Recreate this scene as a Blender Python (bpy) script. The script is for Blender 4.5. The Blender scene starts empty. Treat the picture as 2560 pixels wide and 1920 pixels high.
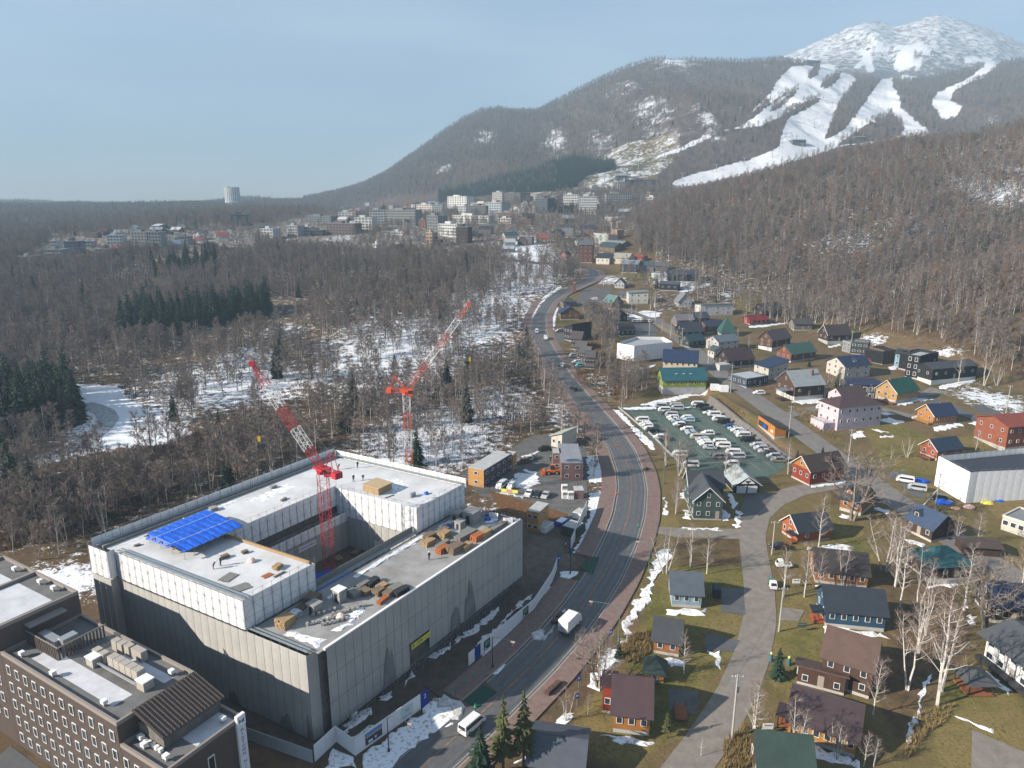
import bpy, bmesh, math, random
import numpy as np
from mathutils import Vector, Matrix
R = math.radians
rng = random.Random(7)
nr = np.random.RandomState(7)
scene = bpy.context.scene
# ------------------------------------------------------------------ camera
CAM_H, PITCH, FPX = 80.0, R(14.5), 1777.0        # drone height, tilt below level, focal length in photo pixels
cam_d = bpy.data.cameras.new('camera')
cam_d.sensor_width = 36.0
cam_d.lens = 36.0 * FPX / 2560.0
cam_d.clip_start, cam_d.clip_end = 1.0, 60000.0
cam = bpy.data.objects.new('camera', cam_d)
scene.collection.objects.link(cam)
cam.location = (0, 0, CAM_H)
cam.rotation_euler = (R(90) - PITCH, 0, 0)
scene.camera = cam
# ------------------------------------------------------------------ light and sky
SUN_EL = R(26.0)
SUN_AZ = math.atan2(-0.31, -0.95)               # direction towards the sun in the ground plane
sun_dir = Vector((math.cos(SUN_AZ) * math.cos(SUN_EL), math.sin(SUN_AZ) * math.cos(SUN_EL), math.sin(SUN_EL)))
w = bpy.data.worlds.new('World'); scene.world = w; w.use_nodes = True
nt = w.node_tree; nt.nodes.clear()
out = nt.nodes.new('ShaderNodeOutputWorld'); bg = nt.nodes.new('ShaderNodeBackground')
sky = nt.nodes.new('ShaderNodeTexSky'); sky.sky_type = 'NISHITA'; sky.sun_disc = False
sky.sun_elevation = SUN_EL; sky.sun_rotation = math.atan2(sun_dir.x, sun_dir.y)
sky.altitude = 300; sky.air_density = 1.0; sky.dust_density = 0.25; sky.ozone_density = 5.0
bg.inputs['Strength'].default_value = 0.055
tc = nt.nodes.new('ShaderNodeTexCoord')
mp = nt.nodes.new('ShaderNodeMapping'); mp.inputs['Scale'].default_value = (1.0, 1.0, 5.0); mp.inputs['Rotation'].default_value = (0.12, 0.05, 0.3)
cn = nt.nodes.new('ShaderNodeTexNoise'); cn.inputs['Scale'].default_value = 1.6; cn.inputs['Detail'].default_value = 5; cn.inputs['Roughness'].default_value = 0.5; cn.inputs['Distortion'].default_value = 0.3
cr = nt.nodes.new('ShaderNodeMapRange'); cr.inputs['From Min'].default_value = 0.42; cr.inputs['From Max'].default_value = 0.8; cr.inputs['To Min'].default_value = 0.16; cr.inputs['To Max'].default_value = 0.62
mx = nt.nodes.new('ShaderNodeMix'); mx.data_type = 'RGBA'; mx.inputs['B'].default_value = (6.2, 7.0, 7.9, 1)
L = nt.links.new
L(tc.outputs['Generated'], mp.inputs['Vector']); L(mp.outputs['Vector'], cn.inputs['Vector']); L(cn.outputs['Fac'], cr.inputs['Value'])
L(cr.outputs['Result'], mx.inputs['Factor']); L(sky.outputs['Color'], mx.inputs['A']); L(mx.outputs['Result'], bg.inputs['Color']); L(bg.outputs['Background'], out.inputs['Surface'])
sd = bpy.data.lights.new('sun', 'SUN'); sd.energy = 5.0; sd.angle = R(0.5); sd.color = (1.0, 0.91, 0.79)
sun = bpy.data.objects.new('sun', sd); scene.collection.objects.link(sun)
sun.rotation_euler = sun_dir.to_track_quat('Z', 'Y').to_euler()
vs = scene.view_settings
vs.view_transform = 'Standard'; vs.look = 'None'; vs.exposure = 1.12; vs.gamma = 1.0; vs.use_curve_mapping = False
scene.cycles.use_denoising = True
scene.cycles.denoising_input_passes = 'RGB_ALBEDO_NORMAL'
scene.cycles.max_bounces = 4; scene.cycles.diffuse_bounces = 1; scene.cycles.glossy_bounces = 2
scene.cycles.transmission_bounces = 2; scene.cycles.volume_bounces = 0; scene.cycles.transparent_max_bounces = 4
scene.cycles.caustics_reflective = False; scene.cycles.caustics_refractive = False

# ------------------------------------------------------------------ helpers
COL = scene.collection
def link(o): COL.objects.link(o); return o
def tag(o, label=None, cat=None, group=None, kind=None):
    if label: o['label'] = label
    if cat: o['category'] = cat
    if group: o['group'] = group
    if kind: o['kind'] = kind
    return o
def empty(name, loc=(0, 0, 0), rz=0.0):
    o = bpy.data.objects.new(name, None); o.empty_display_size = 0.3
    o.location = loc; o.rotation_euler = (0, 0, rz); return link(o)
def mesh_obj(name, verts, faces, mat=None, parent=None, smooth=False):
    me = bpy.data.meshes.new(name); me.from_pydata([tuple(v) for v in verts], [], faces); me.update()
    if mat is not None: me.materials.append(mat)
    if smooth: me.polygons.foreach_set('use_smooth', [True] * len(me.polygons))
    o = bpy.data.objects.new(name, me); o.parent = parent; return link(o)
def inst(name, me, parent=None, loc=(0, 0, 0), rot=(0, 0, 0), scale=(1, 1, 1)):
    o = bpy.data.objects.new(name, me); o.parent = parent
    o.location = loc; o.rotation_euler = rot; o.scale = scale; return link(o)
def copy_tree(o, parent=None):
    c = o.copy(); link(c); c.parent = parent
    for ch in o.children: copy_tree(ch, c)
    return c
class MB:
    """collects shapes and builds them as one mesh"""
    def __init__(s): s.v = []; s.f = []
    def add(s, vs, fs):
        k = len(s.v); s.v += [tuple(v) for v in vs]; s.f += [tuple(i + k for i in f) for f in fs]; return s
    def box(s, x0, x1, y0, y1, z0, z1):
        return s.add([(x0,y0,z0),(x1,y0,z0),(x1,y1,z0),(x0,y1,z0),(x0,y0,z1),(x1,y0,z1),(x1,y1,z1),(x0,y1,z1)],
                     [(0,3,2,1),(4,5,6,7),(0,1,5,4),(1,2,6,5),(2,3,7,6),(3,0,4,7)])
    def obox(s, c, sx, sy, sz, rz=0.0):
        ca, sa = math.cos(rz), math.sin(rz); P = []
        for z in (0, sz):
            for x, y in ((-sx/2,-sy/2),(sx/2,-sy/2),(sx/2,sy/2),(-sx/2,sy/2)):
                P.append((c[0]+x*ca-y*sa, c[1]+x*sa+y*ca, c[2]+z))
        return s.add(P, [(0,3,2,1),(4,5,6,7),(0,1,5,4),(1,2,6,5),(2,3,7,6),(3,0,4,7)])
    def prism(s, poly, z0, z1):
        n = len(poly); P = [(p[0],p[1],z0) for p in poly] + [(p[0],p[1],z1) for p in poly]
        return s.add(P, [tuple(range(n-1,-1,-1)), tuple(range(n,2*n))] + [(i,(i+1)%n,n+(i+1)%n,n+i) for i in range(n)])
    def tube(s, a, b, r0, r1=None, n=5):
        r1 = r0 if r1 is None else r1
        a, b = Vector(a), Vector(b); d = b - a
        if d.length < 1e-6: return s
        d.normalize(); u = d.orthogonal().normalized(); v = d.cross(u); P = []
        for c, r in ((a, r0), (b, r1)):
            for i in range(n):
                t = 2*math.pi*i/n; P.append(c + (u*math.cos(t) + v*math.sin(t))*r)
        return s.add(P, [(i,(i+1)%n,n+(i+1)%n,n+i) for i in range(n)] + [tuple(range(n-1,-1,-1)), tuple(range(n,2*n))])
    def bar(s, a, b, w):
        return s.tube(a, b, w*0.5, w*0.5, 4)
    def mesh(s, name, mat=None):
        me = bpy.data.meshes.new(name); me.from_pydata(s.v, [], s.f); me.update()
        if mat is not None: me.materials.append(mat)
        return me
    def build(s, name, mat=None, parent=None, smooth=False):
        return mesh_obj(name, s.v, s.f, mat, parent, smooth)
# ------------------------------------------------------------------ materials
MATS = {}
def mat(name, col, rough=0.8, spec=0.3, metal=0.0, var=0.0, vscale=3.0, bump=0.0, bscale=20.0, rand=0.0, col2=None, vr=(.3,.7)):
    if name in MATS: return MATS[name]
    m = bpy.data.materials.new(name); m.use_nodes = True; n = m.node_tree; b = n.nodes['Principled BSDF']
    b.inputs['Roughness'].default_value = rough; b.inputs['Specular IOR Level'].default_value = spec; b.inputs['Metallic'].default_value = metal
    c = (col[0], col[1], col[2], 1); b.inputs['Base Color'].default_value = c
    g = None
    if var or bump:
        g = n.nodes.new('ShaderNodeNewGeometry')
    if var:
        t = n.nodes.new('ShaderNodeTexNoise'); t.inputs['Scale'].default_value = vscale; t.inputs['Detail'].default_value = 5; t.inputs['Roughness'].default_value = 0.65
        n.links.new(g.outputs['Position'], t.inputs['Vector'])
        r = n.nodes.new('ShaderNodeMapRange'); r.inputs['From Min'].default_value = vr[0]; r.inputs['From Max'].default_value = vr[1]
        n.links.new(t.outputs['Fac'], r.inputs['Value'])
        x = n.nodes.new('ShaderNodeMix'); x.data_type = 'RGBA'
        d = col2 or tuple(v*(1-var) for v in col)
        x.inputs['A'].default_value = c; x.inputs['B'].default_value = (d[0], d[1], d[2], 1)
        n.links.new(r.outputs['Result'], x.inputs['Factor']); n.links.new(x.outputs['Result'], b.inputs['Base Color'])
    if rand:
        oi = n.nodes.new('ShaderNodeObjectInfo'); hs = n.nodes.new('ShaderNodeHueSaturation')
        mr = n.nodes.new('ShaderNodeMapRange'); mr.inputs['To Min'].default_value = 1-rand; mr.inputs['To Max'].default_value = 1+rand
        n.links.new(oi.outputs['Random'], mr.inputs['Value']); n.links.new(mr.outputs['Result'], hs.inputs['Value'])
        src = b.inputs['Base Color'].links[0].from_socket if b.inputs['Base Color'].links else None
        if src: n.links.new(src, hs.inputs['Color'])
        else: hs.inputs['Color'].default_value = c
        n.links.new(hs.outputs['Color'], b.inputs['Base Color'])
    if bump:
        t2 = n.nodes.new('ShaderNodeTexNoise'); t2.inputs['Scale'].default_value = bscale; t2.inputs['Detail'].default_value = 3
        n.links.new(g.outputs['Position'], t2.inputs['Vector'])
        bp = n.nodes.new('ShaderNodeBump'); bp.inputs['Strength'].default_value = bump; bp.inputs['Distance'].default_value = 0.1
        n.links.new(t2.outputs['Fac'], bp.inputs['Height']); n.links.new(bp.outputs['Normal'], b.inputs['Normal'])
    MATS[name] = m; return m
# ------------------------------------------------------------------ terrain
def ray_dir(px, py):
    a = (px - 1280) / FPX; b = -(py - 960) / FPX
    return np.array([a, math.cos(PITCH) + b*math.sin(PITCH), -math.sin(PITCH) + b*math.cos(PITCH)])
def at_range(px, py, Y):
    d = ray_dir(px, py); t = Y / d[1]; return t*d[0], Y, CAM_H + t*d[2]
def sstep(a, b, x):
    t = np.clip((x - a) / (b - a), 0, 1); return t*t*(3 - 2*t)
_perm = np.random.RandomState(3).rand(256, 256)
def vnoise(x, y):
    xi = np.floor(x).astype(int); yi = np.floor(y).astype(int); fx = x - xi; fy = y - yi
    fx = fx*fx*(3-2*fx); fy = fy*fy*(3-2*fy)
    g = lambda i, j: _perm[i & 255, j & 255]
    return (g(xi,yi)*(1-fx)+g(xi+1,yi)*fx)*(1-fy) + (g(xi,yi+1)*(1-fx)+g(xi+1,yi+1)*fx)*fy
def fbm(x, y, o=4):
    s = 0; a = 0.5
    for k in range(o): s = s + a*vnoise(x*2**k + 17.3*k, y*2**k + 5.1*k); a *= 0.5
    return s
# valley floor: rows of height over distance for a few directions u = X / Y
VY = np.array([0, 285, 370, 450, 650, 850, 1100, 1600, 2200, 3000, 4000, 9000.])
VU = np.array([-1.5, -.7, -.35, -.1, .1, .3, 1.5])
VZ = np.array([[0,0,5,12,26,30,27,30,45,62,50,40],
               [0,0,6,13,28,34,33,36,46,57,50,40],
               [0,0,7,14,31,44,48,54,68,70,60,50],
               [0,0,8,15,34,50,58,72,90,90,80,60],
               [0,0,8,16,36,54,86,120,130,130,120,100],
               [0,0,8,18,38,56,90,130,140,140,130,120],
               [0,0,8,18,38,56,90,130,140,140,130,120.]])
def valley(u, Y):
    zs = [np.interp(Y, VY, r) for r in VZ]
    zs = np.array(zs); k = np.clip(np.searchsorted(VU, u) - 1, 0, len(VU)-2)
    t = np.clip((u - VU[k])/(VU[k+1]-VU[k]), 0, 1); t = t*t*(3-2*t)
    idx = np.arange(zs.shape[1])
    return zs[k, idx]*(1-t) + zs[k+1, idx]*t
def crest(pts, Ys):
    A = [at_range(px, py, Y) for (px, py), Y in zip(pts, Ys)]
    return np.array([a[0]/a[1] for a in A]), np.array([a[1] for a in A]), np.array([a[2] for a in A])
M_SIL = [(760,500),(862,478),(910,462),(960,437),(1041,382),(1111,330),(1157,299),(1204,279),(1244,274),(1285,281),(1342,281),(1389,257),(1447,226),(1504,197),(1562,171),(1620,152),(1666,148),(1759,153),(1852,155),(1956,150),(2019,158),(2129,190),(2222,205),(2315,200),(2440,172),(2560,150),(2760,150),(3000,200)]
M_Y = [2700]*4 + [2650]*4 + [2600]*8 + [2550]*12
MU, MYc, MZc = crest(M_SIL, M_Y)
P_SIL = [(1700,300),(1850,190),(1956,141),(2014,116),(2072,90),(2118,69),(2164,56),(2199,53),(2239,64),(2268,60),(2315,42),(2349,36),(2384,44),(2442,60),(2500,79),(2560,110),(2700,170),(2900,260),(3200,420)]
PU, PYc, PZc = crest(P_SIL, [4700]*len(P_SIL))
H_SIL = [(1500,585),(1600,552),(1660,520),(1740,495),(1900,452),(2000,425),(2100,398),(2250,368),(2400,362),(2500,342),(2560,322),(2750,250),(3100,160)]
H_Y = [760,780,800,800,790,780,770,750,730,715,700,680,660]
HU, HYc, HZc = crest(H_SIL, H_Y)
# nearer spur of the hill on the right
S_SIL = [(1980,800),(2060,775),(2150,750),(2250,728),(2350,712),(2450,690),(2560,655),(2750,600),(3100,500)]
SU, SYc, SZc = crest(S_SIL, [430,425,420,415,410,400,390,380,370])
def comp(u, Y, U, Yc, Zc, foot, width_back, pw):
    yc = np.interp(u, U, Yc); zc = np.interp(u, U, Zc)
    t = (Y - foot)/(yc - foot)
    up = np.where(t < 0, 3*t, np.clip(t, 0, 1)**pw)
    back = np.clip((Y - yc)/width_back, 0, 1)
    return zc, up, back
def smax(a, b, k):
    h = np.clip(0.5 + 0.5*(a-b)/k, 0, 1); return b*(1-h) + a*h + k*h*(1-h)
W0, W1 = (80.1, 285.0), (88.0, 210.0)             # foot of the car park's retaining wall
def zt(x, y, detail=True):
    x = np.atleast_1d(np.asarray(x, float)); y = np.atleast_1d(np.asarray(y, float))
    Ye = np.maximum(y, 200.0); u = x/Ye
    z = valley(u, np.maximum(y, 0))
    roll = (fbm(x/90, y/90, 3) - 0.45)*np.clip((np.abs(x)-40)/200, 0, 1)*np.clip((y-300)/300, 0, 1)
    z = z + roll*14 + (fbm(x/420+3, y/420, 3)-.47)*np.clip((y-1000)/700, 0, 1)*np.clip((.08-u)/.1, 0, 1)*62
    # retained terrace right of the car park
    z = z + 3.6*sstep(0, 5, wall_side(x, y))*sstep(205, 250, y)*(1 - sstep(300, 370, y))
    # right hill, near spur
    foot = np.interp(u, [.0,.2,.3,.42,.55,.7,1.2], [640,540,500,455,420,400,380])
    zc, up, back = comp(u, y, HU, HYc, HZc, foot, 500, 1.15)
    hz = np.where(y < np.interp(u, HU, HYc), z + (zc - z)*np.clip(up, 0, 1), zc - (zc-90)*back*0.7)
    hz = np.where(u < HU[0], z, hz)
    hz = hz + (fbm(x/70+9, y/70, 3)-0.45)*16*np.clip(up, 0, 1)*(1-sstep(0.7,1.0,up))
    z = np.where(y > foot, np.maximum(z, hz), z)
    foot2 = np.interp(u, [.38,.5,.6,.7,1.2], [400,350,312,290,270])
    zc2, up2, back2 = comp(u, y, SU, SYc, SZc, foot2, 90, 1.0)
    z2 = np.where(up2 < 1, z + (zc2 - z)*np.clip(up2, 0, 1)**1.2, zc2 - 14*back2)
    z = np.where((u > SU[0]) & (y > foot2), np.maximum(z, np.minimum(z2, 400)), z)
    # ski mountain, then the summit behind it
    far = y > 1150
    if far.any():
        xf, yf, uf, zf = x[far], y[far], u[far], z[far]
        mf = np.interp(uf, [-.3,-.1,.05,.2,.5,1.], [2200,1650,1450,1250,1200,1200])
        zc, up, back = comp(uf, yf, MU, MYc, MZc, mf, 1500, 1.05)
        ycm = np.interp(uf, MU, MYc)
        mz = np.where(yf < ycm, zf + (np.maximum(zc, zf) - zf)*np.clip(up, 0, 1), zc - 60*np.clip(back*3, 0, 1))
        g = (fbm(xf/210 + yf/900, yf/700, 4) - 0.47)*150 + (fbm(xf/60, yf/160, 3)-0.45)*30
        env = np.clip(up, 0, 1)*(1-np.clip(up, 0, 1))*4*np.clip((zc-zf)/300, 0, 1)
        mz = mz + g*env*(yf < ycm)
        zf = np.where((yf > mf) & (uf > MU[0]), np.maximum(zf, mz), zf)
        zc, up, back = comp(uf, yf, PU, PYc, PZc, np.full_like(uf, 2700.), 2500, 1.25)
        pz = np.where(yf < 4700, 350 + (zc-350)*np.clip(up, 0, 1), zc - 800*back)
        g = (fbm(xf/300 + 4, yf/900, 4) - 0.47)*200
        pz = pz + g*np.clip(up,0,1)*(1-np.clip(up,0,1))*4*np.clip((zc-350)/400, 0, 1)
        zf = np.where((yf > 2700) & (uf > PU[0]), np.maximum(zf, pz), zf)
        z = z.copy(); z[far] = zf
    return z
def wall_side(x, y):
    dx, dy = W1[0]-W0[0], W1[1]-W0[1]; l = math.hypot(dx, dy)
    return -((x-W0[0])*dy - (y-W0[1])*dx)/l*1.0
def Z(x, y): return float(zt([x], [y])[0])
_RY = np.concatenate([np.arange(60, 400, 1.5), np.geomspace(400, 7000, 900)])
def ground(px, py):
    """the point of the ground that the photo shows at this pixel"""
    d = ray_dir(px, py); t = _RY/d[1]; xs = t*d[0]; zs = CAM_H + t*d[2]
    h = zt(xs, _RY) - zs; k = np.argmax(h > 0)
    if h[k] <= 0: k = len(_RY)-1
    k = max(k, 1); a, b = _RY[k-1], _RY[k]; ha, hb = h[k-1], h[k]
    Y = a + (b-a)*(-ha)/(hb-ha) if hb != ha else b
    t = Y/d[1]; return Vector((t*d[0], Y, CAM_H + t*d[2]))
def project(x, y, z):
    dz = z-CAM_H; dep = y*math.cos(PITCH) - dz*math.sin(PITCH); up = y*math.sin(PITCH) + dz*math.cos(PITCH)
    return 1280 + FPX*x/dep, 960 - FPX*up/dep
def polyw(pts, sub=6):
    """a polygon traced on the photo, laid on the ground: list of (x, y)"""
    out = []
    for i in range(len(pts)):
        a, b = pts[i], pts[(i+1) % len(pts)]
        for k in range(sub):
            f = k/sub; g = ground(a[0]+(b[0]-a[0])*f, a[1]+(b[1]-a[1])*f); out.append((g.x, g.y))
    return np.array(out)
def linew(pts, sub=5):
    out = []
    for i in range(len(pts)-1):
        a, b = pts[i], pts[i+1]
        for k in range(sub):
            f = k/sub; g = ground(a[0]+(b[0]-a[0])*f, a[1]+(b[1]-a[1])*f); out.append((g.x, g.y))
    g = ground(*pts[-1]); out.append((g.x, g.y)); return np.array(out)
def inside(poly, x, y):
    x = np.asarray(x); y = np.asarray(y); c = np.zeros(x.shape, bool); n = len(poly); j = n-1
    m = (x >= poly[:,0].min()) & (x <= poly[:,0].max()) & (y >= poly[:,1].min()) & (y <= poly[:,1].max())
    if not m.any(): return c
    xm, ym = x[m], y[m]; cm = np.zeros(xm.shape, bool)
    for i in range(n):
        xi, yi = poly[i]; xj, yj = poly[j]
        if yi != yj:
            cm ^= ((yi > ym) != (yj > ym)) & (xm < (xj-xi)*(ym-yi)/(yj-yi) + xi)
        j = i
    c[m] = cm; return c
def seg_dist(line, x, y):
    d = np.full(np.shape(x), 1e9)
    for i in range(len(line)-1):
        ax, ay = line[i]; bx, by = line[i+1]; l2 = (bx-ax)**2+(by-ay)**2 + 1e-9
        t = np.clip(((x-ax)*(bx-ax)+(y-ay)*(by-ay))/l2, 0, 1)
        d = np.minimum(d, np.hypot(x-ax-t*(bx-ax), y-ay-t*(by-ay)))
    return d
def smooth_line(pts, n=3, step=4.0):
    p = np.array(pts, float)
    for _ in range(n):
        q = [p[0]]
        for i in range(len(p)-1):
            q.append(p[i]*0.75+p[i+1]*0.25); q.append(p[i]*0.25+p[i+1]*0.75)
        q.append(p[-1]); p = np.array(q)
    s = np.concatenate([[0], np.cumsum(np.hypot(*np.diff(p, axis=0).T))]); t = np.arange(0, s[-1], step)
    return np.stack([np.interp(t, s, p[:,0]), np.interp(t, s, p[:,1])], 1)
# ------------------------------------------------------------------ roads and zones traced on the ground
ROAD = smooth_line(linew([(1010,1960),(1110,1870),(1230,1760),(1330,1665),(1400,1590),(1455,1520),(1508,1440),(1548,1360),(1572,1290),(1580,1225),(1575,1180),(1555,1125),(1522,1075),(1480,1025),(1435,975),(1400,930),(1376,890),(1356,855),(1346,825),(1348,790),(1366,757),(1400,733),(1440,716),(1470,703),(1487,690),(1482,676),(1455,667),(1420,662),(1392,658),(1340,655),(1290,650),(1230,632),(1150,610),(1085,596),(1030,585)], 3), 2, 3.0)
SIDE_ROAD = smooth_line(linew([(1690,1960),(1770,1850),(1838,1740),(1880,1640),(1900,1550),(1898,1470),(1888,1400),(1880,1340),(1893,1290),(1930,1255),(1990,1228),(2060,1215),(2150,1200)], 3), 2, 3.0)
UPPER_ROAD = smooth_line(linew([(1480,745),(1560,770),(1640,800),(1700,845),(1745,885),(1800,935),(1870,985),(1960,1050),(2050,1115),(2140,1180),(2230,1245),(2340,1320),(2460,1400),(2600,1490)], 3), 2, 3.0)
LANE_A = smooth_line(linew([(1965,1040),(2040,1022),(2120,1018),(2200,1022),(2290,1045)], 3), 1, 3.0)
LANE_B = smooth_line(linew([(2275,985),(2330,1000),(2400,1030),(2480,1062),(2600,1100)], 3), 2, 3.0)
LEFT_ROAD = smooth_line(linew([(-120,1210),(0,1180),(110,1150),(190,1118),(250,1075),(272,1050),(262,1030),(235,1018),(200,1008)], 3), 2, 3.0)
LOT = polyw([(1546,1018),(1759,1000),(1842,1058),(1969,1166),(1918,1197),(1716,1175),(1658,1127)], 3)
SITE = polyw([(560,1900),(250,1600),(200,1480),(248,1375),(839,1140),(1160,1190),(1330,1200),(1460,1130),(1500,1290),(1450,1420),(1200,1720),(900,1960)], 2)
YARD = polyw([(1150,1180),(1250,1140),(1330,1090),(1370,1085),(1465,1120),(1470,1280),(1420,1300),(1330,1260),(1200,1240)], 2)
VILLAGE = polyw([(1560,1960),(1500,1640),(1600,1340),(1620,1130),(1500,1010),(1400,880),(1370,800),(1420,730),(1480,700),(1420,660),(1380,630),(1420,600),(1560,625),(1660,650),(1790,690),(1960,735),(2080,790),(2230,830),(2350,850),(2440,900),(2560,950),(2750,1000),(2900,1400),(2800,1960)], 3)
TOWN = polyw([(560,590),(640,570),(850,520),(1000,500),(1250,480),(1500,470),(1640,490),(1630,540),(1560,590),(1500,640),(1400,650),(1250,645),(1150,640),(900,640),(720,630)], 3)
WESTVILLE = polyw([(-60,670),(60,650),(130,600),(300,580),(480,575),(640,580),(640,640),(480,650),(330,635),(260,655),(100,672)], 3)
CLEAR = polyw([(190,960),(290,965),(330,1005),(430,1050),(480,1085),(420,1110),(290,1120),(60,1170),(-100,1190),(-100,1170),(120,1135),(200,1090),(225,1060),(195,1030)], 3)
CONIFER_ZONES = [polyw(p, 3) for p in (
    [(300,870),(400,848),(540,812),(680,795),(665,768),(580,778),(460,800),(350,800),(300,830)],
    [(-40,1120),(40,1090),(150,1085),(200,1070),(195,1010),(140,985),(0,985),(-60,1000)],
    [(380,690),(450,700),(520,690),(560,662),(460,655)])]
PINE_BELT = polyw([(1075,512),(1150,497),(1300,482),(1420,478),(1470,440),(1540,425),(1530,408),(1430,402),(1380,412),(1340,432),(1250,448),(1170,470),(1090,490)], 4)
def zone_px(pts, sub=3): return polyw(pts, sub)
# ski runs and other snow on the mountain (traced from the photo, laid on the slope)
def z6(pts): return [(1700 + x/2.572, y/2.572) for x, y in pts]
RUNS = [polyw(z6(p), 3) for p in (
    [(720,430),(800,420),(860,425),(960,410),(1020,455),(1110,490),(1140,510),(1090,570),(1040,630),(1000,720),(960,810),(930,890),(1000,870),(1060,830),(1110,760),(1170,680),(1230,600),(1265,550),(1300,510),(1360,510),(1370,555),(1410,620),(1420,690),(1500,760),(1560,810),(1620,860),(1560,880),(1350,905),(1200,925),(1000,950),(860,1000),(700,1050),(450,1130),(250,1190),(60,1245),(-60,1265),(-40,1165),(60,1125),(200,1090),(350,1050),(480,1015),(560,985),(640,940),(650,880),(670,820),(700,760),(790,710),(880,660),(930,620),(800,660),(650,745),(520,810),(400,820),(250,850),(100,930),(0,975),(-120,1010),(-110,985),(0,955),(80,900),(180,870),(390,810),(470,760),(560,690),(640,640),(770,560),(700,590),(560,660),(450,725),(540,640),(590,590),(620,530),(660,480)],
    [(1370,435),(1400,370),(1420,320),(1460,290),(1530,282),(1580,290),(1600,320),(1700,355),(1600,345),(1510,320),(1500,380),(1550,385),(1540,430),(1410,455)],
    [(700,385),(760,374),(850,368),(850,392),(740,405)],
    [(1380,490),(1450,482),(1520,488),(1480,525),(1450,505)])]
HOLES = [polyw(z6(p), 3) for p in (
    [(820,480),(870,425),(900,440),(890,480),(830,510)],
    [(900,550),(940,510),(1000,470),(1035,470),(1020,510),(960,560),(945,575)],
    [(1020,935),(1040,910),(1130,850),(1220,790),(1360,730),(1400,770),(1440,830),(1420,870),(1300,900),(1150,920)],
    [(570,720),(600,690),(700,610),(770,555),(740,610),(680,660),(600,715)])]
TRAILS = [(linew(z6(p), 4), wd) for p, wd in (
    ([(1220,230),(1270,285),(1330,310)], 12), ([(1330,310),(1200,328),(1175,340),(1205,370),(1225,450)], 22), ([(1130,440),(1200,375)], 16), ([(1330,310),(1470,292)], 20),
    ([(1860,382),(1940,388),(2005,385),(1990,430),(1900,500),(1780,550),(1710,590),(1680,640),(1690,680),(1750,715)], 26),
    ([(895,355),(1000,280),(1100,225)], 9))]
BASE_RUN = polyw([(1225,495),(1280,480),(1330,478),(1400,470),(1450,430),(1500,395),(1560,360),(1700,330),(1700,390),(1640,440),(1600,470),(1480,478),(1440,500),(1300,500)], 3)
# ------------------------------------------------------------------ the ground sheets
PATCH = [  # loose snow between the trees: pixel, radius in pixels across and along, cover
    (560,960,330,90,.75),(1000,870,260,130,.8),(1180,800,150,120,.75),(1320,650,90,80,.9),(1250,760,110,60,.8),(830,940,160,80,.6),(1080,1090,220,110,.85),(1240,1010,130,70,.75),(330,1060,160,60,.95),
    (120,1460,170,60,.9),(430,1300,120,40,.5),(900,770,200,60,.5),(600,900,120,50,.8),(1400,1030,60,70,.6),(1300,700,100,40,.9),(700,830,120,40,.6),(300,690,300,20,.45),(700,700,350,25,.4),
    (2480,480,160,90,.8),(2300,560,180,60,.62),(2100,600,200,60,.55),(1950,560,140,60,.5),(2520,420,60,60,.8),(2480,1000,90,50,.75),(2180,850,60,20,.7),(2370,880,60,15,.7),(2140,700,90,25,.4),
    (1690,700,90,30,.75),(1530,700,50,15,.7),(1600,790,60,14,.7),(1830,740,60,20,.6),(1460,900,40,60,.5),(1500,960,40,50,.6),(860,595,100,20,.6),(1050,600,130,12,.5),(1130,480,0,0,0)]
PATCH_W = []
for px, py, rx, ry, c in PATCH:
    if not rx: continue
    g = ground(px, py); a = ground(px+rx, py); b = ground(px, py-ry); e = ground(px, py+ry)
    PATCH_W.append((g.x, g.y, abs(a.x-g.x)+1, 0.5*abs(b.y-e.y)+1, c*.9))
LAWNS = [polyw(p, 3) for p in (
    [(2150,1075),(2230,1050),(2330,1100),(2420,1090),(2450,1060),(2560,1080),(2560,1180),(2400,1190),(2330,1190),(2260,1200)],
    [(1610,1560),(1640,1420),(1860,1420),(1880,1560),(1830,1640),(1790,1690),(1620,1690),(1560,1670)],
    [(1500,1720),(1560,1690),(1760,1690),(1720,1820),(1600,1900),(1400,1900),(1440,1780)],
    [(1650,1290),(1690,1290),(1700,1320),(1840,1325),(1840,1340),(1640,1345)],
    [(1930,1560),(1980,1480),(2060,1500),(2060,1700),(1990,1740),(1930,1720)],
    [(2340,1700),(2560,1680),(2700,1960),(2330,1960)],
    [(1960,1340),(2080,1290),(2160,1330),(2200,1400),(2150,1420),(2000,1380)],
    [(1830,735),(1900,740),(1960,790),(1860,810)],[(1560,670),(1640,690),(1640,700),(1540,690)],[(1430,790),(1440,740),(1410,730),(1400,790)])]
LITTER = [polyw(p, 3) for p in ([(2180,1420),(2330,1400),(2440,1560),(2420,1640),(2330,1760),(2240,1860),(2180,1700),(2230,1560)], [(1690,1345),(1850,1345),(1850,1420),(1700,1420)], [(2060,1120),(2180,1170),(2240,1230),(2200,1260),(2080,1260)])]
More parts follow.
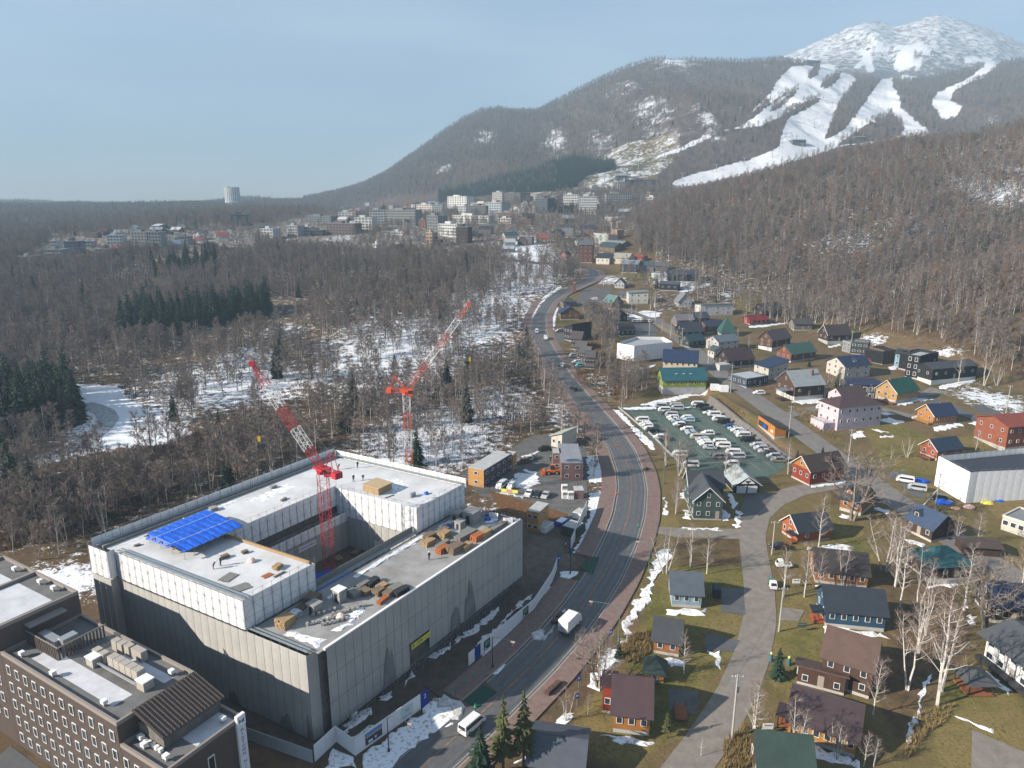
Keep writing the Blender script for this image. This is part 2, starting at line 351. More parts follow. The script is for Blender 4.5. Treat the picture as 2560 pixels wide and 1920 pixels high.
def ground_masks(x, y, z):
    """r: snow cover, g: green lawn, b: bare brown litter versus dry grass"""
    snow = np.full(x.shape, 0.16); Y = np.maximum(y, 60)
    left = x < np.interp(y, ROAD[:,1], ROAD[:,0]) - 5
    snow = np.where(left & (y > 150) & (y < 1100), 0.36, snow)
    hill = (x/np.maximum(y, 200) > .2) & (y > 430)
    snow = np.where(hill, 0.36, snow)
    for cx, cy, rx, ry, c in PATCH_W:
        d = ((x-cx)/rx)**2 + ((y-cy)/ry)**2
        snow = np.maximum(snow, c*np.exp(-d*0.8))
    vil = inside(VILLAGE, x, y)
    dry = np.where(vil, 0.75, 0.25); dry = np.where(hill, .35, dry)
    lawn = np.zeros(x.shape)
    for p in LAWNS: lawn = np.maximum(lawn, inside(p, x, y)*1.0)
    near = vil & (y < 215) & (x > 25)
    lawn = np.maximum(lawn, near*0.34)
    for p in LITTER: q = inside(p, x, y); lawn = np.where(q, .08, lawn); dry = np.where(q, .22, dry)
    snow = np.where(vil & (lawn > 0), snow*0.25, snow)
    tw = inside(TOWN, x, y) | inside(WESTVILLE, x, y); snow = np.where(tw, np.maximum(snow, .40), snow); dry = np.where(tw, .35, dry)
    clear = inside(CLEAR, x, y); snow = np.where(clear, 0.92, snow)
    m = y > 1150
    if m.any():
        xm, ym, zm = x[m], y[m], z[m]
        s = np.full(xm.shape, 0.10)
        s = s + 0.10*sstep(250, 480, zm) + 0.36*sstep(520, 900, zm)
        for px, py, rx, ry, c in [(1215,345,30,70,.8),(1385,350,40,55,.75),(1620,265,80,60,.66),(1560,215,70,40,.5),(1690,155,70,14,.75),(1500,355,60,50,.65),(1600,385,60,30,.7),(1770,300,30,60,.7),(1110,420,30,10,.9),(1300,425,60,8,.6),(1060,395,30,10,.5),(2480,300,40,20,.5),(1960,255,40,14,.6)]:
            g = ground(px, py); a = ground(px+rx, py); b = ground(px, py-ry); e = ground(px, py+ry)
            d = ((xm-g.x)/(abs(a.x-g.x)+1))**2 + ((ym-g.y)/(0.5*abs(b.y-e.y)+1))**2
            s = np.maximum(s, c*0.80*np.exp(-d*0.8))
        on = np.zeros(xm.shape, bool)
        for p in RUNS: on |= inside(p, xm, ym)
        for p in HOLES: on &= ~inside(p, xm, ym)
        for l, wd in TRAILS: on |= seg_dist(l, xm, ym) < wd*0.8
        base = inside(BASE_RUN, xm, ym) & ~on
        s = np.where(base, 0.45, s); s = np.where(on, 0.9, s)
        snow = snow.copy(); snow[m] = s
        d2 = dry.copy(); d2[m] = np.where(base, 1.0, 0.15); dry = d2
    return snow, lawn, dry
def grid_sheet(name, U, Y, mat_):
    uu, yy = np.meshgrid(U, Y); xx = uu*np.maximum(yy, 200.0)
    x, y = xx.ravel(), yy.ravel(); z = zt(x, y)
    nu, ny = len(U), len(Y); i = np.arange(nu*ny).reshape(ny, nu)
    q = np.stack([i[:-1,:-1], i[:-1,1:], i[1:,1:], i[1:,:-1]], -1).reshape(-1, 4)
    me = bpy.data.meshes.new(name); me.vertices.add(len(x)); me.vertices.foreach_set('co', np.stack([x,y,z],1).ravel())
    me.loops.add(q.size); me.loops.foreach_set('vertex_index', q.ravel()); me.polygons.add(len(q))
    me.polygons.foreach_set('loop_start', np.arange(0, q.size, 4)); me.polygons.foreach_set('loop_total', np.full(len(q), 4))
    me.polygons.foreach_set('use_smooth', np.ones(len(q), bool)); me.update(calc_edges=True)
    s, l, d = ground_masks(x, y, z)
    ca = me.color_attributes.new('cover', 'FLOAT_COLOR', 'POINT'); ca.data.foreach_set('color', np.stack([s,l,d,np.ones_like(s)],1).ravel())
    me.materials.append(mat_); o = link(bpy.data.objects.new(name, me)); o['kind'] = 'structure'; return o
def ground_material(name, ns, far=False):
    m = bpy.data.materials.new(name); m.use_nodes = True; n = m.node_tree; b = n.nodes['Principled BSDF']; N = n.nodes.new; K = n.links.new
    b.inputs['Roughness'].default_value = 0.9; b.inputs['Specular IOR Level'].default_value = 0.1
    g = N('ShaderNodeNewGeometry'); at = N('ShaderNodeAttribute'); at.attribute_name = 'cover'; sp = N('ShaderNodeSeparateColor'); K(at.outputs['Color'], sp.inputs['Color'])
    def noise(sc, det=5, ro=0.62):
        t = N('ShaderNodeTexNoise'); t.inputs['Scale'].default_value = sc; t.inputs['Detail'].default_value = det; t.inputs['Roughness'].default_value = ro
        K(g.outputs['Position'], t.inputs['Vector']); return t.outputs['Fac']
    def mix(f, a, c):
        x = N('ShaderNodeMix'); x.data_type = 'RGBA'
        for v, k in ((a,'A'),(c,'B')):
            if isinstance(v, tuple): x.inputs[k].default_value = (*v, 1)
            else: K(v, x.inputs[k])
        K(f, x.inputs['Factor']); return x.outputs['Result']
    def rangem(v, a, c, t0=0., t1=1.):
        r = N('ShaderNodeMapRange'); r.inputs['From Min'].default_value = a; r.inputs['From Max'].default_value = c; r.inputs['To Min'].default_value = t0; r.inputs['To Max'].default_value = t1
        K(v, r.inputs['Value']); return r.outputs['Result']
    n1 = noise(0.35 if not far else 0.03); n2 = noise(0.06 if not far else 0.006); n3 = noise(1.8 if not far else 0.14, 6, .7)
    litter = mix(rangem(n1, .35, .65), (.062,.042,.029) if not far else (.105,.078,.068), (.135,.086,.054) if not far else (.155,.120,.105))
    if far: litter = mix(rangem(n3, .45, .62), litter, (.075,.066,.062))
    dryg = mix(rangem(n3, .35, .65), (.17,.115,.055), (.30,.215,.11))
    dryg = mix(rangem(n2, .4, .6), dryg, (.10,.085,.035))
    green = mix(rangem(n1, .35, .65), (.080,.088,.020), (.17,.155,.045)); green = mix(rangem(n2, .40, .58), green, (.20,.155,.062)); green = mix(rangem(n3, .52, .66), green, (.075,.062,.028))
    bsn = N('ShaderNodeMath'); bsn.operation = 'MULTIPLY'; K(rangem(n2, .35, .65, .4, 1.5), bsn.inputs[0]); K(sp.outputs['Blue'], bsn.inputs[1]); bsn.use_clamp = True
    c = mix(bsn.outputs[0], litter, dryg)
    gm = N('ShaderNodeMath'); gm.operation = 'MULTIPLY'; K(rangem(n1, .3, .6, .55, 1.25), gm.inputs[0]); K(sp.outputs['Green'], gm.inputs[1]); gm.use_clamp = True
    c = mix(gm.outputs[0], c, green)
    # snow lies where fine and coarse noise together pass the cover
    ad = N('ShaderNodeMath'); ad.operation = 'ADD'; K(rangem(n3, .25, .75, -.32, .32), ad.inputs[0]); K(rangem(n1, .3, .7, -.26, .26), ad.inputs[1])
    ad2 = N('ShaderNodeMath'); ad2.operation = 'ADD'; K(ad.outputs[0], ad2.inputs[0]); K(sp.outputs['Red'], ad2.inputs[1])
    c = mix(rangem(ad2.outputs[0], .50 if not far else .40, .58 if not far else .68), c, (.78,.80,.84))
    K(c, b.inputs['Base Color'])
    bp = N('ShaderNodeBump'); bp.inputs['Strength'].default_value = 0.7; bp.inputs['Distance'].default_value = 0.25 if not far else 10.0
    K(n3, bp.inputs['Height']); K(bp.outputs['Normal'], b.inputs['Normal'])
    return m
U_in = np.arange(-.80, .8001, .004); U_out = np.linspace(.83, .965, 9)
U_g = np.concatenate([-U_out[::-1], U_in, U_out])
Y_g = np.concatenate([np.arange(-200, 40, 12), np.arange(40, 330, 1.6), 330*np.power(1.0065, np.arange(0, 194))]); Y_g = Y_g[Y_g < 1150]; Y_g = np.append(Y_g, 1150)
U_m = np.concatenate([-U_out[::-1], np.arange(-.80, -.25, .006), np.arange(-.25, .80, .0022), U_out])
Y_m = np.concatenate([1150*np.power(1.0055, np.arange(0, 165)), 1150*np.power(1.0055, 165)*np.power(1.012, np.arange(0, 130))]); Y_m = Y_m[Y_m < 5700]
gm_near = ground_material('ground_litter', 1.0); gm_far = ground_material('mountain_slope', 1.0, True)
grid_sheet('ground', U_g, Y_g, gm_near)
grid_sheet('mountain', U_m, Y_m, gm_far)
# roads: sheets that follow the ground
def ribbon(line, offs, dz, name, m, kind='structure', side_drop=None):
    d = np.gradient(line, axis=0); d /= np.hypot(d[:,0], d[:,1])[:,None]+1e-9; nrm = np.stack([d[:,1], -d[:,0]], 1)   # to the right of travel
    k = len(offs); V = []
    for o, h in offs:
        p = line + nrm*np.asarray(o).reshape(-1,1); V.append(np.stack([p[:,0], p[:,1], zt(line[:,0]+0*p[:,0], p[:,1]*0+line[:,1]) + dz + h], 1))
    V = np.stack(V, 1); nl = len(line); vs_ = V.reshape(-1, 3); F = []
    for i in range(nl-1):
        for j in range(k-1): F.append((i*k+j, i*k+j+1, (i+1)*k+j+1, (i+1)*k+j))
    o = mesh_obj(name, vs_, F, m); o['kind'] = kind; return o
# ------------------------------------------------------------------ trees
M_birch = mat('birch_bark', (.62,.58,.53), .75, .2, var=.45, vscale=1.6, rand=.12)
M_bark = mat('grey_bark', (.22,.185,.155), .85, .2, var=.4, vscale=1.2, rand=.3)
M_twig = mat('bare_twigs', (.205,.168,.146), .85, .1, rand=.30)
M_twigb = mat('birch_twigs', (.25,.195,.17), .85, .1, rand=.2)
M_rust = mat('rusty_twigs', (.24,.125,.07), .85, .1, rand=.25)
M_needle = mat('spruce_needles', (.020,.040,.024), .8, .15, rand=.35, var=.3, vscale=.6)
M_needle2 = mat('yellowish_pine_needles', (.075,.080,.030), .8, .15, rand=.2, var=.3, vscale=.8)
M_trunkc = mat('conifer_bark', (.12,.085,.06), .9, .1)
def rv(r, s=1.0): return Vector((r.uniform(-s,s), r.uniform(-s,s), r.uniform(-s,s)))
def bare_tree(seed, h, spread, start, n_limb, n_sub, n_twig, rise, tw, trunk_r, lean=0.03, fork=0, twl=1.0):
    """two meshes: wood (trunk and limbs) and crown (twigs)"""
    r = random.Random(seed); T = MB(); C = MB()
    def sliver(a, b, wd):
        d = (b-a); u = d.cross(rv(r)).normalized()*wd
        C.add([a-u, a+u, b], [(0,1,2)])
    def spine(base, top_h, r0, lx, ly):
        pts = [base]; n = 6
        for i in range(1, n+1):
            pts.append(base + Vector((lx*i + r.uniform(-.12,.12), ly*i + r.uniform(-.12,.12), top_h*i/n)))
        for i in range(n): T.tube(pts[i], pts[i+1], r0*(1-i/n)**.8 + .02, r0*(1-(i+1)/n)**.8 + .02, 5)
        return pts
    spines = []
    for f in range(1 + fork):
        a = r.uniform(0, 6.28); k = 0.28*f
        spines.append(spine(Vector((0.25*f*math.cos(a), 0.25*f*math.sin(a), -.4)), h*(1-.1*f), trunk_r*(1-.12*f), lean*h/6*r.uniform(-1,1) + k*math.cos(a), lean*h/6*r.uniform(-1,1) + k*math.sin(a)))
    for i in range(n_limb):
        pts = spines[i % len(spines)]
        f = start + (1-start)*(i+.5)/n_limb; s = f*6; k = min(int(s), 5); p = pts[k].lerp(pts[k+1], s-k)
        ang = i*2.4 + r.uniform(-.5,.5); ln = spread*(1.15 - .75*abs(f-start)/(1-start)*1.0)*r.uniform(.75,1.15)
        d = Vector((math.cos(ang), math.sin(ang), rise + r.uniform(-.15,.2))).normalized()
        mid = p + d*ln*.5; e = mid + (d + Vector((0,0,.25)) + rv(r,.2)).normalized()*ln*.5
        lr = trunk_r*.38*(1-.6*f)
        T.tube(p, mid, lr, lr*.7, 4); T.tube(mid, e, lr*.7, .02, 4)
        for j in range(n_sub):
            t = .3 + .7*(j+.5)/n_sub; q = p.lerp(mid, t*2) if t < .5 else mid.lerp(e, t*2-1)
            d2 = (d*.6 + rv(r,.75) + Vector((0,0,.35*rise+.1))).normalized(); l2 = ln*.42*r.uniform(.7,1.2); q2 = q + d2*l2
            sliver(q, q2, tw*1.5)
            for m_ in range(n_twig):
                q3 = q.lerp(q2, r.uniform(.15,1.0)); d3 = (d2*.5 + rv(r,.8) + Vector((0,0,.15))).normalized()
                sliver(q3, q3 + d3*r.uniform(.5,1.2)*twl, tw)
    return T, C
def conifer(seed, h, rad, dens=1.0, ragged=.25, start=.08):
    r = random.Random(seed); T = MB(); C = MB(); T.tube((0,0,-.3), (0,0,h*.96), .022*h*.6+.06, .03, 6)
    nl = int(13*dens) + 4
    for i in range(nl):
        f = start + (1-start)*i/nl; z = h*f; R0 = rad*(1-f)**.8*(1-.25*r.random()) + .15
        nb = int(9 + 5*(1-f))
        for j in range(nb):
            a = 2*math.pi*j/nb + r.uniform(-.3,.3) + i; rr = R0*r.uniform(1-ragged, 1.1); ca, sa = math.cos(a), math.sin(a)
            zz = z + r.uniform(-.3,.3)*h/12; droop = rr*r.uniform(.18,.45); wd = rr*r.uniform(.22,.34)
            tip = Vector((ca*rr, sa*rr, zz-droop)); m_ = Vector((ca*rr*.55, sa*rr*.55, zz-droop*.3)); u = Vector((-sa,ca,0))*wd
            o = Vector((0,0,zz+rr*.12)); dn = Vector((0,0,-.12*rr))
            C.add([o, m_-u+dn, tip, m_+u+dn, m_+Vector((0,0,.16*rr))], [(0,1,4),(0,4,3),(1,2,4),(4,2,3)])
            for q in range(2):
                b = m_.lerp(tip, r.uniform(0,.9)); e = b + Vector((ca*.3+r.uniform(-.5,.5), sa*.3+r.uniform(-.5,.5), r.uniform(-.35,.1)))*rr*.5
                s = Vector((r.uniform(-1,1), r.uniform(-1,1), .2)).normalized()*rr*.12
                C.add([b-s, b+s, e], [(0,1,2)])
    C.add([(0,0,h*1.02),(.18,.1,h*.9),(-.18,.1,h*.9),(0,-.2,h*.9)], [(0,1,2),(0,2,3),(0,3,1)])
    return T, C
def proto(pair, mt, mc, nm):
    T, C = pair; return T.mesh('trunk_' + nm, mt), C.mesh('crown_' + nm, mc)
NEAR_BIRCH = [proto(bare_tree(100+i, [13,15,12,16,14,11][i], [3.0,3.4,2.7,3.6,2.6,3.0][i], [.28,.35,.25,.3,.4,.22][i], 22, 7, 6, .85, .015, [.17,.2,.16,.22,.17,.15][i], .05, [0,1,0,0,1,2][i]), M_birch, M_twigb, 'birch') for i in range(6)]
NEAR_OAK = [proto(bare_tree(200+i, [10,11,9][i], [5.2,5.6,4.6][i], .16, 26, 8, 7, .65, .022, .26, .06, 1), M_bark, M_twig, 'oak') for i in range(3)]
MID_BIRCH = [proto(bare_tree(300+i, [14,16,13,15][i], [2.6,2.9,2.4,3.2][i], .34, 16, 6, 6, .9, .050, .16, .06, [0,0,1,0][i], 1.25), M_birch, M_twig, 'birch') for i in range(4)]
MID_GREY = [proto(bare_tree(400+i, [13,15,12,14][i], [3.4,3.8,3.6,3.2][i], .28, 17, 6, 7, .8, .052, .18, .06, [0,1,0,0][i], 1.3), M_bark, M_twig, 'bare') for i in range(4)]
FAR_GREY = [proto(bare_tree(500+i, [14,13,15][i], 3.6, .3, 12, 5, 4, .85, .11, .2, .05, 0, 1.6), M_bark, M_twig, 'far') for i in range(3)]
MID_RUST = [proto(bare_tree(600, 15, 2.6, .2, 18, 5, 6, .45, .05, .17, .02, 0, 1.2), M_bark, M_rust, 'larch')]
CONS = [proto(conifer(700+i, [15,17,13,11][i], [4.2,4.8,3.9,3.4][i], 1.0, .45), M_trunkc, M_needle, 'spruce') for i in range(4)]
FAR_CON = [proto(conifer(720+i, [15,17][i], [3.4,3.8][i], .4, .3), M_trunkc, M_needle, 'far_spruce') for i in range(2)]
PINE = [proto(conifer(740+i, [12,10][i], [3.0,2.5][i], .8, .6, .30), M_trunkc, M_needle2, 'pine') for i in range(2)]
def tree(name, pr, loc, s=1.0, rz=0.0, label=None, cat='tree', group=None, sz=None):
    o = empty(name, loc, rz); o.scale = (s, s, sz or s)
    inst('trunk', pr[0], o); inst('crown', pr[1], o); tag(o, label, cat, group); return o
# ---- the woods: positions, then the largest-showing few hundred as single trees, the rest as one mass
road_x = lambda y: np.interp(y, ROAD[:,1], ROAD[:,0])
def scatter(u0, u1, y0, y1, spacing):
    x0, x1 = u0*y1 if u0 < 0 else u0*y0, u1*y1 if u1 > 0 else u1*y0
    gx = np.arange(x0, x1, spacing); gy = np.arange(y0, y1, spacing); xx, yy = np.meshgrid(gx, gy)
    xx = (xx + nr.uniform(-.48,.48,xx.shape)*spacing).ravel(); yy = (yy + nr.uniform(-.48,.48,yy.shape)*spacing).ravel()
    u = xx/yy; m = (u > u0) & (u < u1) & (yy > y0) & (yy < y1); return xx[m], yy[m]
def thin(x, y):
    c = np.zeros(x.shape)
    for cx, cy, rx, ry, cc in PATCH_W: c = np.maximum(c, cc*np.exp(-(((x-cx)/rx)**2 + ((y-cy)/ry)**2)*.8))
    return 1 - .68*np.clip(c*1.15, 0, 1)
def keep_out(x, y, village=True):
    m = np.ones(x.shape, bool)
    for p in ([VILLAGE] if village else []) + [SITE, YARD, LOT, TOWN, WESTVILLE, CLEAR]: m &= ~inside(p, x, y)
    for l, d in ((ROAD, 9.5), (LEFT_ROAD, 6.5), (UPPER_ROAD, 7), (LANE_B, 5)): m &= seg_dist(l[::3], x, y) > d
    for p in CONIFER_ZONES: m &= ~inside(p, x, y)
    return m
pts = []          # x, y, species, scale
def put(x, y, sp, s): pts.append(np.stack([x, y, np.full(x.shape, sp), s], 1))
# species: 0 birch, 1 grey, 2 far grey, 3 rusty larch, 4 spruce, 5 far spruce
HOTEL = polyw([(-200,1300),(150,1430),(560,1780),(620,1960),(-200,1960)], 2)
x, y = scatter(-.86, .14, 118, 330, 4.0); m = keep_out(x, y) & (x < road_x(y) - 10) & ~inside(HOTEL, x, y) & (nr.rand(len(x)) < .82)
x, y = x[m], y[m]; dens = fbm(x/28, y/28, 3); m = (dens > .30) & (nr.rand(len(x)) < thin(x, y)); x, y = x[m], y[m]
sp = np.where(nr.rand(len(x)) < .42, 0, 1); sp = np.where(fbm(x/18+5, y/18, 2) > .64, 3, sp); sp = np.where(nr.rand(len(x)) < .045, 4, sp)
pts.append(np.stack([x, y, sp, nr.uniform(.62,1.05,len(x))], 1))
x, y = scatter(-.86, .16, 330, 930, 4.8); m = keep_out(x, y) & (x < road_x(y) - 10); x, y = x[m], y[m]
m = (fbm(x/45, y/45, 3) > .28) & (nr.rand(len(x)) < thin(x, y)); x, y = x[m], y[m]
sp = np.where(nr.rand(len(x)) < .35, 0, 1); sp = np.where(fbm(x/40+5, y/40, 2) > .64, 3, sp); sp = np.where(nr.rand(len(x)) < .015, 4, sp)
pts.append(np.stack([x, y, sp, nr.uniform(.65,1.05,len(x))], 1))
x, y = scatter(-.86, .06, 930, 3050, 11.5); m = keep_out(x, y); x, y = x[m], y[m]
pts.append(np.stack([x, y, np.where(nr.rand(len(x)) < .05, 5, 2), nr.uniform(.8,1.25,len(x))], 1))
x, y = scatter(.17, .90, 280, 830, 4.0); m = keep_out(x, y) & (zt(x, y) > 5); x, y = x[m], y[m]
m = nr.rand(len(x)) < np.where(fbm(x/40, y/40, 3) > .42, .95, .55); x, y = x[m], y[m]
pts.append(np.stack([x, y, np.where(nr.rand(len(x)) < .38, 0, np.where(nr.rand(len(x)) < .14, 3, 1)), nr.uniform(.62,1.0,len(x))], 1))
x, y = scatter(-.30, .86, 1180, 2620, 11.0); z = zt(x, y); s_, l_, d_ = ground_masks(x, y, z); m = (s_ < .52) & ~inside(TOWN, x, y) & ~inside(BASE_RUN, x, y) & ((x/y > .02) | (z > 95))
for l, wd in TRAILS: m &= seg_dist(l, x, y) > wd + 2
x, y = x[m], y[m]; belt = inside(PINE_BELT, x, y)
pts.append(np.stack([x, y, np.where(belt | (nr.rand(len(x)) < .07), 5, 2), nr.uniform(.75,1.15,len(x))], 1))
x, y = scatter(-.1, .3, 1150, 1900, 6.0); m = inside(PINE_BELT, x, y); x, y = x[m], y[m]; pts.append(np.stack([x, y, np.full(len(x), 5.), nr.uniform(.9,1.3,len(x))], 1))
x, y = scatter(-.05, .40, 840, 1180, 7.5); m = ~inside(TOWN, x, y) & (x/y > .05); x, y = x[m], y[m]; pts.append(np.stack([x, y, np.where(nr.rand(len(x)) < .1, 5, 2), nr.uniform(.7,1.0,len(x))], 1))
CON_PTS = []
for p, sp_ in zip(CONIFER_ZONES, (4.6, 4.6, 8)):
    gx = np.arange(p[:,0].min(), p[:,0].max(), sp_); gy = np.arange(p[:,1].min(), p[:,1].max(), sp_); a, b = np.meshgrid(gx, gy)
    a = (a + nr.uniform(-.4,.4,a.shape)*sp_).ravel(); b = (b + nr.uniform(-.4,.4,b.shape)*sp_).ravel(); m = inside(p, a, b)
    pts.append(np.stack([a[m], b[m], np.full(m.sum(), 4.), nr.uniform(1.0,1.4,m.sum())], 1))
PT = np.concatenate(pts); PT = PT[np.argsort(PT[:,1])]
PZ = zt(PT[:,0], PT[:,1])
FAMILY = [MID_BIRCH, MID_GREY, FAR_GREY, MID_RUST, CONS, FAR_CON]
INFO = [('birch_tree', 'bare white-trunked birch standing in the leafless wood', 'bare birches of the wood'),
        ('bare_tree', 'leafless grey tree standing in the snowy wood', 'bare grey trees of the wood'), None,
        ('larch_tree', 'rust-tinged leafless larch standing in the wood', 'rusty larches of the wood'),
        ('spruce_tree', 'dark green spruce standing in the wood', 'spruces of the wood')]
VIS = np.abs(PT[:,0]/PT[:,1]) < .74
single = np.zeros(len(PT), bool)
for k, cap in ((0, 215), (1, 290), (3, 90), (4, 200)):
    ids = np.where((PT[:,2] == k) & VIS)[0][:cap]; single[ids] = True
    for i in ids:
        pr = FAMILY[k][nr.randint(len(FAMILY[k]))]; nm, lb, gp = INFO[k]
        tree(nm, pr, (PT[i,0], PT[i,1], PZ[i]-.2), PT[i,3], nr.uniform(0,6.28), lb, 'tree', gp)
rest = np.where(~single)[0]
def mass(name, ids, protos, kind='stuff'):
    """one object: instances of the tree meshes at the given points"""
    ids = np.asarray(ids)
    me = bpy.data.meshes.new(name); me.vertices.add(len(ids)); me.vertices.foreach_set('co', np.stack([PT[ids,0], PT[ids,1], PZ[ids]-.2], 1).ravel())
    for nm, dt, val in (('size', 'FLOAT', PT[ids,3]), ('turn', 'FLOAT', nr.uniform(0,6.28,len(ids))), ('which', 'INT', PT[ids,4].astype(int))):
        a = me.attributes.new(nm, dt, 'POINT'); a.data.foreach_set('value', val.astype(np.float32) if dt == 'FLOAT' else val.astype(np.int32))
    o = link(bpy.data.objects.new(name, me)); o['kind'] = kind
    ng = bpy.data.node_groups.new(name, 'GeometryNodeTree'); ng.interface.new_socket('Geometry', in_out='INPUT', socket_type='NodeSocketGeometry'); ng.interface.new_socket('Geometry', in_out='OUTPUT', socket_type='NodeSocketGeometry')
    N = ng.nodes.new; K = ng.links.new; gi = N('NodeGroupInput'); go = N('NodeGroupOutput'); J = N('GeometryNodeJoinGeometry')
    def attr(nm, dt):
        a = N('GeometryNodeInputNamedAttribute'); a.data_type = dt; a.inputs['Name'].default_value = nm; return [s for s in a.outputs if s.enabled and s.name == 'Attribute'][0]
    sz, tn, wh = attr('size','FLOAT'), attr('turn','FLOAT'), attr('which','INT')
    cx = N('ShaderNodeCombineXYZ'); K(tn, cx.inputs['Z'])
    for k, (tm, cm) in enumerate(protos):
        cmp_ = N('FunctionNodeCompare'); cmp_.data_type = 'INT'; cmp_.operation = 'EQUAL'
        ins = [s for s in cmp_.inputs if s.enabled]; K(wh, ins[0]); ins[1].default_value = k
        for me_ in (tm, cm):
            po = PROTO_OBJ.get(me_.name)
            if po is None: po = bpy.data.objects.new(me_.name, me_); PROTO_OBJ[me_.name] = po
            oi = N('GeometryNodeObjectInfo'); oi.inputs['Object'].default_value = po; oi.inputs['As Instance'].default_value = True
            ip = N('GeometryNodeInstanceOnPoints'); K(gi.outputs[0], ip.inputs['Points']); K(cmp_.outputs[0], ip.inputs['Selection']); K(oi.outputs['Geometry'], ip.inputs['Instance']); K(cx.outputs[0], ip.inputs['Rotation']); K(sz, ip.inputs['Scale']); K(ip.outputs[0], J.inputs[0])
    K(J.outputs[0], go.inputs[0]); md = o.modifiers.new('scatter', 'NODES'); md.node_group = ng; return o
PROTO_OBJ = {}
PT = np.concatenate([PT, np.zeros((len(PT), 1))], 1)
near_l, near_r, far_, mtn = [], [], [], []
PR_NEAR = MID_BIRCH + MID_GREY + MID_RUST + CONS; PR_FAR = FAR_GREY + FAR_CON
BASE = {0: (0, 4), 1: (4, 4), 3: (8, 1), 4: (9, 4)}; BASEF = {2: (0, 3), 5: (3, 2)}
for i in rest:
    k = int(PT[i,2]); b, n_ = (BASE.get(k) or BASEF.get(k)); PT[i,4] = b + nr.randint(n_)
    if k in BASEF: (mtn if (PT[i,1] > 1150 and PT[i,0]/PT[i,1] > -.02) else far_).append(i)
    else: (near_l if PT[i,0]/PT[i,1] < .15 else near_r).append(i)
tag(mass('forest', near_l, PR_NEAR), 'leafless birch wood with snow patches left of the road', 'forest')
tag(mass('hillside_forest', near_r, PR_NEAR), 'leafless brown wood covering the hillside right of the village', 'forest')
tag(mass('distant_forest', far_, PR_FAR), 'hazy leafless woodland stretching to the horizon', 'forest')
tag(mass('mountain_forest', mtn, PR_FAR), 'bare and evergreen woodland on the ski mountain slopes', 'forest')
print('TREES', len(PT), single.sum(), len(near_l), len(near_r), len(far_), len(mtn))
# ------------------------------------------------------------------ roads, pavements, car park, yards, snow
M_asph = mat('asphalt', (.080,.081,.085), .62, .4, var=.35, vscale=.5, bump=.2, bscale=30, col2=(.115,.115,.117))
M_asph2 = mat('worn_asphalt', (.25,.222,.192), .8, .3, var=.35, vscale=.5, bump=.15, bscale=25)
M_asph3 = mat('upper_asphalt', (.205,.19,.175), .8, .3, var=.25, vscale=.4)
M_brickp = mat('red_paving', (.235,.165,.143), .85, .2, var=.35, vscale=1.2, bump=.3, bscale=14)
M_kerb = mat('kerb_stone', (.40,.33,.27), .8, .3, var=.25, vscale=2)
M_snow = mat('snow', (.80,.82,.86), .85, .25, bump=.7, bscale=3, var=.5, vscale=1.7, col2=(.40,.36,.29), vr=(.53,.62))
M_dirtysnow = mat('dirty_snow', (.66,.67,.69), .9, .2, var=.45, vscale=1.4, bump=.7, bscale=3, col2=(.32,.30,.28))
M_mud = mat('site_mud', (.062,.046,.037), .8, .35, var=.5, vscale=.5, bump=.4, bscale=6, col2=(.115,.085,.065))
M_gravel = mat('grey_gravel', (.15,.145,.14), .9, .2, var=.4, vscale=.35, bump=.5, bscale=12)
M_court = mat('green_court', (.062,.092,.075), .75, .3, var=.35, vscale=.35, col2=(.10,.135,.112))
M_conc = mat('concrete', (.36,.35,.335), .85, .25, var=.3, vscale=.7)
M_concd = mat('dark_concrete', (.19,.175,.16), .85, .25, var=.45, vscale=.8)
M_white = mat('white_paint', (.78,.78,.77), .6, .3, var=.1, vscale=2)
M_line = mat('worn_white_line', (.50,.50,.49), .7, .2, var=.5, vscale=3, col2=(.16,.17,.16))
M_yline = mat('worn_orange_line', (.46,.26,.10), .7, .2, var=.5, vscale=.8, col2=(.10,.075,.055))
M_drygrass = mat('dry_grass_bank', (.26,.185,.075), .9, .1, var=.5, vscale=.7, bump=.6, bscale=8, col2=(.13,.10,.045))
M_greenmat = mat('green_road_mat', (.022,.085,.062), .8, .2, var=.3, vscale=1.5)
M_steel = mat('galvanised_steel', (.42,.44,.46), .45, .5, .6)
M_dark = mat('dark_metal', (.03,.03,.034), .5, .4)
LR = ROAD[(ROAD[:,1] < 900)]
ribbon(LR, [(-4.3,0),(-2,.03),(0,.05),(2,.03),(4.3,0)], .10, 'road', M_asph)
ribbon(LR[1:-1], [(-.09,.0),(.09,.0)], .166, 'centre_line', M_yline)
for o_ in (-3.75, 3.75): ribbon(LR[1:-1], [(o_-.07,0),(o_+.07,0)], .118, 'edge_line', M_line)
for o_ in (-2.75,-1.15,1.15,2.75): ribbon(LR[1:-1], [(o_-.38,0),(o_+.38,0)], .145, 'wheel_track', mat('polished_asphalt', (.125,.124,.124), .5, .4, var=.45, vscale=.35, col2=(.080,.081,.085)))
SW = LR[LR[:,1] < 640]
cut = SW[:, 1]
def piece(a, b): return SW[(cut >= a) & (cut <= b)]
for a, b in ((0, 88), (97, 139), (147, 660)):
    q = piece(a, b)
    if len(q) > 2: ribbon(q, [(-8.6,-.1),(-8.6,.14),(-4.5,.14),(-4.5,-.1)], .10, 'left_pavement', M_brickp)
    if len(q) > 2: ribbon(q, [(-4.5,-.1),(-4.5,.16),(-4.3,.16),(-4.3,-.1)], .10, 'left_kerb', M_kerb)
ribbon(SW, [(4.5,-.1),(4.5,.14),(8.0,.14),(8.0,-.1)], .10, 'right_pavement', M_brickp)
ribbon(SW, [(4.3,-.1),(4.3,.16),(4.5,.16),(4.5,-.1)], .10, 'right_kerb', M_kerb)
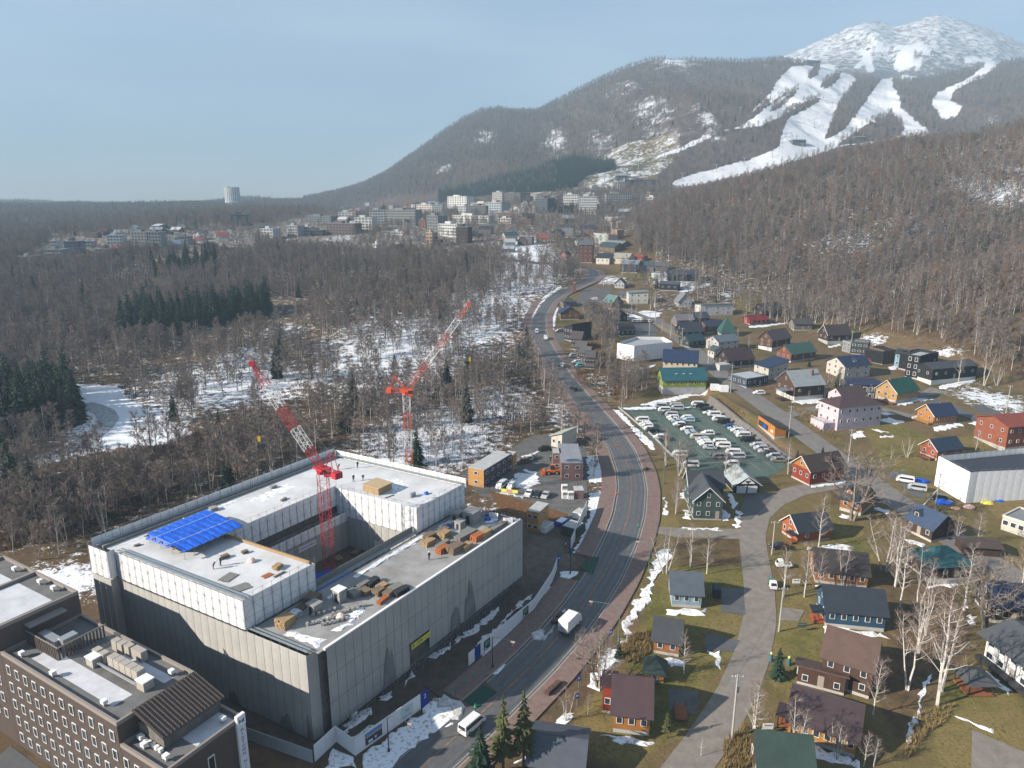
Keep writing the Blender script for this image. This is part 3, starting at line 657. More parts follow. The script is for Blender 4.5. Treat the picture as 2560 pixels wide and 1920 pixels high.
ribbon(SIDE_ROAD, [(-3.1,0),(3.1,0)], .06, 'side_road', M_asph2)
ribbon(UPPER_ROAD, [(-4.4,0),(0,.04),(4.4,0)], .12, 'upper_road', M_asph3)
ribbon(LANE_A, [(-2.6,0),(2.6,0)], .16, 'lane', M_asph3); ribbon(LANE_B, [(-3,0),(3,0)], .20, 'lane', M_asph)
ribbon(LEFT_ROAD, [(-3.6,0),(3.6,0)], .12, 'forest_road', mat('icy_asphalt', (.10,.10,.105), .6, .4, var=.6, vscale=.6, col2=(.55,.56,.58)))
def sheet(name, poly, m, dz=.05, kind='structure', step=None, thick=0):
    """a polygon of ground points as a sheet that follows the terrain"""
    bm = bmesh.new(); vs_ = [bm.verts.new((p[0], p[1], 0)) for p in poly]
    try: f = bm.faces.new(vs_)
    except ValueError: bm.free(); return None
    bmesh.ops.triangulate(bm, faces=[f])
    if step:
        for _ in range(5):
            e = [e for e in bm.edges if e.calc_length() > step]
            if not e: break
            bmesh.ops.subdivide_edges(bm, edges=e, cuts=1); bmesh.ops.triangulate(bm, faces=bm.faces[:])
    co = np.array([v.co[:2] for v in bm.verts]); zz = zt(co[:,0], co[:,1])
    for v, z_ in zip(bm.verts, zz): v.co.z = z_ + dz
    bmesh.ops.recalc_face_normals(bm, faces=bm.faces[:])
    me = bpy.data.meshes.new(name); bm.to_mesh(me); bm.free(); me.materials.append(m)
    if me.polygons and me.polygons[0].normal.z < 0: me.flip_normals()
    o = link(bpy.data.objects.new(name, me)); o['kind'] = kind; return o
sheet('car_park', LOT, M_court, .05, step=12)
sheet('site_ground', polyw([(800,1895),(500,1760),(280,1570),(840,1270),(1310,1310),(1350,1290),(1480,1390),(1420,1440),(1345,1530),(1250,1610),(1170,1680),(1072,1765),(890,1895)], 2), M_mud, .03, step=15)
sheet('site_plates', polyw([(1310,1400),(1330,1335),(1420,1350),(1440,1400),(1400,1440),(1370,1460),(1320,1440)], 2), mat('muddy_plates', (.15,.125,.10), .8, .3, var=.5, vscale=.5, col2=(.07,.06,.05)), .05)
sheet('yard_ground', YARD, M_gravel, .06, step=12)
sheet('brown_bank', polyw([(1220,1225),(1340,1262),(1420,1285),(1410,1320),(1350,1300),(1250,1275)], 2), mat('brown_bracken', (.20,.10,.045), .9, .1, var=.6, vscale=1.0, col2=(.09,.055,.03), bump=.8, bscale=6), .10)
def zz(k, x, y):
    ox, oy, s = {3:(1200,1080,1.974), 4:(1860,1080,1.974), 5:(1860,700,2.766), 6:(1300,700,2.766), 7:(1200,400,3.687), 8:(700,400,3.687), 9:(1540,960,5.027), 2:(600,1080,1.975), 10:(1120,1060,4.88), 11:(0,400,3.16), 1:(0,1080,1.974), 12:(1300,640,3.687)}[k]
    return ox + x/s, oy + y/s
def gz(k, x, y): return ground(*zz(k, x, y))
def pz(k, pts, sub=2): return polyw([zz(k, *p) for p in pts], sub)
# driveways and forecourts
for nm, k, pts, m in (
    ('driveway', 3, [(1140,765),(1300,775),(1310,905),(1190,890),(1190,800),(1140,800)], M_asph), ('driveway', 3, [(1115,998),(1285,1030),(1250,1085),(1110,1078)], M_asph),
    ('driveway', 3, [(880,470),(1300,480),(1300,530),(960,520),(870,500)], M_asph2), ('driveway', 3, [(930,1265),(1080,1280),(1080,1340),(1060,1395),(930,1370)], M_gravel),
    ('forecourt', 6, [(1560,1490),(1720,1480),(1760,1500),(1700,1560),(1600,1659),(1500,1659)], M_asph), ('forecourt', 4, [(1125,1470),(1382,1580),(1500,1700),(1120,1700)], M_asph2),
    ('forecourt', 4, [(690,200),(780,190),(860,260),(900,330),(830,320),(750,240)], M_asph), ('gravel_lot', 6, [(400,110),(470,50),(640,55),(620,120),(560,150),(450,210),(395,180)], M_gravel),
    ('gravel_lot', 6, [(740,300),(900,300),(960,350),(920,420),(800,400)], M_asph), ('gravel_lot', 6, [(220,360),(300,350),(350,430),(230,440)], M_gravel), ('gravel_lot', 6, [(310,520),(380,500),(450,600),(400,620)], M_gravel),
    ('gravel_lot', 5, [(1200,790),(1290,740),(1420,780),(1300,800)], M_asph2), ('gravel_lot', 5, [(1560,880),(1650,860),(1800,930),(1720,950)], M_asph),
    ('town_lot', 8, [(330,810),(640,790),(960,780),(930,820),(620,850),(380,845)], M_gravel), ('town_lot', 8, [(1160,720),(1340,715),(1330,745),(1180,755)], M_gravel), ('town_lot', 8, [(200,770),(400,765),(420,800),(180,805)], M_gravel),
    ('bare_field', 4, [(1180,350),(1382,330),(1450,360),(1450,420),(1250,430)], M_drygrass), ('carport_pad', 4, [(180,865),(300,880),(270,935),(170,930)], M_asph2)):
    sheet(nm, pz(k, pts), m, .07)
sheet('hotel_parking', np.array([(-78,62),(-46,58),(-42.5,70.5),(-76,90.5)]), M_asph, .05)
# green mats at the two site entrances
for pts in ([(1105,1335),(1200,1255),(1265,1290),(1165,1370)],): sheet('entrance_mat', pz(2, pts), M_greenmat, .26)
sheet('entrance_mat', pz(3, [(495,680),(535,618),(590,622),(555,705)]), M_greenmat, .26)
sheet('entrance_ramp', pz(2, [(900,1250),(1130,1160),(1270,1290),(1160,1375),(1000,1320)]), M_mud, .22)
# car park lines: old tennis courts
def gline(name, a, b, wd, m, dz, parent=None):
    a, b = Vector((a[0], a[1], 0)), Vector((b[0], b[1], 0)); d = (b-a); l = d.length; d.normalize(); n_ = Vector((-d.y, d.x, 0))*wd/2
    P = [a-n_, b-n_, b+n_, a+n_]; o = mesh_obj(name, [(p.x, p.y, Z(p.x, p.y)+dz) for p in P], [(0,1,2,3)], m, parent); o['kind'] = 'structure'; return o
for i in range(6):
    for row in range(2):
        x0, y0 = (55, 262) if row == 0 else (70, 262)
for a, b in (((920,300),(1085,415)),((830,350),(910,410)),((1150,460),(1290,560)),((1000,475),(1110,550)),((1350,605),(1510,720)),((1250,660),(1320,710)),((1580,770),(1765,900)),((1420,770),(1530,850)),((1840,960),(2005,1075)),((1680,985),(1820,1090)),((300,355),(410,450)),((470,360),(555,440)),((440,480),(555,585)),((610,480),(720,560)),((830,660),(910,730)),((1005,810),(1125,910)),((1240,1005),(1370,1115)),
             ((940,420),(1085,415)),((1020,460),(1150,460)),((560,580),(1290,560)),((750,630),(1350,605)),((860,745),(1510,720)),((900,800),(1580,770)),((1060,860),(1700,830)),((1020,920),(1765,900)),((1100,995),(1840,965))):
    p, q = gz(9, *a), gz(9, *b); gline('court_line', p, q, .12, M_line, .062)
# snow: patches with a rounded edge and some thickness
def snow_patch(name, poly, h=.16, m=None, label=None, kind='stuff', jag=.75):
    p = np.array(poly); r = random.Random(int(abs(p[:,0].sum()*10)) % 9999)
    # roughen the outline
    q = []
    for i in range(len(p)):
        a, b = p[i], p[(i+1) % len(p)]; n_ = max(1, int(np.hypot(*(b-a))/.9))
        for k in range(n_):
            f = k/n_; c = a + (b-a)*f; q.append((c[0]+r.uniform(-jag,jag), c[1]+r.uniform(-jag,jag)))
    q = np.array(q); c = q.mean(0); n_ = len(q); V = []; F = []
    inner = q + (c-q)*np.minimum(.35, .5/(np.hypot(*(q-c).T)+.01))[:,None]
    h = h*.7
    for ring, hh in ((q, -.03), (inner, h)):
        z_ = zt(ring[:,0], ring[:,1])
        for (x_, y_), zv in zip(ring, z_): V.append((x_, y_, zv + hh + (r.uniform(-.04,.06) if hh > 0 else 0)))
    F = [(i, (i+1) % n_, n_+(i+1) % n_, n_+i) for i in range(n_)]
    bm = bmesh.new(); bv = [bm.verts.new(v) for v in V]
    for f in F:
        try: bm.faces.new([bv[i] for i in f])
        except ValueError: pass
    try: tf = bm.faces.new([bv[i] for i in range(n_, 2*n_)]); bmesh.ops.triangulate(bm, faces=[tf])
    except ValueError: pass
    bmesh.ops.recalc_face_normals(bm, faces=bm.faces[:])
    me = bpy.data.meshes.new(name); bm.to_mesh(me); bm.free(); me.materials.append(m or M_snow)
    o = link(bpy.data.objects.new(name, me)); o['kind'] = kind; return o
SNOWS = [(2,[(600,1620),(690,1530),(870,1400),(960,1330),(1010,1300),(1090,1330),(1130,1390),(1040,1450),(900,1540),(780,1640),(700,1700),(600,1700)],.18), (2,[(1145,1170),(1240,1090),(1330,1000),(1430,890),(1520,790),(1580,730),(1600,770),(1550,850),(1440,960),(1340,1060),(1270,1180),(1230,1215)],.18),
    (3,[(530,120),(600,112),(630,170),(625,245),(530,250)],.15),(3,[(545,295),(630,298),(590,420),(560,540),(530,600),(465,602),(520,480),(540,400)],.18),(3,[(400,690),(480,685),(440,760),(330,860),(280,930),(200,1020),(90,1190),(0,1180),(0,1120),(110,1000),(250,880),(370,740)],.16),
    (3,[(550,0),(575,0),(600,85),(585,80)],.12),(3,[(770,0),(800,0),(870,80),(850,88)],.15),
    (3,[(870,600),(930,570),(945,620),(890,690),(850,760),(830,830),(790,880),(740,960),(720,1040),(690,1040),(710,940),(770,840),(830,740)],.2),(3,[(620,1060),(670,1080),(680,1130),(610,1210),(570,1275),(520,1255),(560,1190)],.2),
    (3,[(440,1380),(360,1450),(270,1540),(180,1640),(210,1640),(300,1560),(400,1470),(460,1390)],.12),(3,[(925,880),(1010,876),(1115,882),(1110,905),(1030,912),(930,900)],.3),(3,[(840,1112),(940,1120),(1035,1148),(1035,1165),(930,1150),(840,1128)],.3),
    (3,[(610,1488),(720,1500),(845,1535),(840,1550),(730,1535),(612,1510)],.35),(3,[(985,470),(1190,478),(1190,486),(985,480)],.15),(3,[(1120,1082),(1180,1085),(1205,1115),(1180,1165),(1165,1160),(1180,1110)],.15),
    (3,[(1005,280),(1025,300),(1020,330),(990,330)],.12),(3,[(1010,380),(1040,390),(1035,435),(1000,430)],.12),(3,[(910,320),(925,380),(915,415),(905,400)],.12),(3,[(1190,380),(1230,400),(1225,440),(1190,430)],.12),(3,[(1260,385),(1290,390),(1280,470),(1255,480)],.12),(3,[(1220,300),(1240,300),(1280,350),(1250,380)],.12),
    (4,[(395,965),(500,975),(700,1002),(705,1022),(560,1005),(400,985)],.35),(4,[(170,1520),(330,1545),(560,1630),(575,1659),(450,1640),(180,1555)],.35),(4,[(345,755),(470,765),(620,780),(618,792),(480,788),(345,768)],.3),(4,[(310,570),(420,555),(520,560),(560,610),(460,580),(320,582)],.18),
    (4,[(320,265),(410,250),(510,245),(505,255),(420,262),(325,275)],.3),(4,[(795,530),(850,535),(890,560),(880,570),(800,545)],.3),(4,[(915,765),(1000,745),(1070,750),(1060,765),(980,770),(925,780)],.25),(4,[(1175,1165),(1230,1200),(1330,1290),(1300,1292),(1190,1210)],.3),
    (4,[(920,1200),(890,1290),(850,1400),(825,1530),(812,1530),(835,1400),(875,1290),(905,1200)],.15),(4,[(1040,1390),(1130,1420),(1240,1470),(1235,1480),(1120,1435)],.12),(4,[(650,370),(710,385),(700,405),(655,385)],.15),(4,[(470,405),(520,410),(525,430),(480,425)],.12),(4,[(1105,850),(1110,865),(1090,862)],.12),(4,[(1105,895),(1140,910),(1145,940),(1115,945)],.12),(4,[(995,510),(1045,520),(1040,535),(1000,530)],.2),
    (5,[(1055,870),(1100,840),(1200,820),(1330,830),(1200,840),(1120,865)],.3),(5,[(1315,1010),(1400,1000),(1500,990),(1520,1010),(1420,1030),(1320,1045)],.25),(5,[(1560,995),(1620,975),(1690,970),(1680,990),(1600,1005)],.15),(5,[(945,920),(1060,905),(1080,930),(960,935)],.15),(5,[(940,960),(1000,950),(1100,975),(1060,1000),(960,980)],.15),(5,[(740,1060),(830,1040),(830,1090),(745,1100)],.15),(5,[(870,1030),(960,1040),(1010,1060),(930,1050)],.12),(5,[(940,1080),(1040,1073),(1040,1083),(950,1090)],.1),(5,[(1145,940),(1205,935),(1200,955),(1150,955)],.15),
    (5,[(320,840),(400,820),(555,820),(520,850),(400,860)],.25),(5,[(1340,740),(1440,710),(1600,680),(1610,695),(1480,735),(1360,755)],.2),(5,[(990,600),(1040,595),(1070,620),(1000,622)],.15),(5,[(570,460),(670,440),(670,455),(580,470)],.15),(5,[(30,320),(150,310),(300,295),(290,303),(150,322),(40,332)],.15),
    (6,[(820,865),(1000,820),(1290,765),(1300,775),(1100,830),(920,870)],.25),(6,[(690,885),(830,878),(1100,875),(1270,880),(1000,890),(760,900)],.15),(6,[(735,630),(850,605),(940,585),(930,600),(820,635)],.15),(6,[(230,160),(265,190),(245,280),(225,360),(215,350),(225,260)],.15),(6,[(60,290),(110,190),(170,110),(280,40),(290,50),(190,120),(130,200),(85,290)],.15),(6,[(760,240),(860,210),(980,225),(960,255),(840,265)],.2),(6,[(1100,80),(1180,45),(1330,20),(1320,35),(1200,70),(1130,88)],.2),
    (6,[(620,890),(680,900),(780,1000),(900,1120),(940,1175),(900,1165),(800,1060),(700,960)],.15),(6,[(500,1160),(560,1165),(600,1070),(560,1080)],0)]
SNOWS += [(2,[(930,1115),(1010,1060),(1060,1040),(1050,1065),(960,1125)],.12),(2,[(1060,1035),(1160,960),(1280,860),(1290,872),(1170,985),(1070,1055)],.1),(2,[(1150,1070),(1260,970),(1380,860),(1370,880),(1250,1000),(1160,1090)],.1),(2,[(800,1230),(860,1180),(860,1210),(810,1255)],.12),(2,[(680,1320),(760,1285),(740,1310),(690,1335)],.12),(2,[(500,1480),(560,1400),(660,1360),(660,1400),(570,1460),(510,1500)],.14),(2,[(520,1530),(640,1450),(690,1440),(650,1490),(560,1540)],.12),(2,[(400,1659),(470,1560),(560,1590),(590,1659)],.14),(2,[(1360,860),(1440,800),(1440,812),(1370,875)],.1)]
SNOWS = [s for s in SNOWS if s[2] > 0]
for k, pts, h in SNOWS: snow_patch('snow_patch', pz(k, pts), h)
for k, pts in ((2,[(960,1320),(1010,1300),(1090,1320),(1125,1390),(1060,1440),(1040,1420),(1050,1370),(970,1360)]),(2,[(1440,1000),(1500,960),(1530,990),(1470,1040)]),(3,[(350,975),(400,900),(410,880),(405,940),(365,990),(290,1045),(300,1030)])): snow_patch('snow_pile', pz(k, pts), .5, M_dirtysnow)
# yard snow
for pts in ([(820,600),(950,540),(1080,580),(1140,760),(900,800),(780,760),(700,720)],[(540,830),(700,830),(960,890),(940,910),(700,870)],[(880,420),(1170,290),(1180,300),(900,440)]): snow_patch('snow_patch', pz(10, pts), .1)
# retaining wall of the car park (sloped panels) and its kerb
rw = empty('retaining_wall', gz(9, 1500, 520)); tag(rw, 'brown stone-faced sloping retaining wall along the car park', 'wall')
pts9 = [(1130,250),(1250,330),(1380,430),(1500,520),(1640,600),(1780,700),(1900,790),(2030,880),(2150,960)]
prev = None
for i in range(len(pts9)-1):
    a, b = gz(9, *pts9[i]), gz(9, *pts9[i+1]); h0 = 3.4*max(.15, 1-i/8.5); h1 = 3.4*max(.15, 1-(i+1)/8.5)
    d = (b-a).normalized(); n_ = Vector((-d.y, d.x, 0)); n_ = n_ if n_.x > 0 else -n_
    V = [a, b, b+n_*1.6+Vector((0,0,h1)), a+n_*1.6+Vector((0,0,h0)), b+n_*2.4+Vector((0,0,h1)), a+n_*2.4+Vector((0,0,h0)), b+n_*2.4, a+n_*2.4]
    mesh_obj('panel', [v - rw.location for v in V], [(0,1,2,3),(3,2,4,5),(5,4,6,7),(0,3,5,7),(1,6,4,2)], M_concd, rw)
wl = empty('low_wall', gz(9, 300, 500)); tag(wl, 'low pale concrete wall along the left side of the car park', 'wall')
pl = [(30,300),(150,400),(300,530),(440,640),(560,760),(640,850),(760,950),(890,1090)]
for i in range(len(pl)-1):
    a, b = gz(9, *pl[i]), gz(9, *pl[i+1]); m_ = MB(); d = b-a
    m_.obox(((a+b)/2 - wl.location) + Vector((0,0,-.2)), d.length-.02, .3, .9, math.atan2(d.y, d.x)); m_.build('panel', M_conc, wl)
# ------------------------------------------------------------------ the scaffolded building
M_wsheet = mat('white_sheeting', (.80,.80,.80), .65, .2, var=.10, vscale=.9, bump=.4, bscale=1.6)
M_gsheet = mat('grey_mesh_sheet', (.43,.415,.385), .75, .2, var=.22, vscale=.22, bump=.25, bscale=2.5, col2=(.34,.335,.32))
M_deck = mat('wet_concrete_deck', (.47,.47,.47), .75, .3, var=.5, vscale=.16, col2=(.66,.67,.69))
M_deckl = mat('dark_wet_deck', (.20,.195,.185), .6, .35, var=.5, vscale=.22, col2=(.36,.355,.345))
M_walk = mat('scaffold_walkway', (.33,.38,.41), .5, .4, .3, var=.3, vscale=2)
M_pipe = mat('scaffold_pipe', (.26,.265,.275), .5, .4, .3)
M_blue = mat('blue_tarpaulin', (.006,.105,.62), .45, .4, var=.3, vscale=.8, bump=.6, bscale=2.2)
M_wood = mat('pale_timber', (.42,.285,.155), .8, .2, var=.3, vscale=3)
M_wood2 = mat('weathered_timber', (.22,.165,.115), .85, .2, var=.3, vscale=3)
M_ply = mat('red_formwork', (.40,.135,.05), .7, .2, var=.2, vscale=3)
M_gstack = mat('grey_panels', (.24,.24,.22), .7, .3, var=.3, vscale=3)
M_red = mat('crane_red', (.42,.028,.040), .5, .4); M_orange = mat('crane_orange_red', (.62,.085,.028), .5, .4)
M_hoard = mat('white_hoarding', (.74,.75,.76), .45, .4); M_bgate = mat('blue_gate', (.010,.035,.26), .6, .3)
ORG = Vector((-28.5, 91.4, 0)); E1 = Vector((.556, .831, 0)); E2 = Vector((-.872, .490, 0))
def P(s, t, z=0.0): return ORG + E1*s + E2*t + Vector((0,0,z))
site = empty('scaffolded_building', ORG); tag(site, 'large building shell wrapped in grey and white scaffold sheeting beside the road', 'building')
def pl_(s, t, z=0.0): return P(s, t, z) - ORG
def pris(name, st, z0, z1, m, parent=site):
    return MB().prism([pl_(*q)[:2] for q in st], z0, z1).build(name, m, parent)
ZU, ZL = 19.9, 14.9
pris('front_wing', [(0,15),(0,50.6),(12.4,50.6),(12.4,15)], -.5, ZU, M_concd); pris('left_wing', [(12.42,36.4),(12.42,50.6),(54.2,50.6),(54.2,36.4)], -.5, ZU, M_concd)
pris('back_wing', [(40,15),(40,36.38),(54.2,36.38),(54.2,15)], -.5, ZU, M_concd); pris('road_wing', [(.8,.8),(.8,13.5),(54.2,13.5),(54.2,.8)], -.5, ZL, M_concd)
pris('ledge', [(12.5,33.4),(12.5,36.38),(39.98,36.38),(39.98,33.4)], -.5, 14.6, M_concd)
pris('roof_deck', [(-.6,14.7),(-.6,51),(12.8,51),(12.8,14.7)], ZU, ZU+.12, M_deck); pris('roof_deck', [(12.83,36),(12.83,51),(54.6,51),(54.6,36)], ZU, ZU+.12, M_deck)
pris('roof_deck', [(39.7,14.7),(39.7,35.97),(54.6,35.97),(54.6,14.7)], ZU, ZU+.12, M_deck); pris('roof_deck', [(.4,.4),(.4,13.9),(54.6,13.9),(54.6,.4)], ZL, ZL+.12, M_deckl)
pris('courtyard_floor', [(12,13),(12,37),(41,37),(41,13)], 7.0, 7.5, M_mud)
def panel_mesh(name, m, sag=.10):
    V = []; nx, nz = 4, 3
    for j in range(nz+1):
        for i in range(nx+1):
            x_, z_ = i/nx, j/nz; V.append((x_, -sag*math.sin(math.pi*x_)*(.4+.6*math.sin(math.pi*min(1,z_+.15))), z_))
    F = [(j*(nx+1)+i, j*(nx+1)+i+1, (j+1)*(nx+1)+i+1, (j+1)*(nx+1)+i) for j in range(nz) for i in range(nx)]
    me = bpy.data.meshes.new(name); me.from_pydata(V, [], F); me.materials.append(m); me.polygons.foreach_set('use_smooth', [True]*len(F)); return me
PW, PG = panel_mesh('white_sheet', M_wsheet, .10), panel_mesh('mesh_sheet', M_gsheet, .07)
def sheets(a, b, z0, z1, me, name, rows=1, wd=1.83, skip=None):
    A, B = pl_(*a), pl_(*b); d = B-A; n_ = max(1, round(d.length/wd)); w_ = d.length/n_; ang = math.atan2(d.y, d.x); h = (z1-z0)/rows
    for i in range(n_):
        for j in range(rows):
            if skip and skip(i*w_, z0+j*h): continue
            p = A + d*(i/n_)
            inst(name, me, site, (p.x, p.y, z0+j*h+.01), (0,0,ang), (w_*.965, 1, h*.984))
# front (left in the picture)
sheets((-1,46.6),(-1,14.2), .2, 15.2, PG, 'mesh_sheet', 1); sheets((-1,46.6),(-1,14.2), 15.2, 20.3, PW, 'white_sheet')
sheets((-2.4,52),(-2.4,46.6), .2, 15.6, PG, 'mesh_sheet', 1); sheets((-2.4,52),(-2.4,46.6), 15.6, 20.9, PW, 'white_sheet'); sheets((-2.4,46.6),(-1,46.6), .2, 15.6, PG, 'mesh_sheet'); sheets((-2.4,46.6),(-1,46.6), 15.6, 20.9, PW, 'white_sheet')
sheets((-1,14.2),(-1,1.4), .2, 15.3, PG, 'mesh_sheet', 1)
sheets((-1,1.4),(1.3,1.0), .2, 15.3, PG, 'mesh_sheet', 1)
# road side
gate = lambda x_, z_: 17.5 < x_ < 22.5 and z_ < 4.5
sheets((1.3,-.2),(19.2,-.2), 1.2, 15.4, PG, 'mesh_sheet', 3, 1.83); sheets((19.2,-.2),(24.4,-.2), 6.0, 15.4, PG, 'mesh_sheet', 2, 1.83); sheets((24.4,-.2),(55,-.2), 2.2, 15.4, PG, 'mesh_sheet', 3, 1.83)
sheets((55,-.2),(55,14), .5, 15.4, PG, 'mesh_sheet', 1, 2.4)
# courtyard
sheets((12.8,35.7),(39.5,35.7), 16.4, 21.0, PW, 'white_sheet'); sheets((12.8,33.0),(39.5,33.0), 13.4, 15.6, PW, 'white_sheet'); sheets((12.8,33.0),(39.5,33.0), 7.5, 13.4, PG, 'mesh_sheet')
sheets((39.4,35.7),(39.4,14.2), 14.4, 20.6, PW, 'white_sheet'); sheets((39.4,33.0),(39.4,14.2), 7.5, 14.4, PG, 'mesh_sheet')
# steps down to the road wing
sheets((-1,14.2),(13.2,14.2), 15.1, 20.4, PW, 'white_sheet'); sheets((39.4,14.2),(55,14.2), 15.1, 20.6, PW, 'white_sheet')
sheets((13.2,14.2),(13.2,33), 7.5, 20.4, PG, 'mesh_sheet', 1, 2.4)
# parapet sheeting along the far edges, seen from inside
sheets((55,51.8),(-2,51.8), 18.2, 22.0, PW, 'white_sheet', 1, 2.6); sheets((55.2,14),(55.2,51.8), 18.0, 21.6, PW, 'white_sheet', 1, 2.6)
# damp stains on the sheeting
M_stain = mat('damp_sheet', (.15,.15,.15), .6, .3, var=.35, vscale=.5, col2=(.24,.24,.235))
def stain(a, b, z0, z1, seed):
    A, B = pl_(*a), pl_(*b); d = B-A; o_ = Vector((d.y,-d.x,0)).normalized()*.2; r = random.Random(seed); n_ = 9; V = []
    for i in range(n_+1):
        f = i/n_; h = z1*(.35 + .65*math.sin(math.pi*f)**.7)*r.uniform(.7,1.05); p = A+d*f+o_; V += [(p.x,p.y,z0), (p.x,p.y,max(z0+.3,h))]
    mesh_obj('damp_stain', V, [(2*i,2*i+2,2*i+3,2*i+1) for i in range(n_)], M_stain, site)
stain((30.2,-.2),(33.4,-.2),2.3,7.5,1); stain((34.6,-.2),(38.0,-.2),2.3,10.5,2); stain((12.6,-.2),(15.4,-.2),1.3,9.5,3); stain((-1,8.2),(-1,5.4),.3,3.5,4); stain((-1,2.4),(-1,1.5),.3,5,5); stain((-1,20),(-1,17.5),.3,3,6)
# scaffold pipes
def pipes(name, a, b, z0, z1, off=.16, dz=1.8, wd=1.83, brace=True, r=.036):
    A, B = pl_(*a), pl_(*b); d = B-A; n_ = max(1, round(d.length/wd)); m_ = MB(); o_ = Vector((d.y, -d.x, 0)).normalized()*off
    for i in range(n_+1):
        p = A + d*(i/n_) + o_; m_.bar(p+Vector((0,0,z0)), p+Vector((0,0,z1)), r*1.6)
    nz = max(1, round((z1-z0)/dz)); h = (z1-z0)/nz
    for j in range(nz+1): m_.bar(A+o_+Vector((0,0,z0+j*h)), B+o_+Vector((0,0,z0+j*h)), r)
    if brace:
        for i in range(n_):
            for j in range(nz):
                p = A + d*(i/n_) + o_; q = A + d*((i+1)/n_) + o_
                (m_.bar(p+Vector((0,0,z0+j*h)), q+Vector((0,0,z0+(j+1)*h)), r*.8) if (i+j) % 2 else m_.bar(q+Vector((0,0,z0+j*h)), p+Vector((0,0,z0+(j+1)*h)), r*.8))
    o = m_.build(name, M_pipe, site); o['kind'] = 'stuff'
pipes('scaffold_pipes', (-1,46.6),(-1,14.2), 15.0, 20.6); pipes('scaffold_pipes', (-2.4,52),(-2.4,46.6), 15.6, 21.2); pipes('scaffold_pipes', (39.4,35.7),(39.4,14.2), 14.4, 21.4); pipes('scaffold_pipes', (12.8,35.7),(39.5,35.7), 15.6, 21.9); pipes('scaffold_pipes', (12.8,33),(39.5,33), 13.4, 16.4)
pipes('scaffold_pipes', (-1,14.2),(13.2,14.2), 15.1, 21.3); pipes('scaffold_pipes', (39.4,14.2),(55,14.2), 15.1, 21.5); pipes('scaffold_pipes', (55,51.8),(-2,51.8), 19.8, 22.6, -.25, 1.2, 1.83, False); pipes('scaffold_pipes', (55.2,14),(55.2,51.8), 19.8, 22.2, -.25, 1.2, 1.83, False)
pipes('scaffold_pipes', (1,-.5),(55,-.5), .1, 2.2, .2, 1.0, .9, True, .05); pipes('scaffold_pipes', (55,14),(1,14), 14.9, 16.2, -.3, .6, 1.83, False)
def strip(name, a, b, z, wd, m, th=.08, off=0.):
    A, B = pl_(*a), pl_(*b); d = B-A; MB().obox((A+B)/2 + Vector((d.y,-d.x,0)).normalized()*off + Vector((0,0,z)), d.length, wd, th, math.atan2(d.y, d.x)).build(name, m, site)
for k_ in (.35, 1.0): strip('walkway', (-.9,46.4), (-.9,14.3), 20.45, .4, M_walk, .06, -k_); strip('walkway', (-.9,14), (-.9,1.6), 15.35, .4, M_walk, .06, -k_)
strip('walkway', (13.1,14.6), (39.2,14.6), 15.2, 1.0, M_walk, .06); strip('toe_board', (13.1,15.3), (39.2,15.3), 15.0, .08, M_gstack, 1.4); strip('toe_board', (13.4,14.4), (13.4,20), 15.0, .08, M_gstack, 1.4)
strip('walkway', (54.6,51.2), (-1.5,51.2), 20.6, .7, M_walk, .06); strip('walkway', (54.7,14.6), (54.7,51), 20.5, .7, M_walk, .06); strip('edge_beam', (54.8,50.2), (-1,50.2), 20.02, .5, M_gstack, .5)
strip('white_edge_strip', (1.3,.25), (54.8,.25), 15.05, .45, M_white, .38); strip('ridge_beam', (13.4,36.3), (39.2,36.3), 20.02, .4, M_wood, .25)
strip('deck_beam', (13.0,36.9), (13.0,15.2), 20.03, .35, M_wood, .4)
# roof clutter -------------------------------------------------------
def thing_at(name, s, t, z, label, cat, rz=0.0, group=None):
    o = empty(name, P(s, t, z), math.atan2(E1.y, E1.x) + rz); return tag(o, label, cat, group)
def stack(s, t, z, L_, W_, H_, m, label, rz=0.0, n=4, group=None):
    o = thing_at('material_stack', s, t, z, label, 'stack', rz, group); r = random.Random(int(s*37+t*91))
    h = H_/n
    for i in range(n):
        m_ = MB(); nb = max(2, int(W_/.28)); w_ = W_/nb
        for j in range(nb): a = r.uniform(-.12,.12); m_.box(-L_/2+a, L_/2+a, -W_/2+j*w_+.015, -W_/2+(j+1)*w_-.015, i*h+.03, (i+1)*h-.02)
        k_ = m_.build('layer', m, o); k_['kind'] = 'stuff'
    return o
zd = ZL+.12; zu = ZU+.12
words_ = ['first', 'second', 'third', 'fourth', 'fifth', 'sixth', 'seventh', 'eighth', 'ninth', 'tenth', 'eleventh', 'twelfth', 'thirteenth', 'fourteenth']
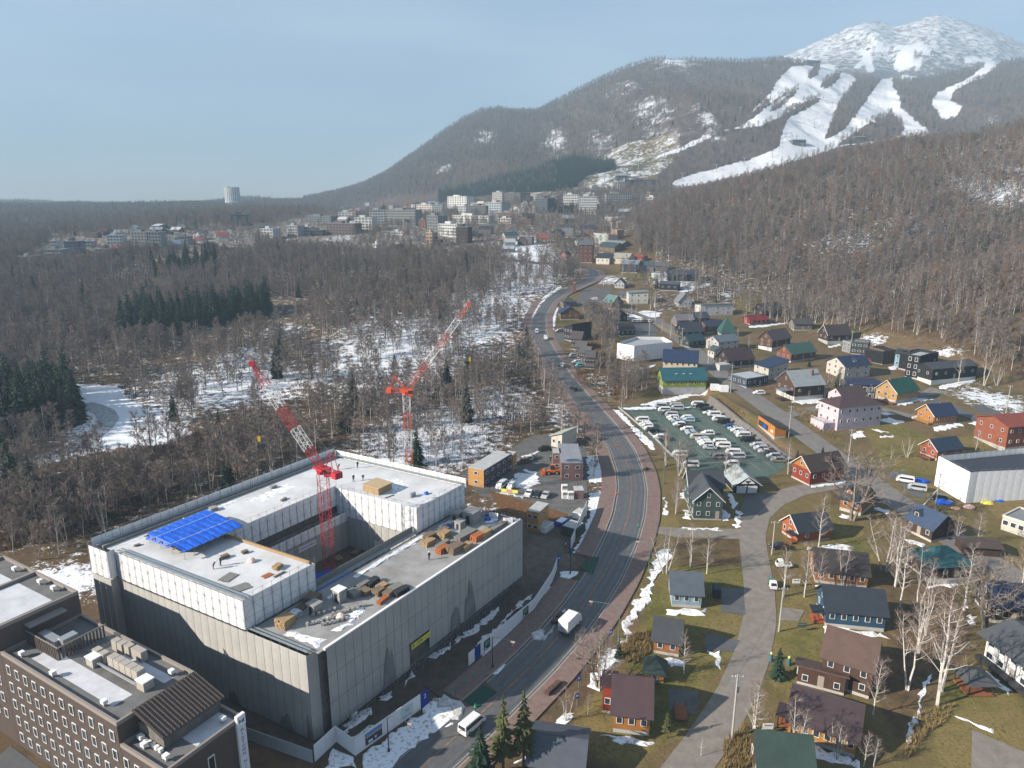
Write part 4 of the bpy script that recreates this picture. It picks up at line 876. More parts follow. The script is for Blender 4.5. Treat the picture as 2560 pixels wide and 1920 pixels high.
for i, (s, t, L_, W_, H_, m, c) in enumerate([(36.6,9.3,2.6,1.6,1.0,M_wood,'pale'),(38.6,10.6,2.4,1.6,1.2,M_wood2,'brown'),(40.6,8.6,2.3,1.7,1.3,M_wood,'tan'),(42.2,10.0,2.2,1.5,1.0,M_wood2,'weathered'),(37.4,6.6,3.4,1.0,.8,M_gstack,'grey pipe'),(35.5,5.2,2.6,1.4,1.1,M_ply,'red-topped'),(36.8,3.2,3.2,2.0,1.4,M_wood2,'tall brown'),(38.8,2.2,2.6,1.4,1.0,M_wood,'flat pale'),(41.6,5.2,3.0,1.6,1.0,M_gstack,'grey panel'),(44.0,5.6,3.2,2.4,.8,M_gstack,'broad grey panel'),(43.0,2.6,2.4,1.6,1.2,M_ply,'rusty'),(45.2,2.4,2.6,1.6,1.1,M_wood,'squat tan'),(48.3,1.9,3.4,1.1,.9,M_gstack,'long grey'),(51.3,2.0,3.0,1.0,.7,M_wood2,'long brown')]):
    stack(s, t, zd, L_, W_, H_, m, f'{c} timber and formwork stack, {words_[i]} in the far road wing cluster', rng.uniform(-.1,.1), 4, 'stacks on the road wing roof')
for i, (s, t, L_, W_, H_, m, c) in enumerate([(15.0,7.6,1.6,2.0,1.1,M_gstack,'grey'),(16.6,6.6,1.6,2.0,.9,M_wood2,'brown'),(17.8,8.4,2.6,1.3,1.0,M_gstack,'long grey'),(19.6,7.8,2.8,1.3,.9,M_dark,'black'),(17.6,4.6,1.8,1.5,1.1,M_wood2,'dark brown'),(19.4,5.4,2.0,1.4,.8,M_wood,'pale'),(18.0,2.8,1.6,1.4,1.0,M_wood2,'squat brown'),(20.0,3.0,2.6,1.5,.9,M_gstack,'wide grey'),(16.2,2.4,2.4,.9,.6,M_ply,'red-netted'),(19.6,1.4,3.0,1.0,1.0,M_dark,'long black')]):
    stack(s, t, zd, L_, W_, H_, m, f'{c} formwork stack, {words_[i]} in the courtyard corner cluster', rng.uniform(-.15,.15), 4, 'stacks on the road wing roof')
stack(3.2,10.4, zd, 2.4, 2.2, 1.5, M_wood, 'square tan timber stack alone near the road wing front edge', .1, 5); stack(10.3,12.1, zd, 2.2, 2.2, 1.3, M_wood2, 'dark timber stack beside the white step sheeting', .2, 5); stack(8.4,12.3, zd, 2.0, 1.6, .3, M_wood2, 'low dark timber pallet beside the white step sheeting', .2, 2)
def hut(s, t, z, a, b, h, label, top=M_conc):
    o = thing_at('roof_hut', s, t, z, label, 'hut'); MB().box(-a/2,a/2,-b/2,b/2,0,h).build('wall', M_conc, o); MB().box(-a/2-.15,a/2+.15,-b/2-.15,b/2+.15,h,h+.12).build('roof', top, o); MB().box(-a/2-.02,-a/2+.05,-b*.2,b*.2,.05,h*.75).build('opening', M_dark, o); return o
hut(8.4,9.6, zd, 1.7,1.7,1.5, 'small concrete roof shaft with dark opening near the blocks'); hut(12.8,8.6, zd, 1.5,1.7,2.2, 'concrete roof shaft with white snow-covered lid', M_white)
hut(45.6,8.6, zd, 1.7,1.5,1.6, 'low concrete shaft in front of the tarped shaft'); hh = hut(49.4,8.4, zd, 3.0,2.6,2.5, 'large concrete roof shaft with blue tarpaulin on its side'); MB().box(1.52,1.58,-1.0,.9,.3,2.4).build('tarpaulin', M_blue, hh); hut(48.6,11.5, zd, 2.0,2.0,1.8, 'grey concrete shaft behind the large tarped shaft')
# rows of small concrete blocks
bme = MB().box(-.22,.22,-.22,.22,0,.55).mesh('block', M_conc); k_ = 0
for r_, (s0, t0, n_, ds, dt) in enumerate([(4.8,7.4,6,.75,-.42),(7.2,8.6,5,.75,-.38),(9.0,6.2,6,.62,-.42),(6.0,5.4,6,.62,-.40),(11.2,5.4,5,.6,-.4),(5.2,10.3,4,.9,-.3)]):
    for i in range(n_):
        o = inst('concrete_block', bme, None, P(s0+ds*i, t0+dt*i, zd), (0,0,rng.uniform(0,.4))); tag(o, f'small grey concrete block in the {words_[r_]} row of blocks on the near roof', 'block', f'{words_[r_]} row of roof blocks')
# snow on the decks
def deck_snow(st, z, h=.14, jag=.25):
    r = random.Random(int(st[0][0]*50)); pts_ = []
    for i in range(len(st)):
        a, b = st[i], st[(i+1) % len(st)]; n_ = max(2, int(math.hypot(b[0]-a[0], b[1]-a[1])/.5))
        for k in range(n_): f = k/n_; pts_.append((a[0]+(b[0]-a[0])*f + r.uniform(-jag,jag), a[1]+(b[1]-a[1])*f + r.uniform(-jag,jag)))
    c = (sum(p[0] for p in pts_)/len(pts_), sum(p[1] for p in pts_)/len(pts_)); n_ = len(pts_); V = [P(p[0], p[1], z) for p in pts_]
    V += [P(p[0]+(c[0]-p[0])*.25, p[1]+(c[1]-p[1])*.25, z+h*r.uniform(.5,1.4)) for p in pts_] + [P(c[0], c[1], z+h*1.2)]
    F = [(i,(i+1)%n_,n_+(i+1)%n_,n_+i) for i in range(n_)] + [(n_+i, n_+(i+1)%n_, 2*n_) for i in range(n_)]
    o = mesh_obj('snow_patch', V, F, M_snow); o['kind'] = 'stuff'
for st in ([(20,12.6),(30,12.8),(39,13.0),(39,11.9),(30,11.6),(20,11.8)],[(1.2,8.5),(1.6,4),(1.4,1.6),(3.4,2.2),(3.0,5),(2.4,8.4)],[(8,2.0),(12,2.4),(13.4,4.4),(11.6,4.6),(9.4,3.4)],[(4,12.8),(8,13),(8,11.6),(5,11.4)],[(2.4,12.2),(3.6,12.8),(4.4,11.6),(3,11.2)],[(5.4,3.4),(7.4,3.0),(9.4,2.2),(8.4,1.6),(6,2.2)],[(44,12.8),(52,12.6),(53,10.8),(47,11.6)],[(50,6),(53,6.2),(53,4.4),(51,4.6)],[(12,10.8),(13.6,11.2),(13.4,10.2)],[(7.2,6.8),(8.2,7.0),(8.0,6.2)],[(43,12.6),(43.6,7.4),(44.4,7.6),(44.2,12.4)]): deck_snow(st, zd)
for st in ([(14,49.2),(26,49.4),(26,47.6),(15,48)],[(41,30),(46,33),(52,30),(50,24),(44,22)],[(24,47),(38,47.6),(38,44),(26,43)]): deck_snow(st, zu-.06, .07, .5)
# blue canopy over formwork
cv = thing_at('tarpaulin_canopy', 9.5, 39.6, zu, 'bright blue tarpaulin canopy over timber formwork on the front wing', 'canopy')
nx, ny = 26, 10; V = []; F = []
for j in range(ny+1):
    for i in range(nx+1):
        x_ = -6 + 12*i/nx; y_ = -6 + 12*j/ny; V.append((x_, y_, 2.1 + .10*math.sin(i*2.1+j*.3) + .06*rng.uniform(-1,1) - .25*(abs(y_)/6)**4 + .02*x_ - (1.0 if i in (0,) and j > 3 else 0)))
for j in range(ny):
    for i in range(nx): F.append((j*(nx+1)+i, j*(nx+1)+i+1, (j+1)*(nx+1)+i+1, (j+1)*(nx+1)+i))
mesh_obj('tarpaulin', V, F, M_blue, cv)
for k in range(6): MB().box(-6.4,5.8,-5.6+k*2.2,-5.4+k*2.2,1.55,1.75).build('timber_bearer', M_wood, cv)
for k in range(7):
    for q in range(4): MB().bar((-5.6+k*1.85,-5.4+q*3.6,0), (-5.6+k*1.85,-5.4+q*3.6,1.6), .08).build('prop', M_pipe, cv)
for k in (-2.4, 2.2): MB().bar((-6,k,2.35), (6,k*1.1,2.35), .07).build('rope', M_wsheet, cv)
fb = thing_at('formwork_box', 43.6, 28.0, zu, 'pale plywood formwork box on the back wing roof', 'formwork'); MB().box(-2.0,2.0,-2.2,2.2,0,1.5).build('wall', M_wood, fb); MB().box(-2.2,2.2,-2.4,2.4,1.5,1.62).build('lid', mat('plywood', (.50,.37,.22), .7, .2, var=.2, vscale=2), fb); MB().box(-2.02,-1.4,2.2,2.24,.1,1.1).build('opening', M_dark, fb)
for i, (s, t, L_, W_, H_, m, lb) in enumerate([(3.0,22.6,2.6,2.0,.15,M_gstack,'flat bundle of grey strips on the front wing deck'),(1.6,18.2,3.0,2.2,.15,M_gstack,'second flat bundle of grey strips near the front wing corner'),(9.2,18.4,1.6,1.1,.7,M_wood,'tan timber crate beside the front wing inner rail'),(6.6,17.8,1.6,1.2,.12,M_ply,'flat orange formwork sheet on the front wing deck'),(7.2,29.0,1.6,.8,.6,M_wood2,'brown timber bench pile near two workers'),(7.8,16.4,2.2,.4,.2,M_wood2,'loose brown planks by the front wing inner edge'),(30,40.5,1.6,.6,.4,M_gstack,'grey bundle on the left wing deck'),(33.5,47.6,1.4,.8,.6,M_conc,'pale bagged material on the left wing deck'),(19.5,48.2,1.4,1.4,.7,M_conc,'white bags on the left wing deck near the canopy'),(44.5,19.5,1.5,.5,.9,M_steel,'blue-grey steel box on the back wing deck'),(42.0,23.5,2.2,.3,.15,M_wood2,'planks on the back wing deck'),(2.6,46.0,1.0,.6,.3,M_wood2,'small timber bundle at the front wing corner'),(10.2,27.6,1.0,.8,.5,M_wood2,'small brown tool box on the front wing deck')]):
    stack(s, t, zu, L_, W_, H_, m, lb, rng.uniform(-.3,.3), 2 if H_ < .3 else 3)
for i, (s, t, z_, r_, m, lb) in enumerate([(8.6,24.0,zu,.7,mat('pink_bag',(.70,.52,.46),.8,.2),'pale pink builder bag on the front wing deck'),(9.0,4.6,zd,.8,mat('pink_bag',(.7,.5,.45)),'pink and white builder bag beside the concrete blocks'),(47.0,18.0,zu,.55,M_blue,'blue tarpaulin bundle on the back wing deck'),(52.4,9.0,zd,.7,M_blue,'blue tarpaulin heap behind the large roof shaft'),(44.8,10.8,zd,.6,M_blue,'blue tarpaulin heap left of the roof shafts'),(51.6,6.0,zd,.7,M_blue,'blue tarpaulin heap right of the large roof shaft')]):
    o = thing_at('builder_bag', s, t, z_, lb, 'bag'); bm = bmesh.new(); bmesh.ops.create_icosphere(bm, subdivisions=2, radius=r_)
    for v in bm.verts: v.co.z = max(v.co.z*.8, -.25*r_) + .22*r_; v.co += Vector((rng.uniform(-.12,.12), rng.uniform(-.12,.12), rng.uniform(-.08,.12)))*r_
    me = bpy.data.meshes.new('bag'); bm.to_mesh(me); bm.free(); me.materials.append(m); inst('bag', me, o)
# tumbled white sheets at the far end of the road wing
for i, (s, t, a, rz) in enumerate([(53.4,11.6,2.6,.2),(53.6,8.4,2.6,-.2),(53.8,5.6,2.2,.1),(53.0,2.0,2.0,.5)]):
    V = [(-a/2,-1,0),(a/2,-1,.1),(a/2,.9,1.3),(-a/2,.9,1.4),(-a/2,1.0,0),(a/2,1.0,0),(0,-.6,.25),(0,.5,1.2)]
    o = thing_at('white_tarpaulin', s, t, zd, f'crumpled white tarpaulin, {words_[i]} along the road wing far end', 'tarpaulin', rz+1.57); mesh_obj('sheet', V, [(0,6,7,3),(6,1,2,7),(3,2,5,4)], M_wsheet, o)
bt = thing_at('blue_tarpaulin', 26.6, 25.6, 7.52, 'blue tarpaulin on the courtyard floor round the crane foot', 'tarpaulin')
mesh_obj('sheet', [(rng.uniform(-.4,.4)+4.2*math.cos(a*.5236)*(1+.2*math.sin(a*3)), 3.6*math.sin(a*.5236), .15+.12*rng.random()) for a in range(12)] + [(0,0,.5)], [(i,(i+1)%12,12) for i in range(12)], M_blue, bt)
for i, (s, t) in enumerate([(36.5,24),(37.4,29),(33,25),(35,20.5),(33.5,30),(37.5,18.2)]): stack(s, t, 7.52, 2.2, 1.4, .7, [M_dark, M_wood2, M_gstack][i % 3], f'{["dark","brown","grey"][i%3]} material pile, {words_[i]} on the shaded courtyard floor', .3*i, 3)
# writing ------------------------------------------------------------
def text(name, s_, size, m, parent, loc, rot, ext=.01, align='CENTER', spacing=1.0):
    cu = bpy.data.curves.new(name, 'FONT'); cu.body = s_; cu.size = size; cu.align_x = align; cu.align_y = 'CENTER'; cu.extrude = ext; cu.resolution_u = 2; cu.space_character = spacing
    to = bpy.data.objects.new(name, cu); dg = bpy.context.evaluated_depsgraph_get(); me = bpy.data.meshes.new_from_object(to)
    bpy.data.objects.remove(to); me.materials.clear(); me.materials.append(m); return inst(name, me, parent, loc, rot)
def board(name, a, b, z0, z1, m, label, cat, off=.12, parent=None, txt=None):
    """a flat sign hung on a wall from a to b (points of the building grid)"""
    A, B = P(*a), P(*b); d = B-A; o_ = Vector((d.y,-d.x,0)).normalized(); c = (A+B)/2 + o_*off; c.z = z0
    r = empty(name, c, math.atan2(d.y, d.x)); tag(r, label, cat); MB().box(-d.length/2, d.length/2, -.02, .02, 0, z1-z0).build('board', m, r)
    for s_, size, x_, z_, mm, sp in (txt or []): text('lettering', s_, size, mm, r, (x_, -.03, z_), (R(90),0,0), .004, spacing=sp)
    return r
M_yel = mat('yellow_banner', (.72,.68,.10), .6, .2); M_ink = mat('black_print', (.02,.02,.02), .6, .2); M_inkr = mat('red_print', (.45,.02,.02), .6, .2); M_inkb = mat('blue_print', (.02,.06,.40), .6, .2); M_inkg = mat('green_print', (.03,.22,.15), .6, .2); M_teal = mat('teal_print', (.03,.32,.34), .6, .2)
board('height_banner', (19.3,-.4), (24.3,-.4), 4.9, 5.9, M_yel, 'yellow height limit banner over the building gate', 'banner', .15, txt=[('高さ制限', .72, -.95, .5, M_ink, 1.0), ('4.5', .75, 1.15, .5, M_inkr, 1.0), ('m', .75, 2.1, .5, M_ink, 1.0)])
board('safety_banner', (26.0,33), (30.6,33), 11.7, 12.8, M_white, 'white KY safety banner on the courtyard left wall', 'banner', .2, txt=[('KY', .8, -1.8, .55, M_inkr, 1.0), ('危険予知活動', .44, -.1, .55, M_inkb, 1.0), ('実施中', .46, 1.65, .55, M_teal, 1.0)])
board('warning_sign', (39.4,25.4), (39.4,24.0), 9.2, 11.0, M_white, 'white and red warning sign on the sunlit courtyard wall', 'sign', .2, txt=[('危険', .6, 0, 1.6, M_inkr, 1.0), ('✋', .8, 0, .7, M_ink, 1.0)])
# hoarding along the pavement ---------------------------------------
def hoarding(name, pts, h, label, m=M_hoard, special=None, wd=1.9):
    r = empty(name, (pts[0][0], pts[0][1], 0)); tag(r, label, 'fence'); k = 0
    for i in range(len(pts)-1):
        a, b = Vector((*pts[i][:2],0)), Vector((*pts[i+1][:2],0)); d = b-a; n_ = max(1, round(d.length/wd))
        for j in range(n_):
            c = a + d*((j+.5)/n_) - Vector((pts[0][0], pts[0][1], 0)); mm = special(i, j, n_) if special else None
            MB().obox((c.x, c.y, Z(c.x+pts[0][0], c.y+pts[0][1])-.1), d.length/n_-.03, .08, h+.1, math.atan2(d.y, d.x)).build('panel', mm or m, r)
            k += 1
    return r
fg = lambda *l: [ground(*zz(2, *q)) for q in l]
F1 = [Vector((-29.0,87.3,0)), Vector((-26.8,91.3,0)), Vector((-23.3,88.5,0)), Vector((-13.6,99.9,0))]
hoarding('hoarding', F1, 2.9, 'white hoarding with pictures along the pavement left of the site gate', special=lambda i, j, n_: M_bgate if i == 2 and j == n_-1 else None)
F2 = [Vector((-7.7,109.5,0)), Vector((-1.7,118.4,0)), Vector((4.4,127.2,0)), Vector((8.7,138.2,0)), Vector((10.6,146.2,0))]
hoarding('hoarding', F2, 2.6, 'curving white hoarding with green notices between the two site gates', special=lambda i, j, n_: M_bgate if (i == 0 and j == 1) or (i == 3 and j == n_-1) else None)
g3 = [ground(*zz(3, *q)) for q in ((440,600),(480,500),(525,390))]
hoarding('hoarding', g3, 2.8, 'white hoarding beside the far snow strip beyond the second gate', special=lambda i, j, n_: M_bgate if i == 0 and j == 0 else None)
hoarding('boundary_fence', [Vector((-29.2,87.1,0)), Vector((-46,94,0)), Vector((-60,102,0))], 2.2, 'grey boundary fence between the brown hotel and the scaffolded building', mat('grey_fence', (.42,.44,.46), .5, .3, var=.1, vscale=1))
def fence_sign(a, b, f0, f1, z0, z1, m, label, cat, txt=None, parts=None):
    A = a + (b-a)*f0; B = a + (b-a)*f1; d = B-A; o_ = Vector((d.y,-d.x,0)).normalized(); c = (A+B)/2 + o_*.09; c.z = z0
    r = empty('notice', c, math.atan2(d.y, d.x)); tag(r, label, cat); MB().box(-d.length/2, d.length/2, -.015, .015, 0, z1-z0).build('board', m, r)
    for s_, size, x_, z_, mm in (txt or []): text('lettering', s_, size, mm, r, (x_, -.025, z_), (R(90),0,0), .003)
    for x0, x1, za, zb, mm in (parts or []): MB().box(x0, x1, -.03, -.018, za, zb).build('print', mm, r)
    return r
M_gnot = mat('green_notice', (.012,.075,.045), .6, .2); M_pale = mat('pale_green_notice', (.50,.62,.60), .6, .2); M_sky = mat('poster_sky', (.10,.26,.55), .6, .2); M_dusk = mat('poster_dusk', (.50,.33,.25), .6, .2); M_pm = mat('poster_mountain', (.06,.055,.09), .6, .2)
fence_sign(F1[2], F1[3], .13, .34, .5, 2.5, M_pm, 'mountain photo poster on the white hoarding', 'poster', None, [(-1.5,1.5,1.45,1.98,M_sky),(-1.5,1.5,1.2,1.45,M_dusk),(-1.1,-.3,.2,.6,M_white),(.1,.5,.3,.7,M_pale)])
fence_sign(F1[2], F1[3], .60, .76, .5, 2.4, M_pale, 'pale green company notice on the white hoarding', 'notice', [('KI', .8, 0, 1.2, M_inkg)], [(-.9,.9,.2,.3,M_inkg)])
for a, b, f0, f1, lb in ((F2[0],F2[1],.42,.60,'dark green notice on the hoarding near the street lamp'),(F2[1],F2[2],.62,.80,'dark green notice higher up the curving hoarding')):
    fence_sign(a, b, f0, f1, .4, 2.3, M_gnot, lb, 'notice', None, [(-.7,.6,1.5,1.58,M_pale),(-.7,.7,1.2,1.28,M_pale),(-.7,.4,.9,.98,M_pale),(-.7,-.3,.15,.5,M_white)])
fence_sign(F2[3], F2[2], .45, .1, .8, 2.0, M_hoard, 'faint lettering board at the end of the curving hoarding', 'notice')
text('lettering', '2', 1.1, M_white, bpy.data.objects['hoarding'], F1[3]-F1[0]-(F1[3]-F1[2]).normalized()*.95 + Vector((.09,-.07,2.0)), (R(90),0,math.atan2(F1[3].y-F1[2].y, F1[3].x-F1[2].x)), .01)
# tower cranes -------------------------------------------------------
def lattice(name, a, b, w0, w1, m, parent, n=None, r=.06, up=None):
    a, b = Vector(a), Vector(b); d = (b-a); l = d.length; d.normalize(); u = (up or (Vector((0,1,0)) if abs(d.y) < .9 else Vector((1,0,0)))); u = (u - d*u.dot(d)).normalized(); v = d.cross(u); m_ = MB(); n = n or max(1, round(l/w0)); C = []
    for k in range(n+1):
        f = k/n; w_ = (w0+(w1-w0)*f)/2; p = a + (b-a)*f; C.append([p+u*w_*i+v*w_*j for i, j in ((1,1),(-1,1),(-1,-1),(1,-1))])
    for q in range(4): m_.bar(C[0][q], C[n][q], r*2.2)
    for k in range(n):
        for q in range(4):
            m_.bar(C[k][q], C[k+1][(q+1) % 4], r*1.2) if (k+q) % 2 else m_.bar(C[k][(q+1) % 4], C[k+1][q], r*1.2)
            m_.bar(C[k+1][q], C[k+1][(q+1) % 4], r)
    return m_.build(name, m, parent)
def crane(name, base, ztop, tip, wd, mred, mast_cols, jib_cols, label, cj):
    o = empty(name, base); tag(o, label, 'crane'); n_ = len(mast_cols); h = ztop/n_
    for i, c in enumerate(mast_cols): lattice('mast_section', (0,0,i*h), (0,0,(i+1)*h), wd, wd, {'r':mred,'w':M_white}[c], o, max(2, round(h/1.6)))
    T = Vector(tip) - Vector(base); A = Vector((0,0,ztop+.8)); n_ = len(jib_cols); L_ = T - A
    MB().tube((0,0,ztop), (0,0,ztop+.9), wd*.62, wd*.7, 10).build('slewing_ring', mred, o); MB().obox((-.2*cj[0],-.2*cj[1],ztop+.8), 3.0, 2.2, .35, math.atan2(cj[1], cj[0])).build('platform', mred, o)
    cb = MB().box(.7,1.9,-1.7,-.5,ztop-.2,ztop+1.5).build('cab', mred, o); MB().box(.72,1.88,-1.74,-1.7,ztop+.5,ztop+1.3).build('window', M_dark, cb)
    for i, c in enumerate(jib_cols):
        w0 = wd*.85 if i < n_-1 else wd*.8; w1 = wd*.85 if i < n_-1 else .35
        lattice('jib_section', A + L_*(i/n_), A + L_*((i+1)/n_), (wd*.5 if i == 0 else w0), w1, {'r':mred,'w':M_white}[c], o, max(3, round(L_.length/n_/1.3)))
    MB().obox(T + Vector((0,0,-.3)), .9, .7, .9).build('jib_head', mred, o)
    K = Vector((cj[0], cj[1], 0)).normalized(); B_ = A + K*4.6 + Vector((0,0,.1)); Ap = A + K*3.2 + Vector((0,0,4.0))
    lattice('counter_jib', A, B_, wd*.6, wd*.5, mred, o, 4); m_ = MB()
    for q in (-.5, .5): n2 = Vector((-K.y, K.x, 0))*q; m_.bar(A+n2, Ap+n2, .22); m_.bar(B_+n2, Ap+n2, .16)
    m_.bar(Ap-Vector((-K.y,K.x,0))*.6, Ap+Vector((-K.y,K.x,0))*.6, .2); m_.build('a_frame', mred, o); MB().obox(B_ - Vector((0,0,.7)), 1.4, 1.6, 1.2, math.atan2(K.y, K.x)).build('counterweight', mred, o)
    MB().bar(Ap, A + L_*.97 + Vector((0,0,.4)), .05).build('luffing_rope', M_pipe, o)
    HK = T + Vector((0,0,-(14 if wd > 1.7 else 20))); MB().bar(T, HK, .05).build('hoist_rope', M_pipe, o); MB().obox(HK - Vector((0,0,.9)), .5, .4, .9).build('hook_block', mat('hook_yellow', (.60,.36,.02), .5, .3), o)
    return o
crane('tower_crane', (-36.2,127.3,7.5), 22.0, (-47.6,127.0,50.9), 1.8, M_red, 'rrrr', 'rwrwr', 'crimson tower crane with red and white jib standing in the courtyard', (.75,-.65))
crane('tower_crane', (-27.9,181,0), 30.5, (-11.1,182,54.0), 1.75, M_orange, 'wwrwrw', 'rrwrwr', 'orange-red and white tower crane behind the building', (-1,.15))
# ------------------------------------------------------------------ the brown hotel at the lower left
M_cor = mat('brown_corrugated', (.100,.078,.068), .6, .3, var=.15, vscale=.8)
wn = M_cor.node_tree; wv = wn.nodes.new('ShaderNodeTexWave'); wv.wave_type = 'BANDS'; wv.bands_direction = 'X'; wv.inputs['Scale'].default_value = 1.1; wtc = wn.nodes.new('ShaderNodeTexCoord'); wn.links.new(wtc.outputs['Object'], wv.inputs['Vector'])
wb = wn.nodes.new('ShaderNodeBump'); wb.inputs['Strength'].default_value = .9; wb.inputs['Distance'].default_value = .08; wn.links.new(wv.outputs['Fac'], wb.inputs['Height']); wn.links.new(wb.outputs['Normal'], wn.nodes['Principled BSDF'].inputs['Normal'])
M_roofg = mat('grey_roof_membrane', (.17,.168,.165), .8, .2, var=.35, vscale=.5); M_cap = mat('parapet_cap', (.26,.225,.20), .6, .3); M_roofs = mat('frosted_roof', (.44,.445,.47), .8, .2, var=.35, vscale=.45, col2=(.60,.61,.64))
M_unit = mat('beige_unit', (.36,.33,.29), .6, .3); M_glass = mat('window_glass', (.035,.042,.050), .12, .6); M_frame = mat('white_frame', (.75,.75,.74), .5, .3)
hotel = empty('brown_hotel', (-50,76.2,0), math.atan2(-.508,.861)); tag(hotel, 'dark brown corrugated hotel with flat roofs and rows of small white-framed windows', 'hotel')
def hbox(name, x0, x1, y0, y1, z0, z1, m, parent=hotel): return MB().box(x0,x1,y0,y1,z0,z1).build(name, m, parent)
def parapet(x0, x1, y0, y1, z, h=.55, t=.35):
    m_ = MB(); m_.box(x0,x1,y0,y0+t,z,z+h).box(x0,x1,y1-t,y1,z,z+h).box(x0,x0+t,y0+t,y1-t,z,z+h).box(x1-t,x1,y0+t,y1-t,z,z+h); m_.build('parapet', M_cap, hotel)
hbox('wall', -28.9, 0, 0, 11.6, -.5, 15.5, M_cor); hbox('wall', 0.01, 9.2, .02, 11.5, -.5, 12.4, M_cor); hbox('wall', -52, -28.92, -.02, 11.8, -.5, 19.4, M_cor)
hbox('roof', -28.5, -.4, .4, 11.2, 15.5, 15.56, M_roofg); hbox('roof', .4, 8.8, .4, 11.1, 12.4, 12.46, M_roofg); hbox('roof', -51.6, -29.3, .4, 11.4, 19.4, 19.46, M_roofg)
parapet(-28.9,0,0,11.6,15.5); parapet(.01,9.2,.02,11.5,12.4); parapet(-52,-28.92,-.02,11.8,19.4)
hbox('frost_patch', -24, -4, 1.8, 4.6, 15.565, 15.575, M_roofs); hbox('frost_patch', -14, -2.4, 8.2, 9.6, 15.565, 15.575, M_roofs); hbox('frost_patch', -40.8, -30.4, 1.2, 8.6, 19.465, 19.475, M_roofs); hbox('frost_patch', -51, -42, 1.2, 8.6, 19.465, 19.475, M_roofs); hbox('frost_patch', 4.6, 8.4, 5.0, 10.6, 12.465, 12.475, M_roofs)
hbox('roof_divider', -41.6, -41.1, .35, 11.4, 19.47, 19.95, M_cap)
WIN_F = MB().box(-.5,.5,-.05,.05,-.8,-.71).box(-.5,.5,-.05,.05,.71,.8).box(-.5,-.42,-.05,.05,-.71,.71).box(.42,.5,-.05,.05,-.71,.71).mesh('window', M_frame); WIN_P = MB().box(-.42,.42,-.02,.03,-.71,.71).mesh('pane', M_glass)
def window(parent, loc, rot=(0,0,0), sc=(1,1,1)):
    w_ = inst('window', WIN_F, parent, loc, rot, sc); inst('pane', WIN_P, w_); return w_
for r_ in range(5):
    for i in range(12):
        if r_ == 0 or True: window(hotel, (-27.2+i*2.35, -.06, 13.6-r_*2.9), sc=(1,1,.95))
    for i in range(4):
        if r_ > 0: window(hotel, (1.0+i*2.3, -.04, 13.6-r_*2.9-.3), sc=(1,1,.95))
    for i in range(9): window(hotel, (-50+i*2.4, -.08, 16.4-r_*2.9), sc=(1,1,.95))
window(hotel, (9.26, 6.2, 9.2), (0,0,R(90)), (1.0,1,1.6)); window(hotel, (9.26, 3.0, 4.2), (0,0,R(90)), (1.0,1,1.6))
# slatted plant screen, duct, sloping metal canopy
for i in range(17): hbox('screen_slat', -29+.1, -28.6+8.4-.02, 0, .0, 0, 0, M_cor) if False else hbox('screen_slat', -28.4+i*.5, -28.12+i*.5, 3.4, 3.5, 15.6, 17.6, M_cor)
for i in range(14): hbox('screen_slat', -20.1, -20.0, 3.6+i*.5, 3.86+i*.5, 15.6, 17.6, M_cor)
hbox('screen_rail', -28.5, -19.9, 3.5, 3.6, 17.5, 17.7, M_cap); hbox('screen_rail', -20.0, -19.9, 3.6, 10.6, 17.5, 17.7, M_cap)
hbox('duct', -27, -22.4, 4.4, 5.6, 15.9, 17.3, M_steel); hbox('duct', -22.6, -21.2, 5.0, 7.2, 15.9, 17.6, M_steel); hbox('plant_canopy', -28.9, -27.2, 3.6, 9.0, 18.4, 18.6, M_cap)
for i in range(5): hbox('condenser', -12.2+i*1.42, -10.9+i*1.42, 6.2, 7.4, 15.9, 17.5, M_unit)
for x_, y_ in ((-16.2,6.3),(-14.6,6.3),(-16.0,9.0),(-14.6,9.0),(-13.2,9.2),(-11.6,9.3),(-10.4,9.3)): hbox('rooftop_unit', x_, x_+1.2, y_, y_+1.0, 15.6, 17.2, M_unit)
for x_, y_ in ((-15.6,5.0),(-4.6,5.6)): a_ = hbox('plant_box', x_, x_+1.7, y_, y_+1.5, 15.6, 16.9, M_unit); hbox('plant_box_lid', x_-.1, x_+1.8, y_-.1, y_+1.6, 16.9, 17.05, M_white)
hbox('cable_tray', -14, -4.6, 5.4, 5.7, 16.3, 16.42, M_steel); hbox('cable_tray_base', -14, -4.6, 5.75, 6.05, 15.7, 15.8, M_conc)
for x_, y_, z_ in ((-25.5,1.3,15.56),(-17.0,1.2,15.56),(-5.0,1.4,15.56),(-3.0,9.8,15.56),(3.0,1.4,12.46),(1.4,2.0,12.46),(7.6,9.6,12.46),(7.2,1.6,12.46),(-33,10.2,19.46),(-37,10.2,19.46),(-45,10.2,19.46)):
    hbox('roof_vent', x_-.15, x_+.15, y_-.15, y_+.15, z_, z_+.45, M_unit); hbox('roof_vent_cap', x_-.38, x_+.38, y_-.32, y_+.32, z_+.45, z_+.95, M_white)
V = [(-.2,2.2,16.3),(-.2,11.4,16.3),(6.0,11.4,14.6),(6.0,2.2,14.6)]; mesh_obj('canopy_roof', V + [(x_,y_,z_-.15) for x_,y_,z_ in V], [(0,3,2,1),(4,5,6,7),(0,1,5,4),(1,2,6,5),(2,3,7,6),(3,0,4,7)], M_cor, hotel)
for i in range(17):
    y_ = 2.3 + i*.56; mesh_obj('canopy_rib', [(-.2,y_,16.31),(-.2,y_+.1,16.31),(6.0,y_+.1,14.61),(6.0,y_,14.61),(-.2,y_,16.45),(-.2,y_+.1,16.45),(6.0,y_+.1,14.75),(6.0,y_,14.75)], [(4,5,6,7),(0,4,7,3),(1,2,6,5),(3,7,6,2)], M_cor, hotel)
